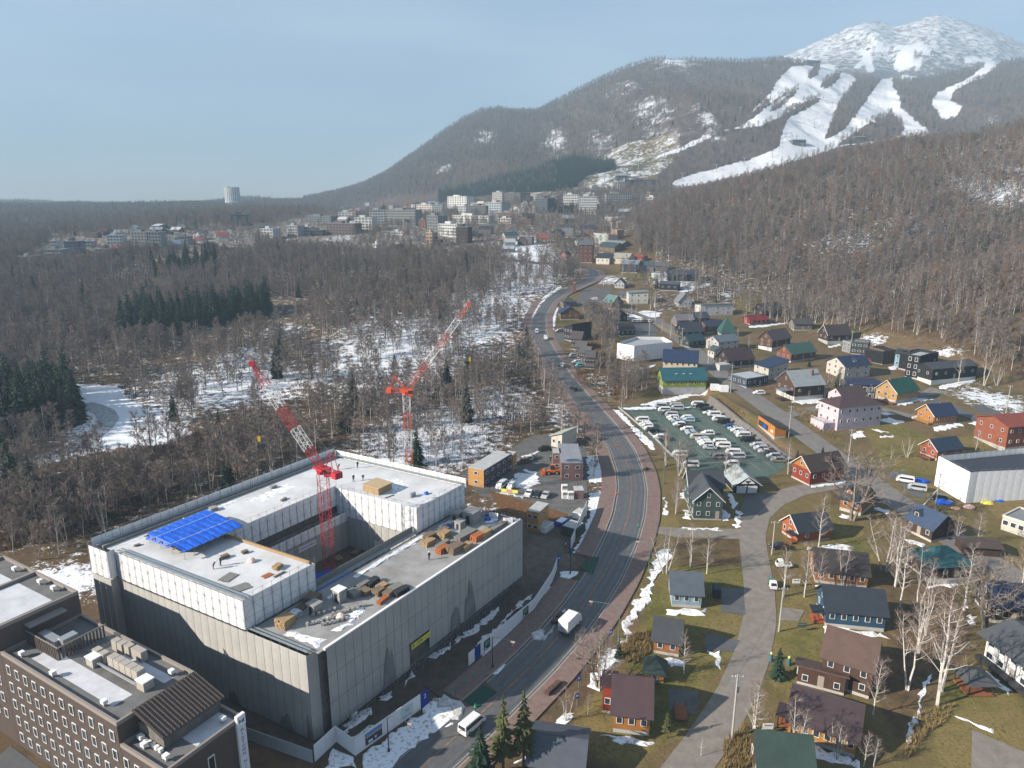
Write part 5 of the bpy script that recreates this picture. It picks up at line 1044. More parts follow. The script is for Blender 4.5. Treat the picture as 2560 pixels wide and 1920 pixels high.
hbox('canopy_screen', .2, 5.4, 2.6, 2.8, 12.5, 14.6, M_concd); hbox('canopy_screen', 5.2, 5.4, 2.82, 11, 12.5, 14.3, M_concd)
for i in range(6): hbox('vent_box', 1.0+i*.8, 1.5+i*.8, 1.9, 2.4, 12.5, 13.0, M_white)
sg = hbox('sign_pylon', 9.22, 9.6, 10.2, 11.5, 0, 13.6, M_hoard); sg['label'] = 'white vertical hotel sign with blue and green emblem'
hb = hbox('sign_cap', 9.62, 9.72, 10.2, 11.5, 12.0, 13.6, mat('bright_white_panel', (.86,.86,.86), .4, .3), hotel)
text('lettering', '\n'.join('MIDTOWN NISEKO'), .62, M_inkb, hotel, (9.63, 10.85, 7.2), (R(90),0,R(90)), .01)
M_emA = mat('emblem_green', (.02,.30,.16), .5, .3); M_emB = mat('emblem_blue', (.02,.16,.42), .5, .3)
mesh_obj('emblem', [(9.74,10.45,12.4),(9.74,10.45,13.1),(9.74,10.85,12.75)], [(0,2,1)], M_emA, hotel); mesh_obj('emblem', [(9.74,11.25,12.4),(9.74,11.25,13.1),(9.74,10.85,12.75),(9.74,10.85,12.5)], [(0,1,2,3)], M_emB, hotel)
# ------------------------------------------------------------------ houses
def cmat(kind, c, **k):
    return mat(f'{kind}_{int(c[0]*999)}_{int(c[1]*999)}_{int(c[2]*999)}', c, **k)
def wallm(c): return cmat('wall', c, rough=.8, spec=.2, var=.28, vscale=.7)
def roofm(c): return cmat('roof', c, rough=.55, spec=.35, var=.25, vscale=.5, bump=.2, bscale=9)
C_SLATE, C_NAVY, C_BROWN, C_PLUM, C_GREEN, C_TEAL, C_BLACK, C_GREY, C_STEEL = (.030,.038,.050), (.018,.032,.075), (.060,.040,.032), (.050,.032,.036), (.008,.085,.052), (.020,.085,.095), (.016,.017,.019), (.22,.23,.24), (.30,.32,.34)
W_ORANGE, W_LOG, W_RED, W_DBROWN, W_NAVY, W_WHITE, W_CREAM, W_BLACK, W_GREY = (.36,.155,.040), (.30,.13,.055), (.22,.045,.025), (.062,.040,.030), (.030,.075,.13), (.72,.71,.69), (.62,.53,.40), (.018,.018,.020), (.33,.33,.33)
def house(label, fl, fr, depth, wh, rise, roof='x', wall=W_LOG, rc=C_SLATE, found=.6, fcol=(.46,.44,.41), over=.55, wf=3, wl=2, rows=1, wsz=(1,1), chim=None, dorm=None, door=.5, trim=True, name='house', cat='house', gable=None, asym=0.0, k=None, group=None):
    a, b = (gz(k, *fl), gz(k, *fr)) if k else (ground(*fl), ground(*fr))
    d = b-a; d.z = 0; L_ = d.length; ang = math.atan2(d.y, d.x); z0 = min(a.z, b.z); n_ = Vector((-math.sin(ang), math.cos(ang), 0))
    o = empty(name, (a.x, a.y, (a.z+b.z)/2), ang); tag(o, label, cat, group); D = depth; H0 = found; H1 = found + wh
    wm, rm = wallm(wall), roofm(rc)
    MB().box(.04, L_-.04, .04, D-.04, -2.5, H0).build('foundation', cmat('found', fcol, var=.25, vscale=.6), o)
    m_ = MB(); mid = D*(.5+asym) if roof in ('x',) else D/2
    if roof == 'x':
        m_.add([(0,0,H0),(L_,0,H0),(L_,D,H0),(0,D,H0),(0,0,H1),(L_,0,H1),(L_,D,H1),(0,D,H1),(0,mid,H1+rise),(L_,mid,H1+rise)], [(0,1,5,4),(2,3,7,6),(1,2,6,9,5),(3,0,4,8,7),(4,5,9,8),(6,7,8,9),(0,3,2,1)])
    elif roof == 'y':
        m_.add([(0,0,H0),(L_,0,H0),(L_,D,H0),(0,D,H0),(0,0,H1),(L_,0,H1),(L_,D,H1),(0,D,H1),(L_/2,0,H1+rise),(L_/2,D,H1+rise)], [(0,1,5,8,4),(2,3,7,9,6),(1,2,6,5),(3,0,4,7),(4,8,9,7),(5,6,9,8),(0,3,2,1)])
    elif roof in ('shed', 'shedl'):
        zs = (H1+rise, H1+rise, H1, H1) if roof == 'shed' else (H1, H1+rise, H1+rise, H1)
        m_.add([(0,0,H0),(L_,0,H0),(L_,D,H0),(0,D,H0),(0,0,zs[0]),(L_,0,zs[1]),(L_,D,zs[2]),(0,D,zs[3])], [(0,1,5,4),(1,2,6,5),(2,3,7,6),(3,0,4,7),(4,5,6,7),(0,3,2,1)])
    else: m_.box(0, L_, 0, D, H0, H1)
    m_.build('wall', wm, o)
    if gable:                                      # a gable clad in another colour
        g = MB(); e = .03
        if roof == 'x': g.add([(-e,.3,H1-.1),(-e,D-.3,H1-.1),(-e,mid,H1+rise-.25)], [(0,2,1)])
        if roof == 'y': g.add([(.3,-e,H1-.1),(L_-.3,-e,H1-.1),(L_/2,-e,H1+rise-.25)], [(0,1,2)])
        g.build('gable', wallm(gable), o)
    ov, th = over, .18; r = None
    def slab(q, nm='roof'):
        u = [Vector(p) for p in q]; nrm = (u[1]-u[0]).cross(u[3]-u[0]).normalized(); nrm = nrm if nrm.z > 0 else -nrm
        V = [p+nrm*.02 for p in u] + [p+nrm*(th+.02) for p in u]; F = [(0,3,2,1),(4,5,6,7),(0,1,5,4),(1,2,6,5),(2,3,7,6),(3,0,4,7)]
        return mesh_obj(nm, V, F, rm, o)
    if roof == 'x':
        s1, s2 = rise/mid, rise/(D-mid)
        r = slab([(-ov,-ov,H1-ov*s1),(L_+ov,-ov,H1-ov*s1),(L_+ov,mid,H1+rise),(-ov,mid,H1+rise)]); slab([(-ov,D+ov,H1-ov*s2),(L_+ov,D+ov,H1-ov*s2),(L_+ov,mid,H1+rise),(-ov,mid,H1+rise)])
        if trim:
            t_ = MB(); t_.bar((-ov-.03,-ov,H1-ov*s1+.1),(-ov-.03,mid,H1+rise+.12),.22); t_.bar((-ov-.03,D+ov,H1-ov*s2+.1),(-ov-.03,mid,H1+rise+.12),.22); t_.build('bargeboard', M_frame if trim is True else trim, o)
    elif roof == 'y':
        s1 = rise/(L_/2)
        r = slab([(-ov,-ov,H1-ov*s1),(L_/2,-ov,H1+rise),(L_/2,D+ov,H1+rise),(-ov,D+ov,H1-ov*s1)]); slab([(L_+ov,-ov,H1-ov*s1),(L_/2,-ov,H1+rise),(L_/2,D+ov,H1+rise),(L_+ov,D+ov,H1-ov*s1)])
        if trim:
            t_ = MB(); t_.bar((-ov,-ov-.03,H1-ov*s1+.1),(L_/2,-ov-.03,H1+rise+.12),.22); t_.bar((L_+ov,-ov-.03,H1-ov*s1+.1),(L_/2,-ov-.03,H1+rise+.12),.22); t_.build('bargeboard', M_frame if trim is True else trim, o)
    elif roof == 'shed': s1 = rise/D; r = slab([(-ov,-ov,H1+rise+ov*s1),(L_+ov,-ov,H1+rise+ov*s1),(L_+ov,D+ov,H1-ov*s1),(-ov,D+ov,H1-ov*s1)])
    elif roof == 'shedl': s1 = rise/L_; r = slab([(-ov,-ov,H1-ov*s1),(L_+ov,-ov,H1+rise+ov*s1),(L_+ov,D+ov,H1+rise+ov*s1),(-ov,D+ov,H1-ov*s1)])
    elif roof == 'hip':
        rr = min(D, L_)*.5; xs = (rr, L_-rr) if L_ > D else (L_/2, L_/2); ys = (D/2, D/2) if L_ >= D else (rr, D-rr)
        V = [(-ov,-ov,H1-.1),(L_+ov,-ov,H1-.1),(L_+ov,D+ov,H1-.1),(-ov,D+ov,H1-.1),(xs[0],ys[0],H1+rise),(xs[1],ys[1],H1+rise)]
        r = mesh_obj('roof', V, [(0,1,5,4),(1,2,5),(2,3,4,5),(3,0,4),(0,3,2,1)] if L_ >= D else [(0,1,4),(1,2,5,4),(2,3,5),(3,0,4,5),(0,3,2,1)], rm, o)
    else:
        m_ = MB(); t = .25; m_.box(-.08,L_+.08,-.08,t,H1,H1+.45).box(-.08,L_+.08,D-t,D+.08,H1,H1+.45).box(-.08,t,t,D-t,H1,H1+.45).box(L_-t,L_+.08,t,D-t,H1,H1+.45); m_.build('parapet', cmat('cap', tuple(min(.8, c*1.1+.02) for c in wall)), o)
        r = MB().box(t, L_-t, t, D-t, H1, H1+.1).build('roof', rm, o)
    fh = wh/rows
    for j in range(rows):
        zc = H0 + fh*(j+.55)
        for i in range(wf):
            x_ = L_*(i+.5)/wf
            if j == 0 and door is not None and i == int(door*wf) and wf > 2:
                dd = MB().box(x_-.5, x_+.5, -.06, .02, H0+.05, H0+2.1).build('door', cmat('door', (.30,.26,.22)), o); MB().box(x_+.3, x_+.38, -.1, -.06, H0+1.0, H0+1.12).build('handle', M_steel, dd); continue
            window(o, (x_, -.07, zc), (0,0,0), (wsz[0]*.95, 1, wsz[1]*.72))
        for i in range(wl):
            y_ = D*(i+.5)/wl; window(o, (-.07, y_, zc), (0,0,R(-90)), (wsz[0]*.95, 1, wsz[1]*.72))
    if roof == 'x' and wl and rise > 2: window(o, (-.08, mid, H1+rise*.35), (0,0,R(-90)), (.8,1,.75))
    if roof == 'y' and wf and rise > 2: window(o, (L_/2, -.08, H1+rise*.35), (0,0,0), (.8,1,.75))
    if chim is not None:
        x_, y_, h_ = chim; c_ = MB().box(x_*L_-.35, x_*L_+.35, y_*D-.35, y_*D+.35, H1+rise*.4, H1+rise+h_).build('chimney', cmat('chim', (.16,.09,.07)), None); c_.parent = r
    if dorm:
        for x_ in dorm:
            q = MB(); xw = 1.1; zb = H1+rise*.25; yb = mid*.30
            q.add([(x_*L_-xw,yb,zb),(x_*L_+xw,yb,zb),(x_*L_+xw,yb,zb+1.0),(x_*L_-xw,yb,zb+1.0),(x_*L_,yb,zb+1.9),(x_*L_-xw,mid*.9,zb+1.0),(x_*L_+xw,mid*.9,zb+1.0),(x_*L_,mid*.9,zb+1.9),(x_*L_-xw,mid*.9,zb),(x_*L_+xw,mid*.9,zb)], [(0,1,2,4,3),(1,9,6,2),(8,0,3,5)])
            dm = q.build('dormer', wm, None); dm.parent = r; e = .25
            mesh_obj('dormer_roof', [(x_*L_-xw-e,yb-.3,zb+.85),(x_*L_,yb-.3,zb+2.0),(x_*L_+xw+e,yb-.3,zb+.85),(x_*L_-xw-e,mid,zb+.85),(x_*L_,mid,zb+2.0),(x_*L_+xw+e,mid,zb+.85)], [(0,1,4,3),(1,2,5,4)], rm, r)
            w_ = inst('dormer_window', WIN_F, r, (x_*L_, yb-.06, zb+.75), (0,0,0), (1.1,1,.6)); 
    return o
def skylights(o, L_, pts_, H, rise, D):
    pass
def porch(o, x0, x1, y0, y1, h, m, rm=None, posts=True):
    MB().box(x0,x1,y0,y1,.35,.5).build('deck', m, o)
    for x_ in (x0+.1, x1-.1):
        for y_ in (y0+.1, y1-.1): MB().bar((x_,y_,-.6), (x_,y_,h if posts else 1.4), .16).build('post', m, o)
    m_ = MB()
    for z_ in (.9, 1.35): m_.bar((x0,y0,z_),(x1,y0,z_),.08); m_.bar((x0,y0,z_),(x0,y1,z_),.08)
    m_.build('railing', m, o)
    if rm: MB().box(x0-.3,x1+.2,y0-.3,y1+.1,h,h+.15).build('porch_roof', rm, o)
M_deckw = mat('stained_deck', (.26,.10,.045), .8, .2, var=.2, vscale=2)
# ---- lower village
H = {}
H['a'] = house('red-brown half-timbered house with dormer beside the side road bend', (322,268), (490,240), 7.5, 4.2, 3.2, 'x', W_RED, C_BROWN, .5, wf=4, wl=3, dorm=[.62], gable=W_ORANGE, k=4)
H['b'] = house('orange log cabin with slate roof behind the tall forked birch', (470,385), (575,415), 8.5, 2.8, 3.0, 'x', W_LOG, C_SLATE, .9, wf=2, wl=1, dorm=[.3], k=4, trim=None)
H['c'] = house('orange-red cabin with white-edged gable beside the curved verge', (265,553), (425,532), 6.5, 2.8, 2.8, 'x', (.34,.105,.04), C_SLATE, .5, wf=2, wl=3, k=4); porch(H['c'], -1.8, .0, 0, 2.4, 2.4, M_deckw, roofm(C_SLATE))
H['d'] = house('long orange log house with dark brown roof and snow strip in front', (350,742), (605,772), 8, 2.6, 3.0, 'x', W_LOG, (.045,.038,.036), .6, wf=5, wl=2, k=4, trim=None, door=None)
H['e'] = house('navy blue timber house with slate roof and red porch', (400,960), (690,988), 7.5, 3.0, 3.0, 'x', W_NAVY, C_SLATE, .8, wf=5, wl=2, k=4, door=None, trim=None); porch(H['e'], -2.2, 0, .6, 3.2, 2.5, mat('red_porch', (.36,.09,.04), .7, .2), roofm(C_SLATE))
H['f'] = house('two-storey brown house with brown shingle roof and low side wing', (375,1240), (615,1320), 8, 4.8, 3.0, 'x', (.085,.048,.036), (.115,.072,.056), .6, wf=3, wl=2, rows=2, k=4, trim=None, asym=.1)
H['f2'] = house('low brown side wing with covered porch in front of the two-storey brown house', (258,1240), (492,1302), 3.6, 1.9, 1.1, 'shed', (.085,.048,.036), (.115,.072,.056), .5, wf=3, wl=1, k=4, name='side_wing', cat='house wing'); H['f2'].scale = (1,1,1)
H['g'] = house('long orange timber house with plum-coloured roof near the road', (215,1500), (545,1612), 8.5, 2.6, 3.0, 'x', (.42,.20,.045), C_PLUM, .7, wf=6, wl=2, k=4, trim=None, door=None, dorm=None); porch(H['g'], -1.8, 0, 1, 4, 2.4, M_deckw, roofm(C_PLUM))
H['h'] = house('green-roofed house at the bottom edge of the view', (70,1760), (330,1790), 7, 2.8, 3.4, 'x', W_DBROWN, (.035,.060,.050), .5, k=4, trim=None)
H['i'] = house('dark brown cabin with steel-blue roof and white dormer window', (797,485), (922,546), 7.5, 2.8, 3.0, 'x', W_DBROWN, (.045,.070,.125), .6, wf=3, wl=1, dorm=[.22], k=4, trim=None)
H['j'] = house('dark house with teal hipped roof behind a pale garden wall', (905,735), (1125,722), 8, 2.8, 2.8, 'hip', W_DBROWN, C_TEAL, .5, wf=4, wl=2, k=4)
H['k'] = house('brown ribbed carport roof beside the teal-roofed house', (1085,610), (1262,622), 5, 2.2, .6, 'x', W_DBROWN, (.075,.052,.042), .2, wf=0, wl=0, k=4, trim=None, name='carport', cat='carport')
H['l'] = house('black-brown house with white windows at the right edge', (1215,940), (1430,965), 8, 3.2, 3.0, 'x', (.030,.022,.018), C_NAVY, .7, wf=3, wl=2, wsz=(1.3,1), k=4, trim=None)
H['m'] = house('white two-storey lodge with broad dark roof and black balcony', (1180,1125), (1400,1300), 11, 4.8, 1.8, 'x', W_WHITE, (.085,.090,.098), .4, wf=4, wl=2, rows=2, wsz=(1.5,1), k=4, trim=None, over=1.2); MB().box(-.5, 16, -1.4, -.1, .3, 1.0).build('balcony', M_dark, H['m'])
gzb = empty('gazebo', gz(4, 1130, 1265)); tag(gzb, 'open gazebo with dark pyramid roof on the lawn', 'gazebo')
for x_ in (-2,2):
    for y_ in (-2,2): MB().bar((x_,y_,-.2),(x_,y_,2.4),.18).build('post', mat('dark_post', (.05,.04,.035)), gzb)
MB().add([(-2.7,-2.7,2.3),(2.7,-2.7,2.3),(2.7,2.7,2.3),(-2.7,2.7,2.3),(0,0,3.6)], [(0,1,4),(1,2,4),(2,3,4),(3,0,4),(0,3,2,1)]).build('roof', roofm((.075,.078,.082)), gzb); MB().box(-2.2,2.2,-2.2,2.2,.05,.25).build('floor', M_deckw, gzb)
H['n'] = house('flat-roofed cream concrete house at the right edge', (1265,480), (1500,560), 9, 3.0, 0, 'flat', (.52,.48,.42), C_GREY, .5, wf=6, wl=2, wsz=(1.4,1.1), k=4)
# houses between the two roads
H['p'] = house('pale blue cottage with grey roof on the lawn beside the main road', (945,862), (1090,872), 7.5, 2.6, 2.6, 'x', (.24,.34,.42), (.085,.105,.13), .7, wf=3, wl=1, k=3, door=None, trim=None); MB().box(8.9,10.3,4.0,6.4,.2,2.2).build('shed', roofm(C_SLATE), H['p'])
H['q'] = house('small orange log cabin with slate roof and snow strip beside it', (855,1090), (980,1112), 7, 2.4, 2.4, 'x', W_LOG, (.055,.058,.064), .6, wf=2, wl=1, k=3, door=None, trim=None)
H['r'] = house('tiny orange shed with dark green pyramid roof', (815,1228), (905,1242), 3.6, 1.6, 2.2, 'hip', W_ORANGE, (.030,.052,.042), .2, wf=1, wl=1, k=3, name='garden_shed', cat='shed')
H['s'] = house('orange timber house with plum roof and white windows beside the main road', (655,1480), (835,1502), 9, 3.0, 3.2, 'x', W_ORANGE, (.070,.042,.046), .7, wf=3, wl=2, k=3, door=None, trim=None); porch(H['s'], 9.6, 11.6, 4, 7.5, 2.4, M_deckw, None, False)
H['s2'] = house('red annex behind the orange timber house', (603,1385), (650,1392), 5, 3.4, 1.2, 'shed', (.26,.045,.03), (.070,.042,.046), .5, wf=1, wl=0, k=3, trim=None, name='annex', cat='house wing')
H['t'] = house('dark green house with grey twin gables beside the pavement', (1052,432), (1192,436), 9.5, 5.2, 3.4, 'y', (.055,.085,.078), (.062,.068,.078), .4, wf=3, wl=3, rows=2, k=3, door=.99)
H['t2'] = house('grey cross-gabled rear wing of the dark green house', (1030,365), (1195,366), 6, 5.4, 3.2, 'x', (.055,.085,.078), (.050,.055,.066), .4, wf=0, wl=2, k=3, name='rear_wing', cat='house wing')
H['u'] = house('black garage with pale roof and white double doors', (1255,305), (1375,303), 9, 2.6, 2.4, 'y', W_BLACK, (.36,.40,.40), .2, wf=0, wl=0, k=3, door=None, name='garage', cat='garage'); LU = (gz(3,1375,303)-gz(3,1255,305)).length
for x_ in (.08, .53): MB().box(x_*LU, (x_+.39)*LU, -.1, -.02, .25, 2.4).build('garage_door', M_white, H['u'])
mesh_obj('truss', [(LU*.2,-.65,3.2),(LU*.8,-.65,3.2),(LU*.5,-.65,5.0),(LU*.5,-.6,3.2),(LU*.35,-.6,4.0),(LU*.65,-.6,4.0)], [(0,3,4),(3,1,5),(4,5,2)], M_frame, H['u'])
H['v'] = house('steel-blue roofed building at the bottom edge beside the pavement', (240,1720), (500,1760), 8, 2.6, 1.6, 'x', W_GREY, (.085,.095,.115), .4, k=3, trim=None)
# ---- upper village
H['aa'] = house('orange log house with navy roof and porch on the green lawn', (1310,1000), (1465,985), 8, 2.8, 3.0, 'x', (.40,.19,.06), C_NAVY, .4, wf=3, wl=2, chim=(.6,.5,.6), k=5, door=None); porch(H['aa'], -2.4, -.1, 0, 7, 2.5, mat('pine_porch', (.42,.22,.07), .8, .2))
H['ab'] = house('honey log chalet with bright green roof', (1050,860), (1195,830), 9, 3.2, 4.0, 'x', (.44,.27,.11), C_GREEN, 1.4, wf=3, wl=3, chim=(.12,.5,.7), k=5, door=None); porch(H['ab'], -2.2, 0, 0, 8, 1.4, M_deckw, None, False)
H['ac'] = house('pink three-storey guest house with dark red roof and white stairs', (640,1045), (940,1005), 10, 7.0, 2.6, 'hip', (.60,.50,.53), (.075,.045,.045), 1.2, fcol=(.60,.50,.53), wf=6, wl=3, rows=2, k=5, door=None, name='guest_house')
MB().box(-4.5, -.1, 1, 8, -.5, 2.6).build('terrace', wallm((.60,.50,.53)), H['ac']); m_ = MB()
for i in range(9): m_.bar((-4.5,1+i*.85,2.6),(-4.5,1+i*.85,3.6),.08)
m_.bar((-4.5,1,3.6),(-4.5,8,3.6),.1); m_.build('terrace_railing', M_white, H['ac'])
H['ad'] = house('brown-roofed wing behind the pink guest house', (670,900), (830,880), 7, 4.5, 2.4, 'x', (.60,.50,.53), (.085,.052,.050), 1, wf=3, wl=2, k=5, trim=None)
# curved navy house
cu = empty('curved_house', gz(5, 830, 800)); tag(cu, 'round-fronted house with pale windows and navy roof', 'house'); A_ = [(-5.5,6)] + [(6*math.cos(R(180+i*18)), 4.5*math.sin(R(180+i*18))) for i in range(11)] + [(6,6)]
MB().prism(A_, -1.5, 2.4).build('lower_wall', wallm((.55,.55,.52)), cu); MB().prism([(x_*.99,y_*.99) for x_, y_ in A_], 2.4, 5.4).build('upper_wall', wallm((.03,.05,.11)), cu); MB().prism([(x_*1.1,y_*1.1) for x_, y_ in A_], 5.4, 5.8).build('roof', roofm((.022,.028,.075)), cu)
for i in range(9):
    a_ = R(190+i*20); window(cu, (6.02*math.cos(a_), 4.55*math.sin(a_), 3.9), (0,0,a_+R(90)), (1.5,1,1.1)); window(cu, (6.05*math.cos(a_), 4.58*math.sin(a_), 1.2), (0,0,a_+R(90)), (1.5,1,.8))
H['ae'] = house('large cream house with navy cross gables', (690,690), (865,668), 11, 5.2, 3.0, 'x', (.55,.50,.44), C_NAVY, .6, wf=3, wl=3, rows=2, k=5, trim=None, dorm=[.5])
H['af'] = house('brown timber chalet with broad silver roof and white basement', (345,838), (545,822), 12, 4.4, 4.6, 'x', (.085,.050,.036), (.30,.32,.335), 1.8, wf=3, wl=3, rows=1, k=5, chim=(.75,.3,.5), trim=None, fcol=(.55,.54,.52)); porch(H['af'], -5.0, -1.2, 1, 5, 4.2, mat('dark_timber', (.05,.034,.026)), roofm((.20,.22,.24)))
H['ag'] = house('red-brown chalet with green roof and skylights', (322,572), (490,548), 9, 3.2, 3.6, 'x', (.20,.070,.038), (.050,.115,.095), .9, wf=3, wl=3, chim=(.95,.5,.5), k=5, trim=None)
H['ah'] = house('tall brown house with plum roof on a white basement', (190,495), (315,470), 8, 4.0, 4.0, 'x', (.11,.055,.035), (.105,.072,.070), 1.8, fcol=(.66,.65,.63), wf=2, wl=2, rows=2, k=5, chim=(.2,.5,.6), trim=None)
H['ai'] = house('dark chalet with white carved balcony gable under bare birches', (575,448), (735,425), 9, 3.4, 4.4, 'x', (.060,.042,.034), (.052,.040,.038), 1.2, wf=3, wl=2, k=5)
H['aj'] = house('two-storey charcoal box house at the foot of the hill', (735,510), (852,522), 8, 5.6, 0, 'flat', (.050,.053,.057), C_GREY, .3, wf=3, wl=2, rows=2, wsz=(1.5,.9), k=5, door=None)
H['aj2'] = house('pale carport end of the charcoal box house', (675,490), (732,506), 6, 4.8, 0, 'flat', (.25,.26,.26), C_GREY, .2, wf=2, wl=1, rows=2, k=5, name='house_wing', cat='house wing')
H['ak'] = house('rustic plank-clad flat house beside the black house', (855,555), (955,585), 9, 6.0, 0, 'flat', (.15,.088,.048), C_BLACK, .2, wf=3, wl=1, rows=1, k=5, door=None)
H['ak2'] = house('black flat-roofed house joined to the plank-clad one', (958,586), (1050,560), 9, 5.6, 0, 'flat', W_BLACK, C_BLACK, .2, wf=2, wl=0, k=5, door=None)
H['al'] = house('small light blue two-storey house with grey roof', (1035,600), (1108,615), 7, 6.0, 1.6, 'x', (.22,.36,.45), C_SLATE, .5, wf=2, wl=1, rows=2, k=5, trim=None)
H['am'] = house('tall black house with lit glass front', (1110,668), (1195,690), 11, 9.4, 0, 'flat', W_BLACK, (.45,.46,.47), .5, fcol=(.50,.46,.38), wf=2, wl=0, rows=3, wsz=(1.3,1.5), k=5, door=None)
H['am2'] = house('lower black rear of the tall black house', (1198,650), (1330,610), 9, 7.0, 0, 'flat', W_BLACK, C_BLACK, .5, wf=3, wl=0, k=5, door=None, name='rear_wing', cat='house wing')
H['an'] = house('wide black house with dark sloping roof on a white basement', (1290,728), (1600,684), 9, 5.0, 1.6, 'x', (.026,.026,.028), (.055,.060,.068), 1.6, fcol=(.62,.61,.58), wf=5, wl=2, rows=1, k=5, trim=None)
H['ao'] = house('beige house with navy single-pitch roof', (165,690), (300,668), 9, 4.6, 2.4, 'shedl', (.50,.46,.40), C_NAVY, .4, wf=3, wl=2, rows=2, k=5)
H['ap'] = house('single-storey navy building with snowy flat roof and red door', (1565,750), (1712,718), 11, 3.2, 0, 'flat', (.055,.068,.088), (.46,.47,.49), .3, wf=4, wl=4, wsz=(1.2,1), k=6)
H['aq'] = house('dark timber house with plum-brown roof and pale porch', (1440,615), (1612,598), 9, 3.0, 4.4, 'x', (.050,.038,.032), (.062,.036,.038), 1.0, wf=3, wl=2, k=6, trim=None); MB().box(-6,-.2,-2,3,-.5,2.6).build('porch_room', wallm((.50,.49,.46)), H['aq'])
H['ar'] = house('low red barn-roofed house at the wood edge', (40,312), (165,302), 7, 2.2, 2.2, 'x', (.26,.022,.022), (.20,.020,.022), .5, wf=4, wl=1, k=5, trim=None)
H['as'] = house('dark gambrel house half hidden behind birches', (130,262), (270,240), 8, 3.6, 3.6, 'x', (.055,.042,.038), (.050,.042,.042), .5, wf=3, wl=2, k=5, trim=None)
H['at'] = house('grey cabin behind the white birches at the wood edge', (345,352), (470,345), 7, 3.2, 2.4, 'x', (.20,.18,.16), (.075,.068,.065), .5, wf=3, wl=1, k=5, trim=None)
H['au'] = house('brick-red three-storey lodge with red roof at the right edge', (1800,1195), (2010,1168), 12, 7.0, 2.0, 'x', (.26,.085,.048), (.23,.055,.032), 1.6, fcol=(.42,.40,.36), wf=4, wl=3, rows=2, k=5, trim=None, door=None, name='lodge')
H['av'] = house('red cabin with navy roof and timber steps beside the white-wrapped building', (1330,1252), (1500,1225), 6.5, 2.6, 2.6, 'x', (.30,.085,.045), (.020,.036,.068), .8, wf=2, wl=2, k=5); porch(H['av'], -2.2, -.1, .5, 5.5, 1.4, M_deckw, None, False)
for i in range(6): MB().box(-4.4+i*.36, -4.0+i*.36, 1.5, 3.5, -1.3+i*.28, -1.1+i*.28).build('step', M_dark, H['av'])
H['aw'] = house('lime green guest house with teal roof and three skylights', (985,795), (1285,762), 10, 3.2, 4.0, 'x', (.22,.27,.035), (.022,.10,.125), 2.4, fcol=(.40,.40,.40), wf=6, wl=3, k=6, trim=None, name='guest_house'); LW = (gz(6,1285,762)-gz(6,985,795)).length
for f in (.33,.5,.66):
    s_ = MB().box(f*LW-.45, f*LW+.45, 1.9, 3.2, 7.2, 7.75).build('skylight', M_frame, H['aw']); MB().box(f*LW-.35, f*LW+.35, 1.86, 1.9, 7.25, 7.7).build('pane', M_glass, s_)
H['ax'] = house('cream guest house with navy roof behind the lime green one', (985,672), (1222,640), 10, 5.4, 4.2, 'x', (.62,.52,.38), (.020,.036,.082), .8, wf=6, wl=3, rows=2, k=6, trim=None, name='guest_house')
for nm, pts, h_, lb in (('wrapped_house', [(668,548),(742,582),(800,578),(1050,520),(985,480),(840,470)], 8.0, 'unfinished house wrapped in white sheets among the village houses'),):
    pass
PWF = panel_mesh('white_sheet', M_wsheet, .035)
def wrapped(pw, h, label, dz=0, roofc=C_BLACK):
    c = sum((p for p in pw), Vector())/len(pw); o = empty('wrapped_building', c); tag(o, label, 'building'); q = [p-c for p in pw]
    inner = [Vector((p.x*.9, p.y*.9, 0)) for p in q]; MB().prism([p[:2] for p in inner], -1, h-1.6).build('wall', M_concd, o); MB().prism([(p.x*.97,p.y*.97) for p in inner], h-1.6, h-1.3).build('roof', roofm(roofc), o)
    for i in range(len(q)):
        a, b = q[i], q[(i+1) % len(q)]; d = b-a; n_ = max(1, round(d.length/2.2)); ang = math.atan2(d.y, d.x)
        for j in range(n_):
            p = a + d*(j/n_); inst('white_sheet', PWF, o, (p.x, p.y, -.2), (0,0,ang), (d.length/n_*.985, 1, h+.2))
        m_ = MB()
        for j in range(n_+1): p = a + d*(j/n_); m_.bar(p+Vector((0,0,h-.3)), p+Vector((0,0,h+.7)), .07)
        m_.bar(a+Vector((0,0,h+.5)), b+Vector((0,0,h+.5)), .06); g_ = m_.build('scaffold_pipes', M_pipe, o); g_['kind'] = 'stuff'
    return o
wrapped([gz(6,668,548), gz(6,785,582), gz(6,900,560), gz(6,1050,522), gz(6,985,478), gz(6,800,480)], 7.5, 'unfinished house wrapped in white sheets in the middle of the village', roofc=(.4,.4,.4))
wr = wrapped([gz(4,938,262), gz(4,1092,352), gz(4,1130,348), gz(4,1500,330), gz(4,1400,215)], 9.0, 'large building wrapped in white sheets with dark flat roof', roofc=(.035,.04,.055))
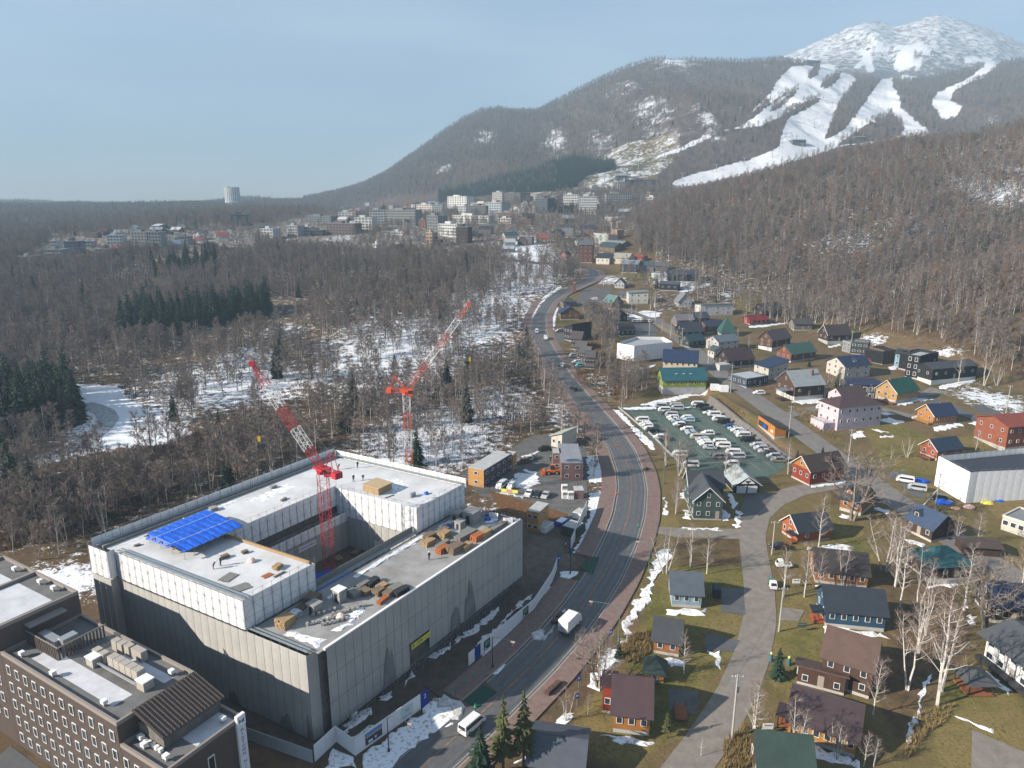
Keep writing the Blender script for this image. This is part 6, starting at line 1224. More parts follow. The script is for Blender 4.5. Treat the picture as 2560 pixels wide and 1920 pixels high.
# far side of the village (k = 6 and 12)
V2 = [('dark log house with navy roof beside the pavement', (375,590),(548,585),12, 8,3.4,3.4,'y',(.16,.085,.045),C_NAVY), ('long black house with ribbed roof beside the road', (405,770),(480,795),12, 14,6.5,2.2,'shedl',(.035,.035,.040),(.055,.062,.075)),
      ('small grey-brown cottage with grey roof by the gravel lot', (400,478),(520,470),12, 8,3.0,2.6,'hip',(.14,.12,.10),(.075,.072,.072)), ('cream and black house with navy gable', (605,545),(740,540),12, 8,4.0,2.2,'y',(.40,.33,.24),C_NAVY), ('house with tall sage-green roof', (765,470),(850,500),12, 8,3.4,4.2,'x',(.20,.12,.09),(.12,.20,.18)),
      ('white and grey cube house behind the village car park', (1000,445),(1180,440),12, 9,6.4,.8,'shedl',(.62,.60,.54),C_GREY), ('black gabled house with white bargeboard', (850,620),(985,605),12, 8,3.6,3.4,'y',(.030,.030,.036),(.12,.095,.090)), ('low black barn beside the asphalt yard', (925,745),(1060,735),12, 9,2.8,3.0,'x',(.035,.028,.026),(.040,.040,.044)),
      ('dark barn house with shallow black roof', (1285,318),(1455,325),12, 10,4.0,1.4,'x',(.030,.030,.032),(.075,.085,.10)), ('large black lodge with slate roof beside the snowy field', (1360,235),(1640,240),12, 12,4.6,3.0,'x',(.030,.032,.038),(.050,.062,.085)), ('long white-roofed pavilion beside the black lodge', (1230,210),(1410,205),12, 8,2.4,.6,'flat',(.60,.61,.62),(.75,.76,.78)),
      ('grey A-frame chapel with steep shingle roof', (1460,470),(1580,465),12, 9,2.6,5.0,'y',(.42,.41,.40),(.20,.20,.20)), ('modern white house with timber fins', (1660,560),(1960,545),12, 8,5.6,.9,'shed',(.58,.57,.54),C_GREY), ('navy-roofed house under thin birches', (1520,640),(1740,620),12, 8,3.2,2.6,'x',(.10,.09,.10),(.050,.062,.085)), ('orange log house with navy roof near the wood', (1720,715),(1890,690),12, 8,3.0,2.4,'x',(.22,.095,.04),(.035,.045,.075)),
      ('steep teal pyramid-roofed chapel', (1850,745),(1990,745),12, 8,1.6,8.0,'hip',(.50,.46,.38),(.040,.105,.090)), ('dark house with charcoal gambrel roof', (1500,760),(1690,745),12, 9,3.0,4.0,'x',(.035,.035,.036),(.045,.050,.060)), ('house with teal roof and dormer beside the parked black car', (1560,850),(1700,830),12, 8,3.0,2.6,'x',(.045,.055,.055),(.022,.062,.072)),
      ('pale house with blue-grey gable roof', (1825,885),(2010,860),12, 9,4.4,2.4,'x',(.52,.51,.48),(.13,.16,.19)), ('small white annex with green roof', (1785,945),(1890,935),12, 5,3.2,1.6,'y',(.58,.57,.54),(.055,.085,.08)), ('grey lilac-roofed cottage under birches', (1445,650),(1600,640),12, 8,3.0,2.6,'x',(.20,.18,.17),(.19,.17,.185)),
      ('slim dark timber house nearest the white van', (470,860),(560,870),12, 7,5.4,3.0,'x',(.070,.050,.042),(.085,.065,.062)), ('second slim dark timber house of the row by the road', (510,935),(600,945),12, 6,5.0,2.4,'x',(.075,.055,.046),(.11,.10,.095)), ('third slim dark timber house of the row by the road', (545,985),(630,1000),12, 6,5.0,2.4,'x',(.070,.052,.044),(.10,.092,.088)), ('fourth and nearest slim dark timber house of the row by the road', (600,1040),(685,1045),12, 6,5.4,2.4,'x',(.065,.048,.042),(.095,.085,.082)),
      ('small slate-roofed white chapel by the road bend', (870,295),(960,300),12, 8,2.8,3.2,'y',(.50,.50,.50),(.045,.055,.075)), ('low dark shop with long grey roof', (880,385),(985,410),12, 9,2.6,1.0,'x',(.10,.09,.085),(.11,.115,.125))]
for lb, a, b, k, D, wh, ri, rf, wc, rc in V2: house(lb, a, b, D, wh, ri, rf, wc, rc, .5, wf=3, wl=2, rows=2 if wh > 4.2 else 1, k=k, trim=None, door=None)
V3 = [('pink gabled house at the far road bend', (742,925),(800,930), 8,4.5,2.6,'y',(.52,.22,.20),C_SLATE), ('tall brown hotel block with stepped grey roof', (908,945),(1035,950), 12,14,3,'x',(.15,.07,.05),(.12,.13,.14)), ('white twin-gabled house at the far road bend', (1068,960),(1190,965), 9,5,3,'x',(.72,.68,.58),C_SLATE), ('cream gabled inn beside the white twin-gabled house', (1220,955),(1365,965), 10,4.5,3.4,'x',(.62,.52,.36),(.35,.33,.30)),
      ('long red-roofed shed at the wood edge', (1365,940),(1500,945), 8,4,1.0,'x',(.28,.06,.045),(.30,.07,.055)), ('slate blue hall with pale sloping roof', (1295,1035),(1450,1045), 14,6,2.6,'x',(.045,.055,.075),(.22,.26,.30)), ('grey-teal gabled house beside the slate blue hall', (1480,1035),(1600,1030), 9,4.5,2.6,'x',(.26,.28,.29),(.075,.12,.13)), ('weathered grey barn by the wood', (1615,1035),(1730,1030), 10,4,3,'x',(.17,.15,.13),(.13,.125,.12)),
      ('green-roofed lodge behind the brown hotel block', (1095,860),(1240,855), 11,5,3.4,'x',(.17,.13,.10),(.045,.070,.065)), ('glass-fronted white annex with brown roof', (1045,755),(1180,760), 10,7,.8,'flat',(.42,.44,.42),(.20,.10,.07)), ('navy-roofed chalet above the glass-fronted annex', (930,700),(1045,705), 10,7,3,'x',(.24,.16,.12),C_NAVY), ('grey house with layered slate roof', (750,715),(860,715), 12,10,4,'hip',(.26,.25,.24),(.06,.075,.09)),
      ('dark house with navy gable left of the grey layered house', (660,740),(745,745), 9,7,3,'y',(.08,.06,.05),(.03,.05,.10)), ('red-roofed house in the town', (520,765),(620,765), 9,4,3,'x',(.45,.35,.28),(.34,.07,.06)), ('low flat grey hall with slanted roof', (360,780),(475,785), 12,6,1,'shed',(.25,.25,.25),(.12,.14,.17)), ('white-roofed cottage near the town road', (225,805),(325,800), 9,4,3,'x',(.45,.46,.46),(.45,.48,.50)), ('second white-roofed cottage with blue car port', (205,855),(310,855), 9,3,2,'x',(.12,.12,.13),(.40,.42,.44)),
      ('green-roofed small house near the town road', (345,785),(420,790), 8,4,3,'y',(.10,.09,.08),(.03,.07,.08)), ('timber loft house with wide roof among bare trees', (1150,600),(1270,600), 10,8,1.2,'flat',(.30,.28,.26),(.35,.35,.36)), ('narrow orange-brown house at the wood edge', (1210,730),(1262,730), 7,8,.5,'flat',(.40,.26,.18),C_GREY), ('long grey-green roofed hall', (1145,815),(1310,815), 12,4,2,'x',(.22,.22,.20),(.22,.25,.24))]
for lb, a, b, D, wh, ri, rf, wc, rc in V3: house(lb, a, b, D, wh, ri, rf, wc, rc, .5, wf=3, wl=2, rows=max(1, int(wh/3)), k=7, trim=None, door=None)
# ---- town blocks
def block(label, fl, fr, depth, floors, wall, cols, k, rc=C_GREY, fh=3.1, balc=None, pent=True, side=None, name='apartment_block', top=None):
    a, b = gz(k, *fl), gz(k, *fr); d = b-a; d.z = 0; L_ = d.length; o = empty(name, (a.x, a.y, (a.z+b.z)/2), math.atan2(d.y, d.x)); tag(o, label, 'building'); h = floors*fh
    MB().box(0, L_, 0, depth, -3, h).build('wall', wallm(wall), o); MB().box(-.3, L_+.3, -.3, depth+.3, h, h+.4).build('roof', roofm(rc), o)
    ww = L_/cols
    for j in range(floors):
        for i in range(cols): inst('window', WIN_D, o, (ww*(i+.5), -.06, fh*(j+.55)), (0,0,0), (ww*.6, 1, fh*.5))
        ns = max(2, int(depth/4))
        for i in range(ns): inst('window', WIN_D, o, (-.06, depth*(i+.5)/ns, fh*(j+.55)), (0,0,R(-90)), (1.8, 1, fh*.45))
        if balc: MB().box(.3, L_-.3, -1.1, -.1, fh*j+.0, fh*j+.95).build('balcony', wallm(balc), o)
    if pent:
        p = MB().box(L_*.2, L_*.5, depth*.3, depth*.7, h+.4, h+2.6).build('roof_house', wallm(wall), o)
    return o
WIN_D = MB().box(-.5,.5,-.04,.04,-.5,.5).mesh('window', M_glass)
BL = [('white six-storey slab hotel behind dark spruces', (912,497),(1075,500), 14, 7,(.66,.65,.62),9,7), ('white left slab of the six-storey hotel', (765,455),(905,455), 14,6,(.66,.65,.62),8,7), ('dark glass apartment tower with grey balconies', (515,490),(620,492), 16,6,(.10,.12,.13),5,7), ('grey balconied hotel below the ski slope', (1160,420),(1400,420), 16,5,(.30,.32,.31),11,7), ('black and white stepped hotel on the ski slope', (1395,272),(1610,270), 16,5,(.075,.085,.10),9,7), ('white wing of the stepped hotel on the slope', (1222,278),(1330,275), 16,4,(.62,.61,.58),5,7), ('grey middle wing of the stepped hotel', (1332,275),(1392,273), 15,5,(.28,.29,.29),3,7),
      ('brown and grey long hotel at the pine forest', (205,395),(370,400), 16,5,(.13,.12,.115),10,7), ('pale gridded end of the long hotel', (112,400),(204,400), 14,6,(.42,.40,.36),5,7), ('low white and blue clinic by the slope', (1525,410),(1632,408), 12,3,(.62,.60,.56),5,7), ('low grey lift station below the slope', (445,375),(560,375), 16,2,(.40,.40,.39),6,7), ('white sloping-roofed hall at the foot of the hill', (1680,395),(1790,390), 12,2,(.60,.57,.50),4,7), ('small white gable building near the hill', (1815,360),(1865,355), 8,2,(.60,.57,.50),2,7), ('brown curved-roof hall in the town', (155,535),(385,530), 14,2,(.30,.22,.17),8,7), ('pale long shop in front of the curved hall', (270,475),(400,472), 10,1,(.55,.54,.50),6,7), ('low beige house row in the town', (165,585),(285,590), 10,2,(.50,.47,.40),5,7),
      ('grey and white apartment block with many balconies', (985,605),(1250,612), 14,6,(.24,.25,.24),12,8), ('white stepped left part of the balconied block', (830,610),(980,605), 14,6,(.50,.50,.48),6,8), ('white modern hotel with black window frames', (1460,690),(1630,715), 14,4,(.66,.65,.62),8,8), ('dark-cornered left wing of the modern hotel', (1355,665),(1458,690), 12,6,(.20,.21,.21),4,8), ('white long rear wing of the modern hotel', (1590,580),(1920,590), 12,3,(.64,.63,.60),12,8), ('white zigzag-roofed hotel above the town', (1545,450),(1720,452), 14,7,(.70,.69,.65),8,8), ('cream terraced block beside the zigzag hotel', (1760,480),(1960,470), 14,4,(.56,.52,.45),8,8), ('blue-white apartment block right of the dark block', (1905,525),(2040,525), 13,6,(.40,.43,.46),6,8), ('dark apartment block in the town centre', (1720,530),(1900,528), 14,5,(.13,.13,.13),9,8), ('pale grey block left of the dark apartment block', (1645,530),(1715,530), 13,5,(.42,.44,.45),3,8),
      ('cream block with red roof above the trees', (1260,505),(1400,510), 12,5,(.58,.53,.46),6,8), ('grey block right of the red-roofed one', (1405,510),(1500,510), 12,5,(.44,.45,.44),5,8), ('white four-storey corner block beside the road', (692,660),(850,660), 13,5,(.58,.57,.53),5,8), ('brown low block left of the white corner block', (430,690),(690,690), 14,4,(.16,.12,.11),9,8), ('dark grey hotel behind the brown block', (240,575),(470,580), 14,3,(.15,.17,.18),9,8), ('white striped block at the pine forest', (540,560),(690,560), 13,4,(.44,.43,.40),5,8), ('dark stepped block beside the striped one', (630,580),(745,580), 12,3,(.16,.14,.13),5,8), ('small white chalet block at the wood', (215,695),(280,695), 9,3,(.55,.54,.52),3,8), ('pale tower house left of the chalet block', (70,710),(165,710), 11,4,(.34,.34,.33),4,8), ('dark barn left of the brown block', (290,700),(400,700), 11,2,(.09,.08,.08),4,8),
      ('dark wooden lodge beside the town road', (1625,765),(1730,770), 11,5,(.085,.060,.050),4,8), ('tan tower station with dark low wing', (1348,790),(1405,795), 9,4,(.48,.34,.20),2,8), ('dark low wing of the tan station', (1407,795),(1505,795), 9,2,(.10,.085,.075),3,8), ('white low kiosk row in the gravel lot', (1020,690),(1135,690), 8,1,(.62,.61,.58),5,8), ('white cabin at the edge of the gravel lot', (858,835),(905,838), 6,2,(.62,.61,.58),2,8), ('red-brown gable cottage in the town', (1280,630),(1340,632), 9,3,(.36,.16,.12),2,8),
      ('dark seven-storey hotel far behind the bare trees', (1830,522),(1965,520), 26,5,(.075,.095,.115),9,11), ('white boxy house in the far settlement', (405,712),(455,712), 12,3,(.50,.52,.54),3,11), ('navy wide house in the far settlement', (515,745),(630,745), 14,4,(.075,.10,.145),6,11), ('grey twin house in the far settlement', (360,790),(500,790), 14,3,(.24,.25,.26),6,11), ('dark low house in the far settlement', (760,785),(860,785), 12,3,(.10,.12,.14),4,11), ('white sloping-roofed house in the far settlement', (850,668),(970,665), 13,3,(.44,.47,.50),5,11), ('white-roofed long house in the far settlement', (670,690),(740,690), 10,2,(.40,.42,.44),3,11), ('stacked grey apartment house with balconies', (1045,690),(1170,690), 14,5,(.18,.19,.20),5,11), ('right half of the stacked apartment house', (1185,700),(1280,700), 14,5,(.26,.27,.28),4,11), ('pale low block below the stacked house', (1060,722),(1190,720), 10,1,(.50,.50,.50),6,11), ('grey cottage row right of the stacked house', (1420,675),(1500,675), 11,3,(.24,.23,.23),4,11), ('light gabled house among bare trees', (1530,640),(1580,640), 10,2,(.46,.46,.46),2,11), ('white balconied block at the right of the far settlement', (2065,635),(2160,632), 12,4,(.46,.47,.47),4,11), ('small grey house at the left edge settlement', (150,815),(260,820), 12,2,(.16,.18,.20),4,11), ('long pale roof in the far wood', (1410,528),(1495,526), 14,2,(.44,.46,.48),6,11)]
for lb, a, b, D, n_, wc, c, k in BL: block(lb, a, b, D, n_, wc, c, k, rc=(.42,.42,.42) if sum(wc) > 1 else C_GREY)
# round white tower hotel on the skyline
hx, hy, hzz = at_range(582, 503, 2050); to = empty('tower_hotel', (hx, hy, hzz)); tag(to, 'curved white tower hotel alone on the wooded skyline', 'hotel')
ring = [(21*math.cos(R(i*15)), 14*math.sin(R(i*15))) for i in range(24)]; MB().prism(ring, -15, 36).build('wall', wallm((.72,.72,.72)), to); MB().prism([(x_*1.02,y_*1.02) for x_, y_ in ring], 36, 37.5).build('roof', roofm((.30,.32,.34)), to); MB().box(-14,-8,-4,4,37.5,42).build('lift_house', wallm((.72,.72,.72)), to)
for j in range(11):
    for i in range(12, 24): a_ = R(i*15+7.5); inst('window', WIN_D, to, (20.9*math.cos(a_), 13.95*math.sin(a_), 2+j*3.1), (0,0,math.atan2(13.9*math.cos(a_), -21*math.sin(a_))+0), (2.6,4,1.5))
# gondola station and lift houses on the mountain
for lb, px, py, L_, W_, h in (('dark gondola station on the mountain crest', 2028, 163, 45, 30, 16), ('small lift station at the foot of the main run', 1993, 360, 26, 16, 9), ('lift hut beside the lower run', 1553, 448, 22, 14, 9), ('hut with pale roof above the tree triangle', 2147, 350, 22, 14, 7), ('twin lift hut below the summit', 2171, 124, 18, 12, 9)):
    g = ground(px, py); o = empty('lift_station', g, .1); tag(o, lb, 'lift station'); MB().box(-L_/2,L_/2,-W_/2,W_/2,-6,h*.75).build('wall', wallm((.12,.14,.16)), o); MB().add([(-L_*.55,-W_*.6,h*.7),(L_*.55,-W_*.6,h*.7),(L_*.55,W_*.6,h*.7),(-L_*.55,W_*.6,h*.7),(-L_*.5,0,h),(L_*.5,0,h)], [(0,1,5,4),(2,3,4,5),(0,4,3),(1,2,5),(0,3,2,1)]).build('roof', roofm((.34,.36,.38)), o)
for j, line in enumerate(([(1462,470),(1560,440),(1632,405),(1690,375),(1760,300),(1850,285),(1902,245),(1985,180)],[(1990,358),(2080,270),(2110,230),(2138,200)],[(2045,160),(2060,150)],[(1620,475),(1790,430),(1930,395),(2080,360)])):
    for i in range(len(line)-1):
        for q in range(2):
            g = ground(line[i][0]+(line[i+1][0]-line[i][0])*q/2, line[i][1]+(line[i+1][1]-line[i][1])*q/2); o = empty('lift_pylon', g); tag(o, f'{words_[i*2+q]} steel pylon up the {["long left","upper right","short crest","lower"][j]} ski lift line', 'pylon', 'ski lift pylons'); MB().tube((0,0,-2),(0,0,13),.7,.45,6).build('post', M_steel, o); MB().box(-4,4,-.4,.4,12.4,13.4).build('crossarm', M_steel, o)

# small houses filling the town and the far settlement
FX0 = [(o.location.x, o.location.y) for o in COL.objects if o.parent is None and o.type == 'EMPTY' and o.get('category') in ('house', 'building')]
rt = random.Random(11); cols_w = [('white',(.58,.57,.54)),('cream',(.52,.45,.34)),('grey',(.26,.26,.26)),('brown',(.13,.085,.065)),('dark',(.06,.055,.055))]; cols_r = [('slate',C_SLATE),('silver',(.32,.34,.36)),('brown',C_BROWN),('red',(.26,.06,.05)),('teal',C_TEAL),('snowy',(.60,.61,.63))]
def fill(poly, spacing, n, where, smin, smax):
    x0, y0 = poly.min(0); x1, y1 = poly.max(0); k = 0; got = []
    cand = [(x, y) for x in np.arange(x0, x1, spacing) for y in np.arange(y0, y1, spacing)]; rt.shuffle(cand)
    for x, y in cand:
        if len(got) >= n: break
        x += rt.uniform(-4,4); y += rt.uniform(-4,4)
        if not inside(poly, np.array([x]), np.array([y]))[0] or min(math.hypot(x-a, y-b) for a, b in FX0) < 19 or seg_dist(ROAD[::3], np.array([x]), np.array([y]))[0] < 12: continue
        got.append((x, y)); FX0.append((x, y))
    got.sort(key=lambda p: p[0]/p[1])
    for i, (x, y) in enumerate(got):
        wn_, wc = rt.choice(cols_w); rn_, rc = rt.choice(cols_r); L_ = rt.uniform(smin, smax); a = rt.uniform(-.35,.35); z = Z(x, y); b = (x+L_*math.cos(a), y+L_*math.sin(a))
        nth = (words_ + ['fifteenth','sixteenth','seventeenth','eighteenth','nineteenth','twentieth'] + ['twenty-' + w_ for w_ in words_[:9]] + ['thirtieth'] + ['thirty-' + w_ for w_ in words_[:9]] + ['fortieth'] + ['forty-' + w_ for w_ in words_[:9]])[i]
        house(f'small {wn_} house with {rn_} roof, {nth} from the left among {where}', project(x, y, z), project(*b, Z(*b)), rt.uniform(8,11), rt.choice([3.2,5.4,5.8]), rt.uniform(2.0,3.6), rt.choice(['x','x','y','flat']), wc, rc, .4, wf=3, wl=2, rows=1, trim=None, door=None, group='small houses of ' + where)
fill(TOWN, 24, 46, 'the small town houses', 9, 15); fill(WESTVILLE, 26, 24, 'the far settlement houses', 10, 16)
# ------------------------------------------------------------------ vehicles
def cpaint(nm, c): return mat('paint_' + nm, c, .28, .5)
PAINT = {'white': cpaint('white', (.72,.72,.71)), 'silver': cpaint('silver', (.40,.42,.44)), 'black': cpaint('black', (.012,.012,.014)), 'blue': cpaint('blue', (.02,.045,.20)), 'grey': cpaint('grey', (.20,.19,.18)), 'tan': cpaint('tan', (.45,.41,.35)), 'light blue': cpaint('light_blue', (.34,.45,.55)), 'dark grey': cpaint('dark_grey', (.05,.052,.056)), 'turquoise': cpaint('turquoise', (.12,.45,.50)), 'green': cpaint('green', (.05,.16,.10)), 'brown': cpaint('brown', (.12,.095,.075)), 'red': cpaint('red', (.35,.03,.02))}
M_tyre = mat('tyre', (.018,.018,.018), .85, .2); M_cglass = mat('car_glass', (.016,.020,.026), .08, .7); M_hl = mat('headlamp', (.70,.70,.68), .2, .6); M_tl = mat('tail_lamp', (.35,.012,.010), .3, .5)
WHEEL = MB(); WHEEL.tube((0,-.11,0), (0,.11,0), .33, .33, 12); WHEEL = WHEEL.mesh('wheel', M_tyre)
RIM = MB().tube((0,-.125,0), (0,.125,0), .19, .19, 8).mesh('rim', M_steel)
LAMP = MB().box(-.03,.03,-.17,.17,-.09,.09).mesh('headlight', M_hl); TLAMP = MB().box(-.03,.03,-.09,.09,-.2,.2).mesh('tail_light', M_tl)
# side outlines: x forward, z up; (length, width, outline, glass band)
KIND = {'van': (4.75,1.72,[(-2.35,.35),(-2.37,1.1),(-2.30,1.9),(-2.15,1.98),(1.25,1.98),(1.55,1.88),(2.15,1.10),(2.34,.95),(2.37,.35)],[(-2.1,1.15),(-2.05,1.72),(1.25,1.72),(1.85,1.15)]),
        'wagon': (4.6,1.75,[(-2.25,.35),(-2.28,.95),(-2.05,1.55),(-1.85,1.68),(.35,1.70),(.75,1.60),(1.35,1.02),(2.15,.86),(2.28,.65),(2.28,.35)],[(-1.95,1.0),(-1.75,1.5),(.45,1.52),(1.15,1.0)]),
        'sedan': (4.4,1.70,[(-2.18,.35),(-2.2,.9),(-1.6,.98),(-1.0,1.42),(-.6,1.47),(.35,1.46),(1.05,.98),(2.05,.82),(2.2,.6),(2.2,.35)],[(-1.35,.98),(-.9,1.34),(.3,1.35),(.9,.98)]),
        'minicar': (3.4,1.48,[(-1.68,.35),(-1.7,1.0),(-1.58,1.62),(-1.4,1.72),(.5,1.72),(.8,1.6),(1.25,1.0),(1.62,.88),(1.7,.6),(1.7,.35)],[(-1.45,1.02),(-1.38,1.52),(.55,1.54),(1.05,1.02)])}
VM = {}
def body_mesh(kind, paint):
    if (kind, paint) in VM: return VM[(kind, paint)]
    Ln, Wd, ol, gb = KIND[kind]; top = max(z for _, z in ol); h = Wd/2; m_ = MB(); n_ = len(ol); V = []
    hw = lambda z: h*(1 - .16*max(0, (z-1.0)/(top-1.0+.01))) if z > 1.0 else h
    for sgn in (-1, 1):
        for x_, z_ in ol: V.append((x_, sgn*hw(z_), z_))
    m_.add(V, [tuple(range(n_-1,-1,-1)), tuple(range(n_,2*n_))] + [(i,i+1,n_+i+1,n_+i) for i in range(n_-1)] + [(n_-1,0,n_,2*n_-1)])
    me = m_.mesh('body', PAINT[paint]); g = MB()
    for sgn in (-1, 1):
        V = [(x_, sgn*(hw(z_)+.012), z_) for x_, z_ in gb]; g.add(V, [(0,1,2,3) if sgn > 0 else (3,2,1,0)])
    gm = g.mesh('side_window', M_cglass); f = MB()
    # windscreen between the two upper front points, rear window between the rear ones
    (xa, za), (xb, zb) = gb[3], gb[2]; e = .16 if kind == 'van' else .14
    i0 = max(range(n_), key=lambda i: (ol[i][0] > 0)*ol[i][1] + ol[i][0]*.2 if ol[i][1] > top-.15 else -9); p, q = ol[i0], ol[i0+1]
    l2 = lambda t: (p[0]+(q[0]-p[0])*t+.02, p[1]+(q[1]-p[1])*t+.012); A, B = l2(.12), l2(.92)
    f.add([(A[0],-hw(A[1])+.08,A[1]),(A[0],hw(A[1])-.08,A[1]),(B[0],hw(B[1])-.06,B[1]),(B[0],-hw(B[1])+.06,B[1])], [(0,3,2,1)])
    r = MB(); j = [i for i in range(n_) if ol[i][1] >= .9 and ol[i][0] < 0][0]; p, q = ol[j], ol[j+1]; l3 = lambda t: (p[0]+(q[0]-p[0])*t-.02, p[1]+(q[1]-p[1])*t+.01); A, B = l3(.12), l3(.85)
    r.add([(A[0],-hw(A[1])+.1,A[1]),(A[0],hw(A[1])-.1,A[1]),(B[0],hw(B[1])-.12,B[1]),(B[0],-hw(B[1])+.12,B[1])], [(0,1,2,3)])
    VM[(kind, paint)] = (me, gm, f.mesh('windscreen', M_cglass), r.mesh('rear_window', M_cglass), Ln, Wd); return VM[(kind, paint)]
def car(kind, paint, loc, ang, label, cat=None, group=None):
    b, g, f, r, Ln, Wd = body_mesh(kind, paint); o = empty('parked_car' if group else 'car', loc, ang); tag(o, label, cat or ('van' if kind == 'van' else 'car'), group)
    inst('body', b, o); inst('side_window', g, o); inst('windscreen', f, o); inst('rear_window', r, o)
    for x_ in (-Ln*.30, Ln*.31):
        for y_ in (-Wd/2+.08, Wd/2-.08): w_ = inst('wheel', WHEEL, o, (x_, y_, .33)); inst('rim', RIM, w_)
    for y_ in (-Wd*.34, Wd*.34): inst('headlight', LAMP, o, (Ln/2-.06, y_, .72)); inst('tail_light', TLAMP, o, (-Ln/2+.06, y_*1.15, .95))
    return o
rows_ = {'left edge row': [(330,475,'van','white'),(365,525,'wagon','white'),(388,548,'wagon','white'),(410,585,'minicar','white'),(455,605,'wagon','black'),(548,688,'wagon','white'),(610,712,'sedan','dark grey'),(800,910,'van','white'),(940,1040,'van','white')],
         'left middle row': [(560,298,'van','silver'),(582,325,'wagon','black'),(605,348,'van','white'),(645,388,'wagon','black'),(695,408,'van','silver'),(712,440,'wagon','white'),(735,464,'sedan','white'),(768,488,'sedan','light blue'),(795,528,'wagon','white'),(850,558,'wagon','black'),(890,590,'wagon','white'),(945,622,'sedan','silver'),(960,640,'sedan','light blue'),(1018,690,'van','tan'),(1085,722,'wagon','silver'),(1108,752,'wagon','white'),(1132,780,'wagon','white'),(1176,820,'sedan','silver'),(1265,910,'wagon','dark grey'),(1305,940,'van','grey')],
         'right middle row': [(745,293,'van','silver'),(772,322,'van','silver'),(880,444,'wagon','white'),(910,472,'wagon','light blue'),(1150,640,'wagon','white'),(1298,758,'van','white'),(1345,800,'van','white'),(1468,885,'van','white'),(1522,935,'van','silver'),(1450,1025,'wagon','white')],
         'right wall row': [(1020,275,'van','white'),(1075,305,'van','black'),(1120,338,'wagon','black'),(1165,380,'sedan','white'),(1232,405,'van','white'),(1288,464,'van','white'),(1346,496,'van','black'),(1436,550,'sedan','blue'),(1482,578,'sedan','light blue'),(1520,604,'wagon','white'),(1565,636,'wagon','silver'),(1596,670,'van','white'),(1646,725,'van','black'),(1770,792,'wagon','silver'),(1818,830,'wagon','silver'),(1872,866,'sedan','silver'),(1932,898,'wagon','black'),(1982,930,'wagon','silver'),(2036,978,'wagon','grey')]}
ords = words_ + ['fifteenth','sixteenth','seventeenth','eighteenth','nineteenth','twentieth']
for rn, cars in rows_.items():
    for i, (x_, y_, kd, pt) in enumerate(cars):
        g = gz(9, x_, y_); g.z = Z(g.x, g.y)+.055
        car(kd, pt, g, R(180 + rng.uniform(-4,4) - 4), f'{pt} {kd}, {ords[i]} from the far end, {rn} of the car park', None, 'cars in the green car park')
OTHER = [('van','white',1342,832,92,'white van driving up the main road',.2),('van','white',1364,849,272,'white van at the kerb by the dark row houses',.2),('wagon','black',1433,977,118,'black car driving on the main road above the car park',.2),('van','white',1180,1822,52,'white minibus on the road at the bottom edge beside the pines',.2),
    ('wagon','silver',1405,917,118,'silver car on the road beside the bare trees',.2),('van','white',2262,1206,150,'white van parked outside the white-wrapped building',.12),('van','silver',2292,1226,152,'silver and maroon van parked behind the white van',.12),('wagon','black',2345,1250,150,'black car under the leaning pole',.12),('sedan','black',1947,1372,175,'black car in the driveway beside the side road',.05),
    ('wagon','white',1897,986,180,'white car parked by the silver-roofed chalet',.05),('van','white',2056,1024,160,'white van beside the pink guest house',.1),('wagon','silver',1398,830,200,'silver car beside the long black house',.05),('van','silver',1435,893,190,'silver van behind the row houses',.05),('wagon','white',1442,908,190,'white car behind the row houses',.05),('minicar','turquoise',1448,917,190,'turquoise minicar behind the row houses',.05),
    ('wagon','black',1740,870,180,'black car in front of the teal dormer house',.05),('wagon','white',1485,750,170,'white car on the gravel lot by the road bend',.1),('wagon','red',2175,905,160,'red car beside the cream house with navy gables',.05)]
for i, (kd, pt, px, py, a_, lb, dz) in enumerate(OTHER): g = ground(px, py); g.z = Z(g.x, g.y) + dz; car(kd, pt, g, R(a_), lb)
for i, x_ in enumerate((1045,1075,1110,1145,1185)): g = gz(12, x_, 610); car('wagon', ['silver','white','white','grey','white'][i], g + Vector((0,0,.1)), R(100), f'{["silver","white","white","grey","white"][i]} car, {ords[i]} in the short row behind the black houses', None, 'cars in the short village row')
YC = [('van','white',655,775,245,'white van by the tan site offices'),('minicar','white',772,785,245,'small white van beside the yellow banner'),('sedan','white',990,868,250,'white car, first by the yard fence'),('sedan','black',1092,885,250,'black car, second by the yard fence'),('sedan','silver',1192,892,250,'silver car, third by the yard fence'),('wagon','brown',905,478,200,'brown car behind the tan site offices'),('wagon','white',948,452,200,'white car, nearer of two behind the site offices'),('sedan','silver',1012,425,200,'silver car, farther of two behind the site offices'),('wagon','black',1172,328,190,'black car at the back of the yard')]
for kd, pt, x_, y_, a_, lb in YC: g = gz(10, x_, y_); car(kd, pt, g + Vector((0,0,.08)), R(a_), lb)
car('sedan', 'white', (-66.5, 79.5, .06), R(60), 'white car in the shaded parking below the hotel windows')
car('wagon', 'dark grey', (-61.5, 76.5, .06), R(60), 'dark car in the shaded parking below the hotel windows')
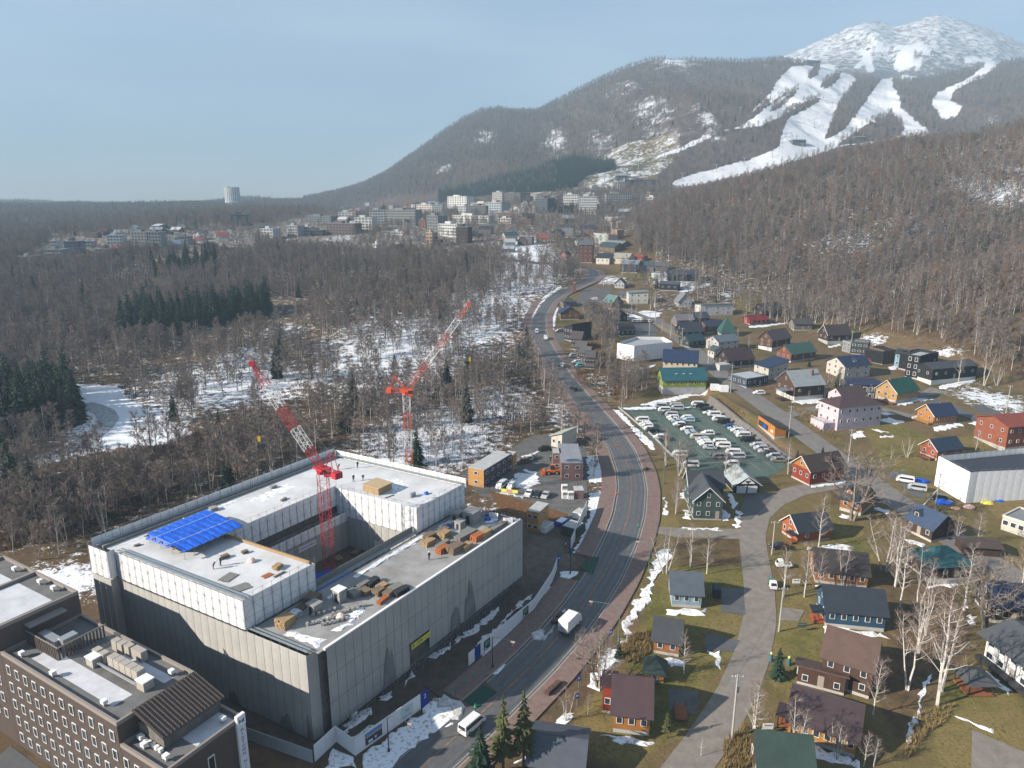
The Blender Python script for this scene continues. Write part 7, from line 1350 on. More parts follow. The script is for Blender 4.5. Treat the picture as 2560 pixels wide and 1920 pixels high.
# box truck on the road
g = ground(1427, 1572); tr = empty('box_truck', (g.x, g.y, Z(g.x, g.y)+.14), R(57)); tag(tr, 'white box truck driving up the main road', 'truck')
MB().box(-3.2,1.0,-1.05,1.05,.95,3.25).build('cargo_box', cpaint('box', (.80,.80,.79)), tr); MB().box(-3.3,2.7,-.45,.45,.55,.93).build('chassis', M_dark, tr)
MB().add([(1.15,-.95,.5),(2.85,-.95,.5),(2.85,.95,.5),(1.15,.95,.5),(1.15,-.95,2.3),(2.35,-.9,2.3),(2.35,.9,2.3),(1.15,.95,2.3),(2.8,-.95,1.3),(2.8,.95,1.3)], [(0,3,2,1),(4,5,6,7),(0,1,8,5,4),(2,3,7,6,9),(1,2,9,8),(8,9,6,5),(3,0,4,7)]).build('cab', PAINT['white'], tr)
mesh_obj('windscreen', [(2.80,-.8,1.36),(2.80,.8,1.36),(2.40,.78,2.2),(2.40,-.78,2.2)], [(0,1,2,3)], M_cglass, tr)
for x_ in (-2.2, 2.0):
    for y_ in (-.85, .85): w_ = inst('wheel', WHEEL, tr, (x_, y_, .42), (0,0,0), (1.25,1.3,1.25)); inst('rim', RIM, w_)
for y_ in (-.75,.75): inst('tail_light', TLAMP, tr, (-3.28, y_, .8), (0,0,0), (1,1,.6)); inst('headlight', LAMP, tr, (2.86, y_, .8))
for i in range(4): MB().box(-3.23,-3.2,-1.0+i*.5+.02,-.5+i*.5-.02,1.0,2.0).build('rear_panel', PAINT['silver'], tr)
# small trucks by the side road
def kei_truck(px, py, ang, paint, bed, label):
    g = ground(px, py); o = empty('small_truck', (g.x, g.y, Z(g.x,g.y)+.06), R(ang)); tag(o, label, 'truck'); MB().add([(.2,-.7,.4),(1.65,-.7,.4),(1.65,.7,.4),(.2,.7,.4),(.2,-.66,1.78),(1.05,-.64,1.78),(1.05,.64,1.78),(.2,.66,1.78),(1.6,-.7,1.05),(1.6,.7,1.05)], [(0,3,2,1),(4,5,6,7),(0,1,8,5,4),(2,3,7,6,9),(1,2,9,8),(8,9,6,5),(3,0,4,7)]).build('cab', PAINT[paint], o)
    mesh_obj('windscreen', [(1.60,-.58,1.1),(1.60,.58,1.1),(1.10,.56,1.7),(1.10,-.56,1.7)], [(0,1,2,3)], M_cglass, o); m_ = MB(); m_.box(-1.7,.15,-.7,.7,.6,.68).box(-1.7,.15,-.7,-.65,.68,.98).box(-1.7,.15,.65,.7,.68,.98).box(-1.7,-1.65,-.65,.65,.68,.98); m_.build('flatbed', PAINT[bed], o)
    if bed == 'green': MB().box(-1.65,.1,-.66,.66,.98,1.2).build('load_cover', PAINT['green'], o)
    for x_ in (-1.1,1.1):
        for y_ in (-.6,.6): w_ = inst('wheel', WHEEL, o, (x_, y_, .28), (0,0,0), (.85,.9,.85)); inst('rim', RIM, w_)
    for y_ in (-.5,.5): inst('headlight', LAMP, o, (1.66, y_, .7), (0,0,0), (1,.8,.8))
kei_truck(1930, 1468, 262, 'white', 'green', 'small white truck with green covered bed facing down the side road'); kei_truck(1958, 1418, 175, 'white', 'white', 'small white flatbed truck parked beside the side road')
# wheel loader in the yard
g = gz(10, 1270, 610); ld = empty('wheel_loader', (g.x, g.y, Z(g.x,g.y)+.06), R(185)); tag(ld, 'orange wheel loader beside the brown site office', 'loader'); M_or = mat('loader_orange', (.62,.13,.015), .5, .4)
MB().box(-2.2,.2,-.8,.8,.7,1.5).build('engine_hood', M_or, ld); MB().box(.3,1.4,-.7,.7,.7,1.2).build('front_frame', M_or, ld); cb = MB().box(-.7,.5,-.65,.65,1.5,2.9).build('cab', M_dark, ld); MB().box(-.72,.52,-.5,.5,2.9,3.0).build('cab_roof', M_or, cb)
for y_ in (-.55,.55): MB().bar((.9,y_,1.3),(2.5,y_,.6),.22).build('lift_arm', M_or, ld)
mesh_obj('bucket', [(2.3,-1.3,.1),(3.3,-1.3,.15),(3.3,1.3,.15),(2.3,1.3,.1),(2.2,-1.3,1.2),(2.2,1.3,1.2),(2.9,-1.3,1.3),(2.9,1.3,1.3)], [(0,1,2,3),(0,3,5,4),(0,4,6,1),(3,2,7,5),(4,5,7,6)], M_or, ld)
for x_ in (-1.3,1.2):
    for y_ in (-.9,.9): w_ = inst('wheel', WHEEL, ld, (x_, y_, .6), (0,0,0), (1.9,1.9,1.9)); inst('rim', RIM, w_)
# ------------------------------------------------------------------ site offices and yard things
M_tan = mat('tan_container', (.46,.25,.085), .6, .3, var=.12, vscale=1); M_navyc = mat('navy_container', (.035,.048,.072), .6, .3); M_prefab = mat('brown_prefab', (.20,.120,.110), .6, .3, var=.1, vscale=1); M_croof = mat('container_roof', (.48,.48,.47), .6, .3, var=.25, vscale=.8)
def modules(label, fl, fr, back, nx, ny, nz, m, mside, rm, k=10, mh=2.7, wins=True, name='site_office'):
    a, b, c = gz(k, *fl), gz(k, *fr), gz(k, *back); d = b-a; d.z = 0; e = c-b; e.z = 0; o = empty(name, a, math.atan2(d.y, d.x)); tag(o, label, 'site office'); L_ = d.length; D = e.length
    for q in range(nz):
        for j in range(ny):
            for i in range(nx):
                x0, x1, y0, y1 = L_*i/nx, L_*(i+1)/nx-.06, D*j/ny, D*(j+1)/ny-.06
                md = MB().box(x0,x1,y0,y1,q*mh+.05,(q+1)*mh).build('module', m, o)
                if j == 0 and wins: w_ = inst('window', WIN_F, o, ((x0+x1)/2, y0-.06, q*mh+1.5), (0,0,0), (1.3,1,.55)); inst('pane', WIN_P, w_)
                if i == nx-1 and wins: w_ = inst('window', WIN_F, o, (x1+.06, (y0+y1)/2, q*mh+1.5), (0,0,R(90)), (1.3,1,.55)); inst('pane', WIN_P, w_)
                if i == nx-1 and mside: MB().box(x1, x1+.03, y0+.05, y1-.05, q*mh+.1, (q+1)*mh-.05).build('side_cladding', mside, o)
                if q == nz-1: MB().box(x0-.05,x1+.05,y0,y1,nz*mh,nz*mh+.12).build('roof', rm, o)
    return o
modules('two-storey brown prefab site office with ribbed grey roof', (1382,690), (1645,690), (1645,440), 2, 9, 2, M_prefab, None, mat('ribbed_grey_roof', (.27,.28,.31), .5, .4, var=.2, vscale=.8))
modules('low brown wing left of the brown prefab office', (1280,560), (1378,560), (1378,500), 1, 2, 2, M_prefab, None, M_croof)
modules('two-storey tan container offices at the back of the yard', (250,742), (440,785), (830,570), 1, 5, 2, M_tan, M_navyc, M_croof)
modules('tan containers stacked two high beside the building', (962,1300), (1105,1332), (1243,1215), 2, 1, 2, M_tan, None, M_croof)
modules('single tan container behind the tan offices', (700,560), (800,575), (850,545), 1, 2, 2, M_tan, None, M_croof)
house('cream shed with pale green sloping roof at the back of the yard', (1258,272), (1388,305), 9, 3.6, 1.6, 'shedl', (.60,.56,.48), (.40,.45,.36), .2, wf=2, wl=1, k=10, trim=None, name='shed', cat='shed')
for i, (x_, y_) in enumerate(((1425,910),(1495,915),(1420,830))): g = gz(10, x_, y_); o = empty('generator_box', g, .1); tag(o, f'white equipment cabinet, {words_[i]} beside the brown office', 'cabinet', 'cabinets beside the brown office'); MB().box(-.8,.8,-.6,.6,.1,2.2).build('body', M_white, o); MB().box(-.7,.7,-.62,-.6,1.3,2.0).build('grille', M_gstack, o)
g = gz(10, 1590, 890); o = empty('equipment_shed', g, .05); tag(o, 'brown container shed beside the white cabinets', 'shed'); MB().box(-1.2,1.2,-1.5,1.5,0,2.5).build('wall', M_prefab, o); MB().box(-1.3,1.3,-1.6,1.6,2.5,2.65).build('roof', M_croof, o)
for i, (x_, y_, a_, b_, h_, m, lb) in enumerate(((1385,1225,1.1,3.2,1.2,M_blue,'blue and white skip bin beside the stacked containers'),(1190,1290,1.2,4.0,1.6,M_white,'white plastic sheeting roll beside the stacked containers'),(1525,1330,2.2,4.5,2.3,mat('dark_shed',(.045,.06,.055)),'dark green storage shed behind the far hoarding'),(1605,1130,1.2,3.5,1.6,M_white,'white tank beside the far hoarding'))):
    g = gz(10, x_, y_); o = empty('site_bin', g, -.6); tag(o, lb, 'container'); MB().box(-a_,a_,-b_/2,b_/2,.05,h_).build('body', m, o); MB().box(-a_*.8,a_*.8,-b_*.45,b_*.45,h_,h_+.12).build('lid', M_white if m is M_blue else M_croof, o)
def rail_fence(label, pts, h=1.2, m=M_pipe, gap=2.4, k=10, name='railing', rails=(.5,1.0)):
    P_ = [gz(k, *p) for p in pts]; o = empty(name, P_[0]); tag(o, label, 'railing')
    for i in range(len(P_)-1):
        a, b = P_[i]-P_[0], P_[i+1]-P_[0]; n_ = max(1, round((b-a).length/gap))
        for j in range(n_): p = a.lerp(b, j/n_); MB().bar(p-Vector((0,0,.3)), p+Vector((0,0,h)), .09).build('post', m, o)
        for z_ in rails: MB().bar(a+Vector((0,0,h*z_)), b+Vector((0,0,h*z_)), .07).build('rail', m, o)
    return o
rail_fence('weathered railing along the bank between yard and building', [(200,705),(500,835),(900,905),(1200,960),(1480,995)]); rail_fence('guard railing along the upper road above the car park', [(1300,130),(1450,230),(1600,310),(1770,410)], 1.0, M_dark, 2.0, 9)
rail_fence('yellow snow fence on the bare bank in the village', [(1270,655),(1330,690),(1400,725),(1470,755)], 1.6, mat('yellow_fence', (.62,.36,.03), .7, .2), 3, 12, 'snow_fence', (.3,.6,.95))
# yellow banner in the yard
g = gz(10, 750, 850); o = empty('yard_banner', g, -.28); tag(o, 'yellow and pink banner on the yard railing', 'banner'); MB().box(-2.4,2.4,-.02,.02,.3,1.3).build('cloth', M_yel, o); MB().box(-.9,.9,-.03,-.02,.45,1.15).build('print', mat('pink_print', (.60,.22,.22)), o)
# orange hut above the car park and white sheds
H['oh'] = house('orange timber kiosk with glass front above the car park wall', (1780,520), (1985,705), 4.0, 2.6, 1.0, 'shed', (.48,.19,.040), C_BROWN, .8, wf=0, wl=0, k=9, trim=None, name='kiosk', cat='kiosk'); LK = (gz(9,1985,705)-gz(9,1780,520)).length
MB().box(.6, LK*.62, -.06, -.02, 1.1, 3.0).build('glass_front', M_glass, H['oh']); MB().box(LK*.78, LK*.9, -.07, -.02, 1.6, 2.4).build('window', M_frame, H['oh']); MB().box(LK*.35, LK*.5, -.09, -.06, 1.5, 2.6).build('blue_poster', M_blue, H['oh'])
for i, (x_, y_) in enumerate(((1240,75),(1355,92))): g = gz(9, x_, y_); o = empty('white_container', g, -.15); tag(o, f'white storage container, {["left","right"][i]} one of the pair above the car park', 'container'); MB().box(-1.7,1.7,-1.2,1.2,0,2.4).build('body', M_white, o); MB().box(-1.72,-1.7,-1.1,-.05,.1,2.3).build('door', M_hoard, o); MB().box(-1.72,-1.7,.05,1.1,.1,2.3).build('door', M_hoard, o)
# blue tarp heaps and materials beside the white-wrapped building
for i, (k, x_, y_, r_, m, lb) in enumerate(((4,875,245,1.6,M_blue,'blue tarpaulin heap behind the parked white van'),(4,985,350,1.8,M_blue,'blue tarpaulin heap at the corner of the white-wrapped building'),(4,1110,372,1.2,mat('pink_bag2',(.66,.42,.36)),'pile of pink bags at the foot of the white-wrapped building'),(4,1045,378,.9,mat('orange_bag',(.62,.34,.24)),'orange bags beside the blue tarpaulin'),(4,1200,352,1.2,M_yel,'yellow timber covers at the foot of the white sheets'),(4,1260,342,.9,M_blue,'small blue tarpaulin beside the yellow covers'))):
    g = gz(k, x_, y_); o = empty('material_heap', g); tag(o, lb, 'heap'); bm = bmesh.new(); bmesh.ops.create_icosphere(bm, subdivisions=2, radius=r_)
    for v in bm.verts: v.co.z = max(v.co.z*.55, -.1); v.co.x *= 1.4; v.co += Vector((rng.uniform(-.2,.2), rng.uniform(-.2,.2), rng.uniform(-.1,.2)))*r_*.6
    me = bpy.data.meshes.new('heap'); bm.to_mesh(me); bm.free(); me.materials.append(m); inst('heap', me, o)
# ------------------------------------------------------------------ street lamps, poles, signs, bins
M_lampg = mat('lamp_green', (.10,.17,.13), .5, .4); M_pole = mat('concrete_pole', (.36,.35,.33), .8, .2)
def lamp(k, x_, y_, h, arm, label, m=M_dark):
    g = gz(k, x_, y_); o = empty('street_lamp', g); tag(o, label, 'street lamp'); MB().tube((0,0,-.3),(0,0,h),.10,.07,8).build('post', m, o); MB().tube((0,0,0),(0,0,.6),.22,.18,8).build('base', m, o)
    e = Vector((arm[0], arm[1], h+.5)); m_ = MB(); q = Vector((arm[0]*.15, arm[1]*.15, h+.45)); m_.tube((0,0,h),q,.06,.05,6); m_.tube(q,e,.05,.04,6); m_.build('arm', m, o); MB().obox(e-Vector((0,0,.25)), .7,.3,.2, math.atan2(arm[1],arm[0])).build('lamp_head', M_unit, o); MB().tube(e-Vector((0,0,1.0)), e-Vector((0,0,.3)), .06, .06, 6).build('marker', mat('marker_red', (.5,.03,.03)), o)
lamp(2, 735, 1580, 6, (3.6,-1.6), 'dark street lamp on the snow strip beside the mountain poster'); lamp(2, 1247, 1165, 6, (3.6,-1.6), 'dark street lamp on the snow strip beside the green notice'); lamp(3, 684, 1032, 7, (-5.2,1.6), 'green street lamp reaching over the road near the box truck', M_lampg); lamp(3, 832, 690, 6.5, (-2.5,1), 'green street lamp on the pavement below the white birches', M_lampg); lamp(3, 905, 255, 6.5, (.6,0), 'green street lamp on the verge beside the dark green house', M_lampg); lamp(3, 445, 700, 6, (1.5,-1.5), 'dark street lamp beside the second site gate'); lamp(9, 310, 690, 7, (-2,1), 'street lamp beside the car park wall', M_lampg)
POLES = []
def pole(k, x_, y_, h, label, arms=2, lean=0):
    g = gz(k, x_, y_); o = empty('utility_pole', g); o.rotation_euler = (0, lean, 0); tag(o, label, 'utility pole'); MB().tube((0,0,-.5),(0,0,h),.19,.12,8).build('post', M_pole, o)
    for i in range(arms): MB().box(-.9,.9,-.05,.05,h-.5-i*.8,h-.4-i*.8).build('crossarm', M_steel, o); 
    for x2 in (-.8,-.3,.3,.8): MB().tube((x2,0,h-.4),(x2,0,h-.15),.05,.04,6).build('insulator', M_white, o)
    if arms > 1: MB().tube((.28,.2,h-3.2),(.28,.2,h-2.2),.25,.25,8).build('transformer', M_steel, o)
    POLES.append((g, h)); return o
pole(3,1243,1518,11.5,'concrete utility pole at the side road corner below the orange house'); pole(4,172,985,9.5,'slim utility pole beside the blue house drive',1); pole(4,137,605,8.5,'slim utility pole at the curved verge',1); pole(5,720,1262,11,'utility pole at the road corner below the pink guest house'); pole(5,308,1085,11,'utility pole beside the orange kiosk'); pole(6,1455,782,12,'tall utility pole with leaning struts above the car park'); pole(5,1805,950,12,'tall utility pole beside the snowy bank at right',1); pole(4,940,395,11,'upright pole in front of the white-wrapped building',1); pole(4,865,385,10,'leaning timber pole beside the white-wrapped building',0,.6); pole(12,1190,735,13,'pole beside the black barn yard',1); pole(12,1488,880,12,'pole beside the charcoal roofed house',1); pole(12,1245,625,12,'pole behind the row of parked cars',1); pole(5,735,500,11,'pole beside the charcoal box house',1)
def cable(i, j, dz=0.):
    (a, ha), (b, hb) = POLES[i], POLES[j]; A, B = a+Vector((0,0,ha-.2-dz)), b+Vector((0,0,hb-.2-dz)); m_ = MB(); n_ = 10; pr = None
    for q in range(n_+1):
        f = q/n_; p = A.lerp(B, f) - Vector((0,0,4*.9*f*(1-f)))
        if pr is not None: m_.bar(pr-A, p-A, .035)
        pr = p
    o = m_.build('overhead_cable', M_dark); o.location = A; tag(o, f'thin overhead cable from the {words_[i]} to the {words_[j]} utility pole, number {int(dz*10)+1}', 'cable', 'overhead cables')
for i, j in ((0,1),(1,2),(3,4),(4,5),(3,7)): cable(i, j)
for i, (k, x_, y_, lb) in enumerate(((3,345,1290,'brown planter box beside the right pavement, nearer one'),(3,378,1260,'brown planter box beside the right pavement, farther one'),(3,372,945,'brown planter box on the left pavement, nearer one'),(3,395,918,'brown planter box on the left pavement, farther one'),(3,818,190,'brown planter box beside the road crossing'))):
    g = gz(k, x_, y_); o = empty('planter_box', g, .9); tag(o, lb, 'planter'); MB().box(-.9,.9,-.45,.45,0,.85).build('box', mat('planter_brown', (.07,.04,.035)), o); MB().box(-.8,.8,-.36,.36,.85,.88).build('soil', M_mud, o); MB().tube((-.7,0,.85),(-.7,0,2.4),.05,.05,6).build('marker_pole', mat('marker_red', (.5,.03,.03)), o)
for i, (k, x_, y_, lb) in enumerate(((3,487,1262,'blue road sign on the right verge'),(3,645,1030,'small blue sign behind the green street lamp'),(3,478,1350,'small blue sign low on the right verge'),(2,1575,660,'blue sign at the end of the curving hoarding'))):
    g = gz(k, x_, y_); o = empty('road_sign', g, .3); tag(o, lb, 'sign'); MB().tube((0,0,-.2),(0,0,2.3),.04,.04,6).build('post', M_steel, o); MB().box(-.35,.35,-.06,-.03,1.4,2.4).build('board', mat('sign_blue', (.02,.10,.45), .5, .3), o); MB().box(-.2,.2,-.07,-.061,1.7,2.1).build('symbol', M_white, o)
CONE = MB().tube((0,0,.05),(0,0,.75),.20,.04,10).box(-.24,.24,-.24,.24,0,.05).mesh('cone', mat('cone_green', (.03,.28,.16), .6, .2)); CONER = MB().tube((0,0,.05),(0,0,.75),.20,.04,10).box(-.24,.24,-.24,.24,0,.05).mesh('cone', mat('cone_red', (.55,.06,.02), .6, .2))
for i, (k, x_, y_, c) in enumerate(((2,1045,1295,0),(2,1075,1275,0),(2,1110,1245,0),(2,1152,1208,0),(2,1162,1365,0),(2,1292,1250,0),(3,455,605,0),(3,548,700,0),(3,780,470,0),(3,672,75,1),(3,676,310,1),(3,540,635,1))):
    g = gz(k, x_, y_); o = inst('traffic_cone', CONER if c else CONE, None, g + Vector((0,0,.25))); tag(o, f'{"red" if c else "green"} traffic cone, {words_[i]} along the road from the near site gate', 'cone', 'traffic cones by the road')
def notice_board(k, x_, y_, m, lb, rz=0):
    g = gz(k, x_, y_); o = empty('notice_board', g, rz); tag(o, lb, 'notice board')
    for q in (-.6,.6): MB().bar((q,0,-.2),(q,0,2.0),.1).build('post', M_wood2, o)
    MB().box(-.8,.8,-.05,.05,.9,1.9).build('board', m, o); MB().box(-.6,.6,-.07,-.05,1.5,1.7).build('print', M_gstack, o); MB().bar((-.6,.1,-.1),(.2,.6,1.4),.08).build('brace', M_wood2, o)
notice_board(4,255,765,M_white,'white notice board beside the small flatbed truck'); notice_board(4,282,985,mat('board_green',(.05,.09,.08)),'dark green notice board in front of the navy blue house'); notice_board(4,115,1490,M_white,'white notice board beside the plum-roofed house')
for i, (x_, y_) in enumerate(((132,1130),(220,1150))): g = gz(4, x_, y_); o = empty('gas_cylinder_stack', g); tag(o, f'blue-green cylinder with yellow cap, {["left","right"][i]} of the small spruce', 'cylinder'); MB().tube((0,0,0),(0,0,1.5),.35,.35,10).build('body', mat('cyl_blue', (.05,.12,.16)), o); MB().tube((0,0,1.5),(0,0,1.8),.25,.12,10).build('cap', M_yel, o)
g = gz(2, 560, 1410); o = empty('water_tank', g); tag(o, 'white round tank on the snow beside the building', 'tank'); MB().tube((0,0,0),(0,0,1.0),.7,.7,14).build('body', M_white, o); MB().tube((0,0,1.0),(0,0,1.15),.72,.4,14).build('lid', M_white, o)
bc = empty('brick_chimney', gz(12, 500, 330)); tag(bc, 'tall brick chimney beside the far road bend', 'chimney'); MB().box(-1.0,1.0,-.8,.8,-1,6).build('shaft', wallm((.26,.11,.08)), bc); MB().box(-1.1,1.1,-.9,.9,6,6.4).build('cap', M_conc, bc)
# garden walls
gw = empty('garden_wall', gz(4, 850, 665)); tag(gw, 'pale garden wall in front of the teal-roofed house', 'wall'); qq = [(838,655),(870,705),(905,742),(1000,752),(1125,738)]
for i in range(4):
    a, b = gz(4, *qq[i]), gz(4, *qq[i+1]); d = b-a; MB().obox((a+b)/2 - gw.location - Vector((0,0,.5)), d.length-.02, .3, 1.6, math.atan2(d.y, d.x)).build('panel', M_conc, gw)
# ------------------------------------------------------------------ people
def person_mesh(nm, bend=0.0, top=(.02,.03,.06), leg=(.03,.035,.05)):
    J = {'pel':(0,0,.95),'wst':(0,-.04,1.12),'chs':(0,-.04,1.35),'nck':(0,-.02,1.50),'hed':(0,.0,1.66),'kl':(-.11,.04,.52),'al':(-.12,0,.09),'fl':(-.13,-.14,.04),'kr':(.11,-.02,.52),'ar':(.12,.10,.09),'fr':(.13,-.04,.04),'sl':(-.19,-.03,1.42),'el':(-.27,-.04,1.16),'wl':(-.22,-.18,.96),'hl':(-.21,-.24,.90),'sr':(.19,-.03,1.42),'er':(.27,-.04,1.16),'wr':(.22,-.20,.98),'hr':(.21,-.26,.92)}
    RD = {'pel':.15,'wst':.14,'chs':.165,'nck':.06,'hed':.11,'kl':.075,'al':.05,'fl':.045,'kr':.075,'ar':.05,'fr':.045,'sl':.075,'el':.05,'wl':.038,'hl':.045,'sr':.075,'er':.05,'wr':.038,'hr':.045}
    E_ = [('pel','wst'),('wst','chs'),('chs','nck'),('nck','hed'),('pel','kl'),('kl','al'),('al','fl'),('pel','kr'),('kr','ar'),('ar','fr'),('chs','sl'),('sl','el'),('el','wl'),('wl','hl'),('chs','sr'),('sr','er'),('er','wr'),('wr','hr')]
    ks = list(J); up = {'wst','chs','nck','hed','sl','el','wl','hl','sr','er','wr','hr'}; V = []
    for k in ks:
        v = Vector(J[k])
        if k in up and bend: v = Vector((0,0,.95)) + Matrix.Rotation(bend, 3, 'X') @ (v - Vector((0,0,.95)))
        V.append(v)
    me = bpy.data.meshes.new(nm); me.from_pydata(V, [(ks.index(a), ks.index(b)) for a, b in E_], []); o = bpy.data.objects.new(nm, me); COL.objects.link(o)
    md = o.modifiers.new('skin', 'SKIN'); o.modifiers.new('sub', 'SUBSURF').levels = 1
    for i, k in enumerate(ks): me.skin_vertices[0].data[i].radius = (RD[k], RD[k]); me.skin_vertices[0].data[i].use_root = (k == 'pel')
    dg = bpy.context.evaluated_depsgraph_get(); m2 = bpy.data.meshes.new_from_object(o.evaluated_get(dg)); head = V[ks.index('hed')]; bpy.data.objects.remove(o)
    m2.materials.clear()
    for c, n2 in ((leg,'trousers'),(top,'jacket'),((.45,.28,.20),'skin')): m2.materials.append(mat(f'{n2}_{nm}', c, .8, .2))
    for p in m2.polygons:
        c = p.center; p.material_index = 2 if (c-head).length < .16 or any((c-V[ks.index(k)]).length < .07 for k in ('hl','hr')) else (0 if c.z < .93 else 1)
    return m2, head
PM = {'stand': person_mesh('standing'), 'bend': person_mesh('bending', 0.75), 'red': person_mesh('red', 0.1, (.40,.03,.02)), 'walk': person_mesh('walking', 0.05, (.015,.015,.018), (.015,.016,.02))}
def on_plane(px, py, z):
    d = ray_dir(px, py); t = (z-CAM_H)/d[2]; return Vector((t*d[0], t*d[1], z))
def person(loc, rz, kind, label, helmet=(.75,.75,.74)):
    me, hd = PM[kind]; o = empty('person', loc, rz); tag(o, label, 'person'); inst('body', me, o)
    if helmet: m_ = MB(); m_.tube(hd+Vector((0,0,.02)), hd+Vector((0,0,.12)), .145, .10, 10); m_.tube(hd+Vector((0,-.03,.015)), hd+Vector((0,-.03,.03)), .18, .18, 10); m_.build('helmet', mat(f'helmet_{int(helmet[0]*99)}', helmet, .4, .4), o)
person(on_plane(534,1423,zu), 1.9, 'bend', 'worker in dark clothes bending over the front wing deck'); person(on_plane(552,1415,zu), 2.6, 'stand', 'worker in navy jacket standing beside the bending worker'); person(on_plane(884,1204,zu), .5, 'stand', 'worker in blue standing right of the plywood formwork box'); person(on_plane(846,1174,zu), 2.2, 'bend', 'worker bending left of the plywood formwork box'); person(on_plane(894,1170,zu), 1.0, 'stand', 'worker in dark clothes at the back wing edge'); person(on_plane(908,1200,zu), .1, 'bend', 'crouching worker on the back wing deck'); person(on_plane(1073,1400,zd), .8, 'stand', 'worker in teal jacket beside the timber stacks'); person(on_plane(462,1316,zu), .8, 'stand', 'worker half hidden behind the blue canopy')
g = gz(10, 1250, 455); person(g + Vector((0,0,.07)), .4, 'stand', 'worker standing in the yard behind the loader'); g = gz(10, 1430, 1545); person(g + Vector((0,0,.07)), 1.4, 'red', 'guard in red jacket at the second site gate'); g = ground(1504, 1100); person(g + Vector((0,0,.25)), 3.0, 'walk', 'pedestrian in black walking on the left pavement', None); g = ground(2347, 1545*0+1290); person(gz(4, 963, 402), 0.4, 'walk', 'person in dark clothes walking on the upper road', None)
# ------------------------------------------------------------------ village trees, one by one
def top_height(k, x_, y_, yt):
    g = gz(k, x_, y_); px, py = zz(k, x_, yt); return g, max(2.0, at_range(px, py, g.y)[2] - g.z)
HB = [13,15,12,16,14,11]; HO = [10,11,9]; HP = [12,10]; HC = [15,17,13,11]
VT = [(4,365,575,310),(4,195,810,560),(4,298,815,560),(4,365,800,580),(4,490,760,545),(4,700,690,390),(4,718,680,400),(4,745,760,430),(4,762,740,440),(4,770,865,560),(4,850,885,570),(4,895,1000,690),(4,1000,530,400),(4,1045,560,400),(4,1150,555,390),(4,1085,880,560),(4,810,1275,860),(4,855,1095,820),(4,955,1350,800),(4,975,1280,830),(4,635,1395,1110),(4,45,1560,1240),(4,235,1620,1310),(4,455,1620,1430),(4,590,1650,1480),(4,640,1650,1500),(4,1370,780,540),(4,215,210,40),(4,725,130,60),(4,805,125,20),
      (3,917,165,5),(3,982,215,30),(3,965,405,220),(3,1205,255,70),(3,1250,290,130),(3,920,700,470),(3,905,640,480),(3,1040,665,450),(3,1118,700,490),(3,1005,1195,990),(3,1345,1565,1220),(3,425,1425,1265),(3,530,1405,1290),(3,590,1270,980),(3,725,1050,900),(3,1090,1600,1500),(6,1000,1290,1010),(6,1100,1350,1080),(6,1080,1610,1370),(6,840,760,600),(6,700,920,740),(5,1480,720,500),(5,1655,730,440),(5,1750,730,560),(5,1265,620,500),(5,560,820,660),(5,650,800,600),(5,1600,1190,1030),(5,575,800,640),(5,870,850,720),(6,1300,580,400),(6,1110,480,380),(6,1500,420,330),(6,1580,500,380),(6,900,200,80),(6,930,190,60),(6,770,240,120),(6,800,240,130),(6,980,360,240),(6,1040,400,260),(6,1180,330,200),(6,1210,300,190),(6,1240,320,180),(6,470,600,460)]
places = {3:'between the main road and the side road', 4:'among the lower village houses', 5:'near the upper village houses', 6:'in the middle of the village'}
cnt = {}
for i, (k, x_, y_, yt) in enumerate(VT):
    g, h = top_height(k, x_, y_, yt); q = i % 6; cnt[k] = cnt.get(k, 0) + 1; s_ = h/HB[q]
    tree('birch_tree', NEAR_BIRCH[q], g - Vector((0,0,.1)), s_*.98, rng.uniform(0,6.28), f'slender white birch {places[k]}', 'tree', f'birches {places[k]}')
for k, x_, y_, yt, lb in ((4,528,435,105,'tall spreading bare tree in front of the slate-roofed log cabin'),(4,1190,972,635,'broad spreading bare tree beside the black-brown house'),(4,760,740,590,'low spreading bare tree between the birches'),(6,1150,1330,1140,'wide bare shrub tree beside the car park'),(3,590,1260,1000,'bare tree on the right verge below the green lamp')):
    g, h = top_height(k, x_, y_, yt); tree('bare_tree', NEAR_OAK[int(x_) % 3], g, h/HO[int(x_) % 3], rng.uniform(0,6.28), lb)
for k, x_, y_, yt, pr, hh_, lb in ((3,115,1690,1295,PINE[0],12,'tall yellowish pine beside the road, left of two at the bottom edge'),(3,215,1660,1270,PINE[0],12,'tall yellowish pine beside the road, right of two at the bottom edge'),(3,5,1760,1440,CONS[2],13,'dark spruce cut by the bottom edge'),(3,685,1112,1030,CONS[3],11,'small dark spruce on the right verge'),(3,920,1512,1375,PINE[1],10,'small pine beside the orange timber house'),(4,255,205,85,CONS[0],15,'dark spruce beside the car park corner'),(4,385,128,70,CONS[3],11,'bushy dark spruce beside the upper road'),(4,165,1212,1060,CONS[3],11,'small spruce with stakes beside the side road'),(5,450,600,540,CONS[3],11,'spruce beside the silver-roofed chalet'),(5,650,740,600,CONS[1],17,'spruce between birches left of the curved house'),(12,1810,440,380,CONS[2],13,'dark spruce behind the modern white house'),(12,1800,255,145,CONS[0],15,'dark spruce beside the snowy field'),(12,1260,300,190,CONS[2],13,'dark spruce left of the dark barn house')):
    g, h = top_height(k, x_, y_, yt); tree('conifer_tree', pr, g, h/hh_, rng.uniform(0,6.28), lb)
for i, (px0, px1, n_) in enumerate(((1395,1445,12),)):
    for q in range(n_): g = ground(1390+q*4.6, 532+rng.uniform(-3,2)); tree('conifer_tree', CONS[q % 4], g, .8+.25*rng.random(), rng.uniform(0,6.28), 'dark spruce in the clump before the white slab hotel', 'tree', 'spruces before the white slab hotel')
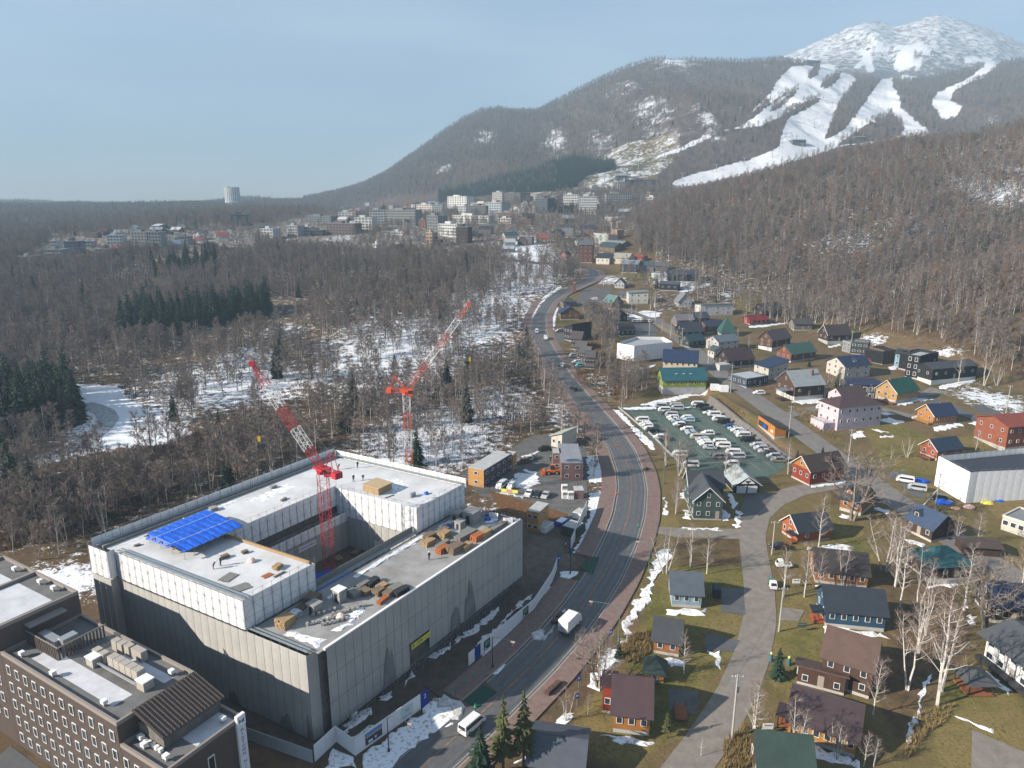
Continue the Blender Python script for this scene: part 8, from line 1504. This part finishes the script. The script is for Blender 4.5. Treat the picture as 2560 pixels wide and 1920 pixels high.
# loose groves inside the village and the town
FOOT = [(o.location.x, o.location.y, o.rotation_euler.z) for o in COL.objects if o.parent is None and o.type == 'EMPTY' and o.get('category') in ('house','building','house wing','garage','carport','site office','lodge','hotel','kiosk','shed','gazebo')]
FX = np.array([[f[0]+7*math.cos(f[2])-4*math.sin(f[2]), f[1]+7*math.sin(f[2])+4*math.cos(f[2])] for f in FOOT])
def free(x, y, r): return np.hypot(FX[:,0]-x, FX[:,1]-y).min() > r and min(seg_dist(l, np.array([x]), np.array([y]))[0] for l in (ROAD[::3], UPPER_ROAD[::3], SIDE_ROAD[::3], LANE_A, LANE_B)) > 6 and not inside(LOT, np.array([x]), np.array([y]))[0]
def grove(poly, spacing, fam, nm, label, group, s0, s1, r=8, cap=80):
    x0, y0 = poly.min(0); x1, y1 = poly.max(0); n_ = 0
    cand = [(gx, gy) for gx in np.arange(x0, x1, spacing) for gy in np.arange(y0, y1, spacing)]; rng.shuffle(cand)
    if True:
        for gx, gy in cand:
            x_, y_ = gx + rng.uniform(-.5,.5)*spacing, gy + rng.uniform(-.5,.5)*spacing
            if n_ < cap and inside(poly, np.array([x_]), np.array([y_]))[0] and free(x_, y_, r): tree(nm, fam[rng.randrange(len(fam))], (x_, y_, Z(x_,y_)-.2), rng.uniform(s0,s1), rng.uniform(0,6.28), label, 'tree', group); n_ += 1
    return n_
n1 = grove(pz(6, [(430,260),(560,240),(690,240),(680,420),(650,500),(640,600),(720,640),(900,640),(900,800),(740,830),(620,820),(520,700),(520,560),(500,430)]), 4.6, MID_BIRCH + MID_GREY, 'slender_tree', 'bare tree in the brown thicket between road and village', 'thicket between road and village', .6, .95, 7, 110)
n2 = grove(pz(5, [(0,240),(120,150),(300,160),(760,250),(830,390),(660,390),(480,350),(330,330),(0,300)]), 5.0, MID_BIRCH, 'edge_birch', 'pale birch in the row along the wood edge', 'birches along the wood edge', .75, 1.05, 7, 90)
n3 = grove(pz(12, [(1050,60),(1400,180),(1900,240),(2200,300),(2212,480),(2000,480),(1700,440),(1450,330),(1100,300),(900,180)]), 9, MID_BIRCH + MID_GREY, 'yard_birch', 'bare tree standing between the far village houses', 'trees between the far village houses', .6, .95, 9, 70)
n4 = grove(TOWN, 9.5, FAR_GREY, 'town_tree', 'bare tree standing between the town buildings', 'trees of the town', .6, .95, 14, 300)
n5 = grove(WESTVILLE, 14, FAR_GREY, 'settlement_tree', 'bare tree among the far settlement houses', 'trees of the far settlement', .6, .9, 14, 120)
# the rest of the trees between the town buildings, as one mass
tx, ty = scatter(-.22, .30, 560, 1160, 6.5); tk = inside(TOWN, tx, ty) & (np.array([np.hypot(FX[:,0]-a, FX[:,1]-b).min() for a, b in zip(tx, ty)]) > 13) & (seg_dist(ROAD[::3], tx, ty) > 10); tk &= (nr.rand(len(tx)) < np.where(tx/ty > .06, .8, .35))
tx, ty = tx[tk], ty[tk]; n0 = len(PT); PT = np.concatenate([PT, np.stack([tx, ty, np.full(len(tx), 2.), nr.uniform(.5,.85,len(tx)), nr.randint(0, 3, len(tx))], 1)]); PZ = np.concatenate([PZ, zt(tx, ty)])
tag(mass('town_thicket', np.arange(n0, len(PT)), PR_FAR), 'leafless thickets between the town buildings', 'forest')
print('GROVES', len(tx), n1, n2, n3, n4, n5)
# low brush and dry grass tufts on the verges: uncountable, one object each
def tufts(name, polys, n, m, h0, h1, label, w_=.05, blades=7, spread=.35):
    V = []; F = []; r = np.random.RandomState(len(name)); tot = 0
    for p in polys:
        x0, y0 = p.min(0); x1, y1 = p.max(0); k = int(n*len(p)/len(p)); xs = r.uniform(x0, x1, k); ys = r.uniform(y0, y1, k); ok = inside(p, xs, ys); xs, ys = xs[ok], ys[ok]; zs = zt(xs, ys)
        for x_, y_, z_ in zip(xs, ys, zs):
            for b in range(blades):
                a = r.uniform(0, 6.28); hh_ = r.uniform(h0, h1); dx, dy = math.cos(a)*spread*r.rand(), math.sin(a)*spread*r.rand(); i0 = len(V); px, py = -math.sin(a)*w_, math.cos(a)*w_
                V += [(x_+dx*.3-px, y_+dy*.3-py, z_-.02), (x_+dx*.3+px, y_+dy*.3+py, z_-.02), (x_+dx*1.5, y_+dy*1.5, z_+hh_)]; F.append((i0, i0+1, i0+2))
    me = bpy.data.meshes.new(name); me.from_pydata(V, [], F); me.materials.append(m); o = link(bpy.data.objects.new(name, me)); tag(o, label, 'grass', kind='stuff'); return o
tufts('dry_grass', [pz(4, [(830,1410),(960,1360),(1040,1350),(1000,1420),(900,1500),(840,1600),(780,1640)]), pz(3, [(700,1010),(830,980),(840,1090),(760,1150),(690,1120)]), pz(3, [(1200,1540),(1300,1440),(1382,1480),(1382,1659),(1200,1659)]), pz(5, [(330,900),(420,890),(560,950),(640,1080),(700,1130),(600,1090),(440,990)]), pz(6, [(1310,790),(1400,810),(1560,930),(1540,960),(1420,880)])], 900, mat('straw', (.34,.245,.115), .9, .1, var=.4, vscale=1), .4, 1.1, 'tall straw-coloured dry grass on the verges', .04, 8)
tufts('meadow_grass', [polyw([(1500,1900),(1560,1500),(1640,1340),(1860,1340),(1880,1560),(1780,1800),(1680,1900)], 2), polyw([(1930,1340),(2080,1280),(2560,1500),(2560,1900),(1900,1900),(1950,1560)], 2), polyw([(2150,1075),(2450,1060),(2560,1080),(2560,1180),(2260,1200)], 2)], 9000, mat('short_grass', (.15,.125,.042), .9, .1, var=.5, vscale=.5, col2=(.085,.085,.026)), .06, .22, 'short yellowing grass on the village lawns', .03, 4, .25)
tufts('undergrowth', [polyw([(1150,1195),(1330,1080),(1400,1000),(1330,900),(1200,900),(900,1000),(600,1000),(250,1340),(840,1110)], 3), polyw([(0,1380),(240,1330),(600,1150),(500,1080),(100,1200),(-50,1250)], 3)], 16000, mat('brown_brush', (.115,.070,.048), .9, .1, var=.4, vscale=.6), .5, 1.5, 'brown undergrowth on the forest floor', .03, 7, .8)
tufts('bracken', [polyw([(1860,800),(2080,800),(2230,835),(2440,900),(2560,950),(2560,860),(2300,780),(2050,740)], 3), polyw([(1430,950),(1480,850),(1600,960),(1560,1010)], 3)], 7000, mat('rust_bracken', (.19,.095,.042), .9, .1, var=.4, vscale=.6), .3, 1.1, 'rusty bracken at the foot of the hill', .04, 6, .7)
# ------------------------------------------------------------------ haze: one closed box of thin even air round the camera and the place
hz = MB().box(-5600, 5600, -330, 5850, -5, 1330).build('haze'); hz['kind'] = 'stuff'
hm = bpy.data.materials.new('thin_haze'); hm.use_nodes = True; hn = hm.node_tree; hn.nodes.clear()
ho = hn.nodes.new('ShaderNodeOutputMaterial'); hv = hn.nodes.new('ShaderNodeVolumePrincipled')
hv.inputs['Color'].default_value = (.56, .79, 1.0, 1); hv.inputs['Density'].default_value = 2.0e-4; hv.inputs['Anisotropy'].default_value = 0.0
hn.links.new(hv.outputs['Volume'], ho.inputs['Volume']); hz.data.materials.append(hm)
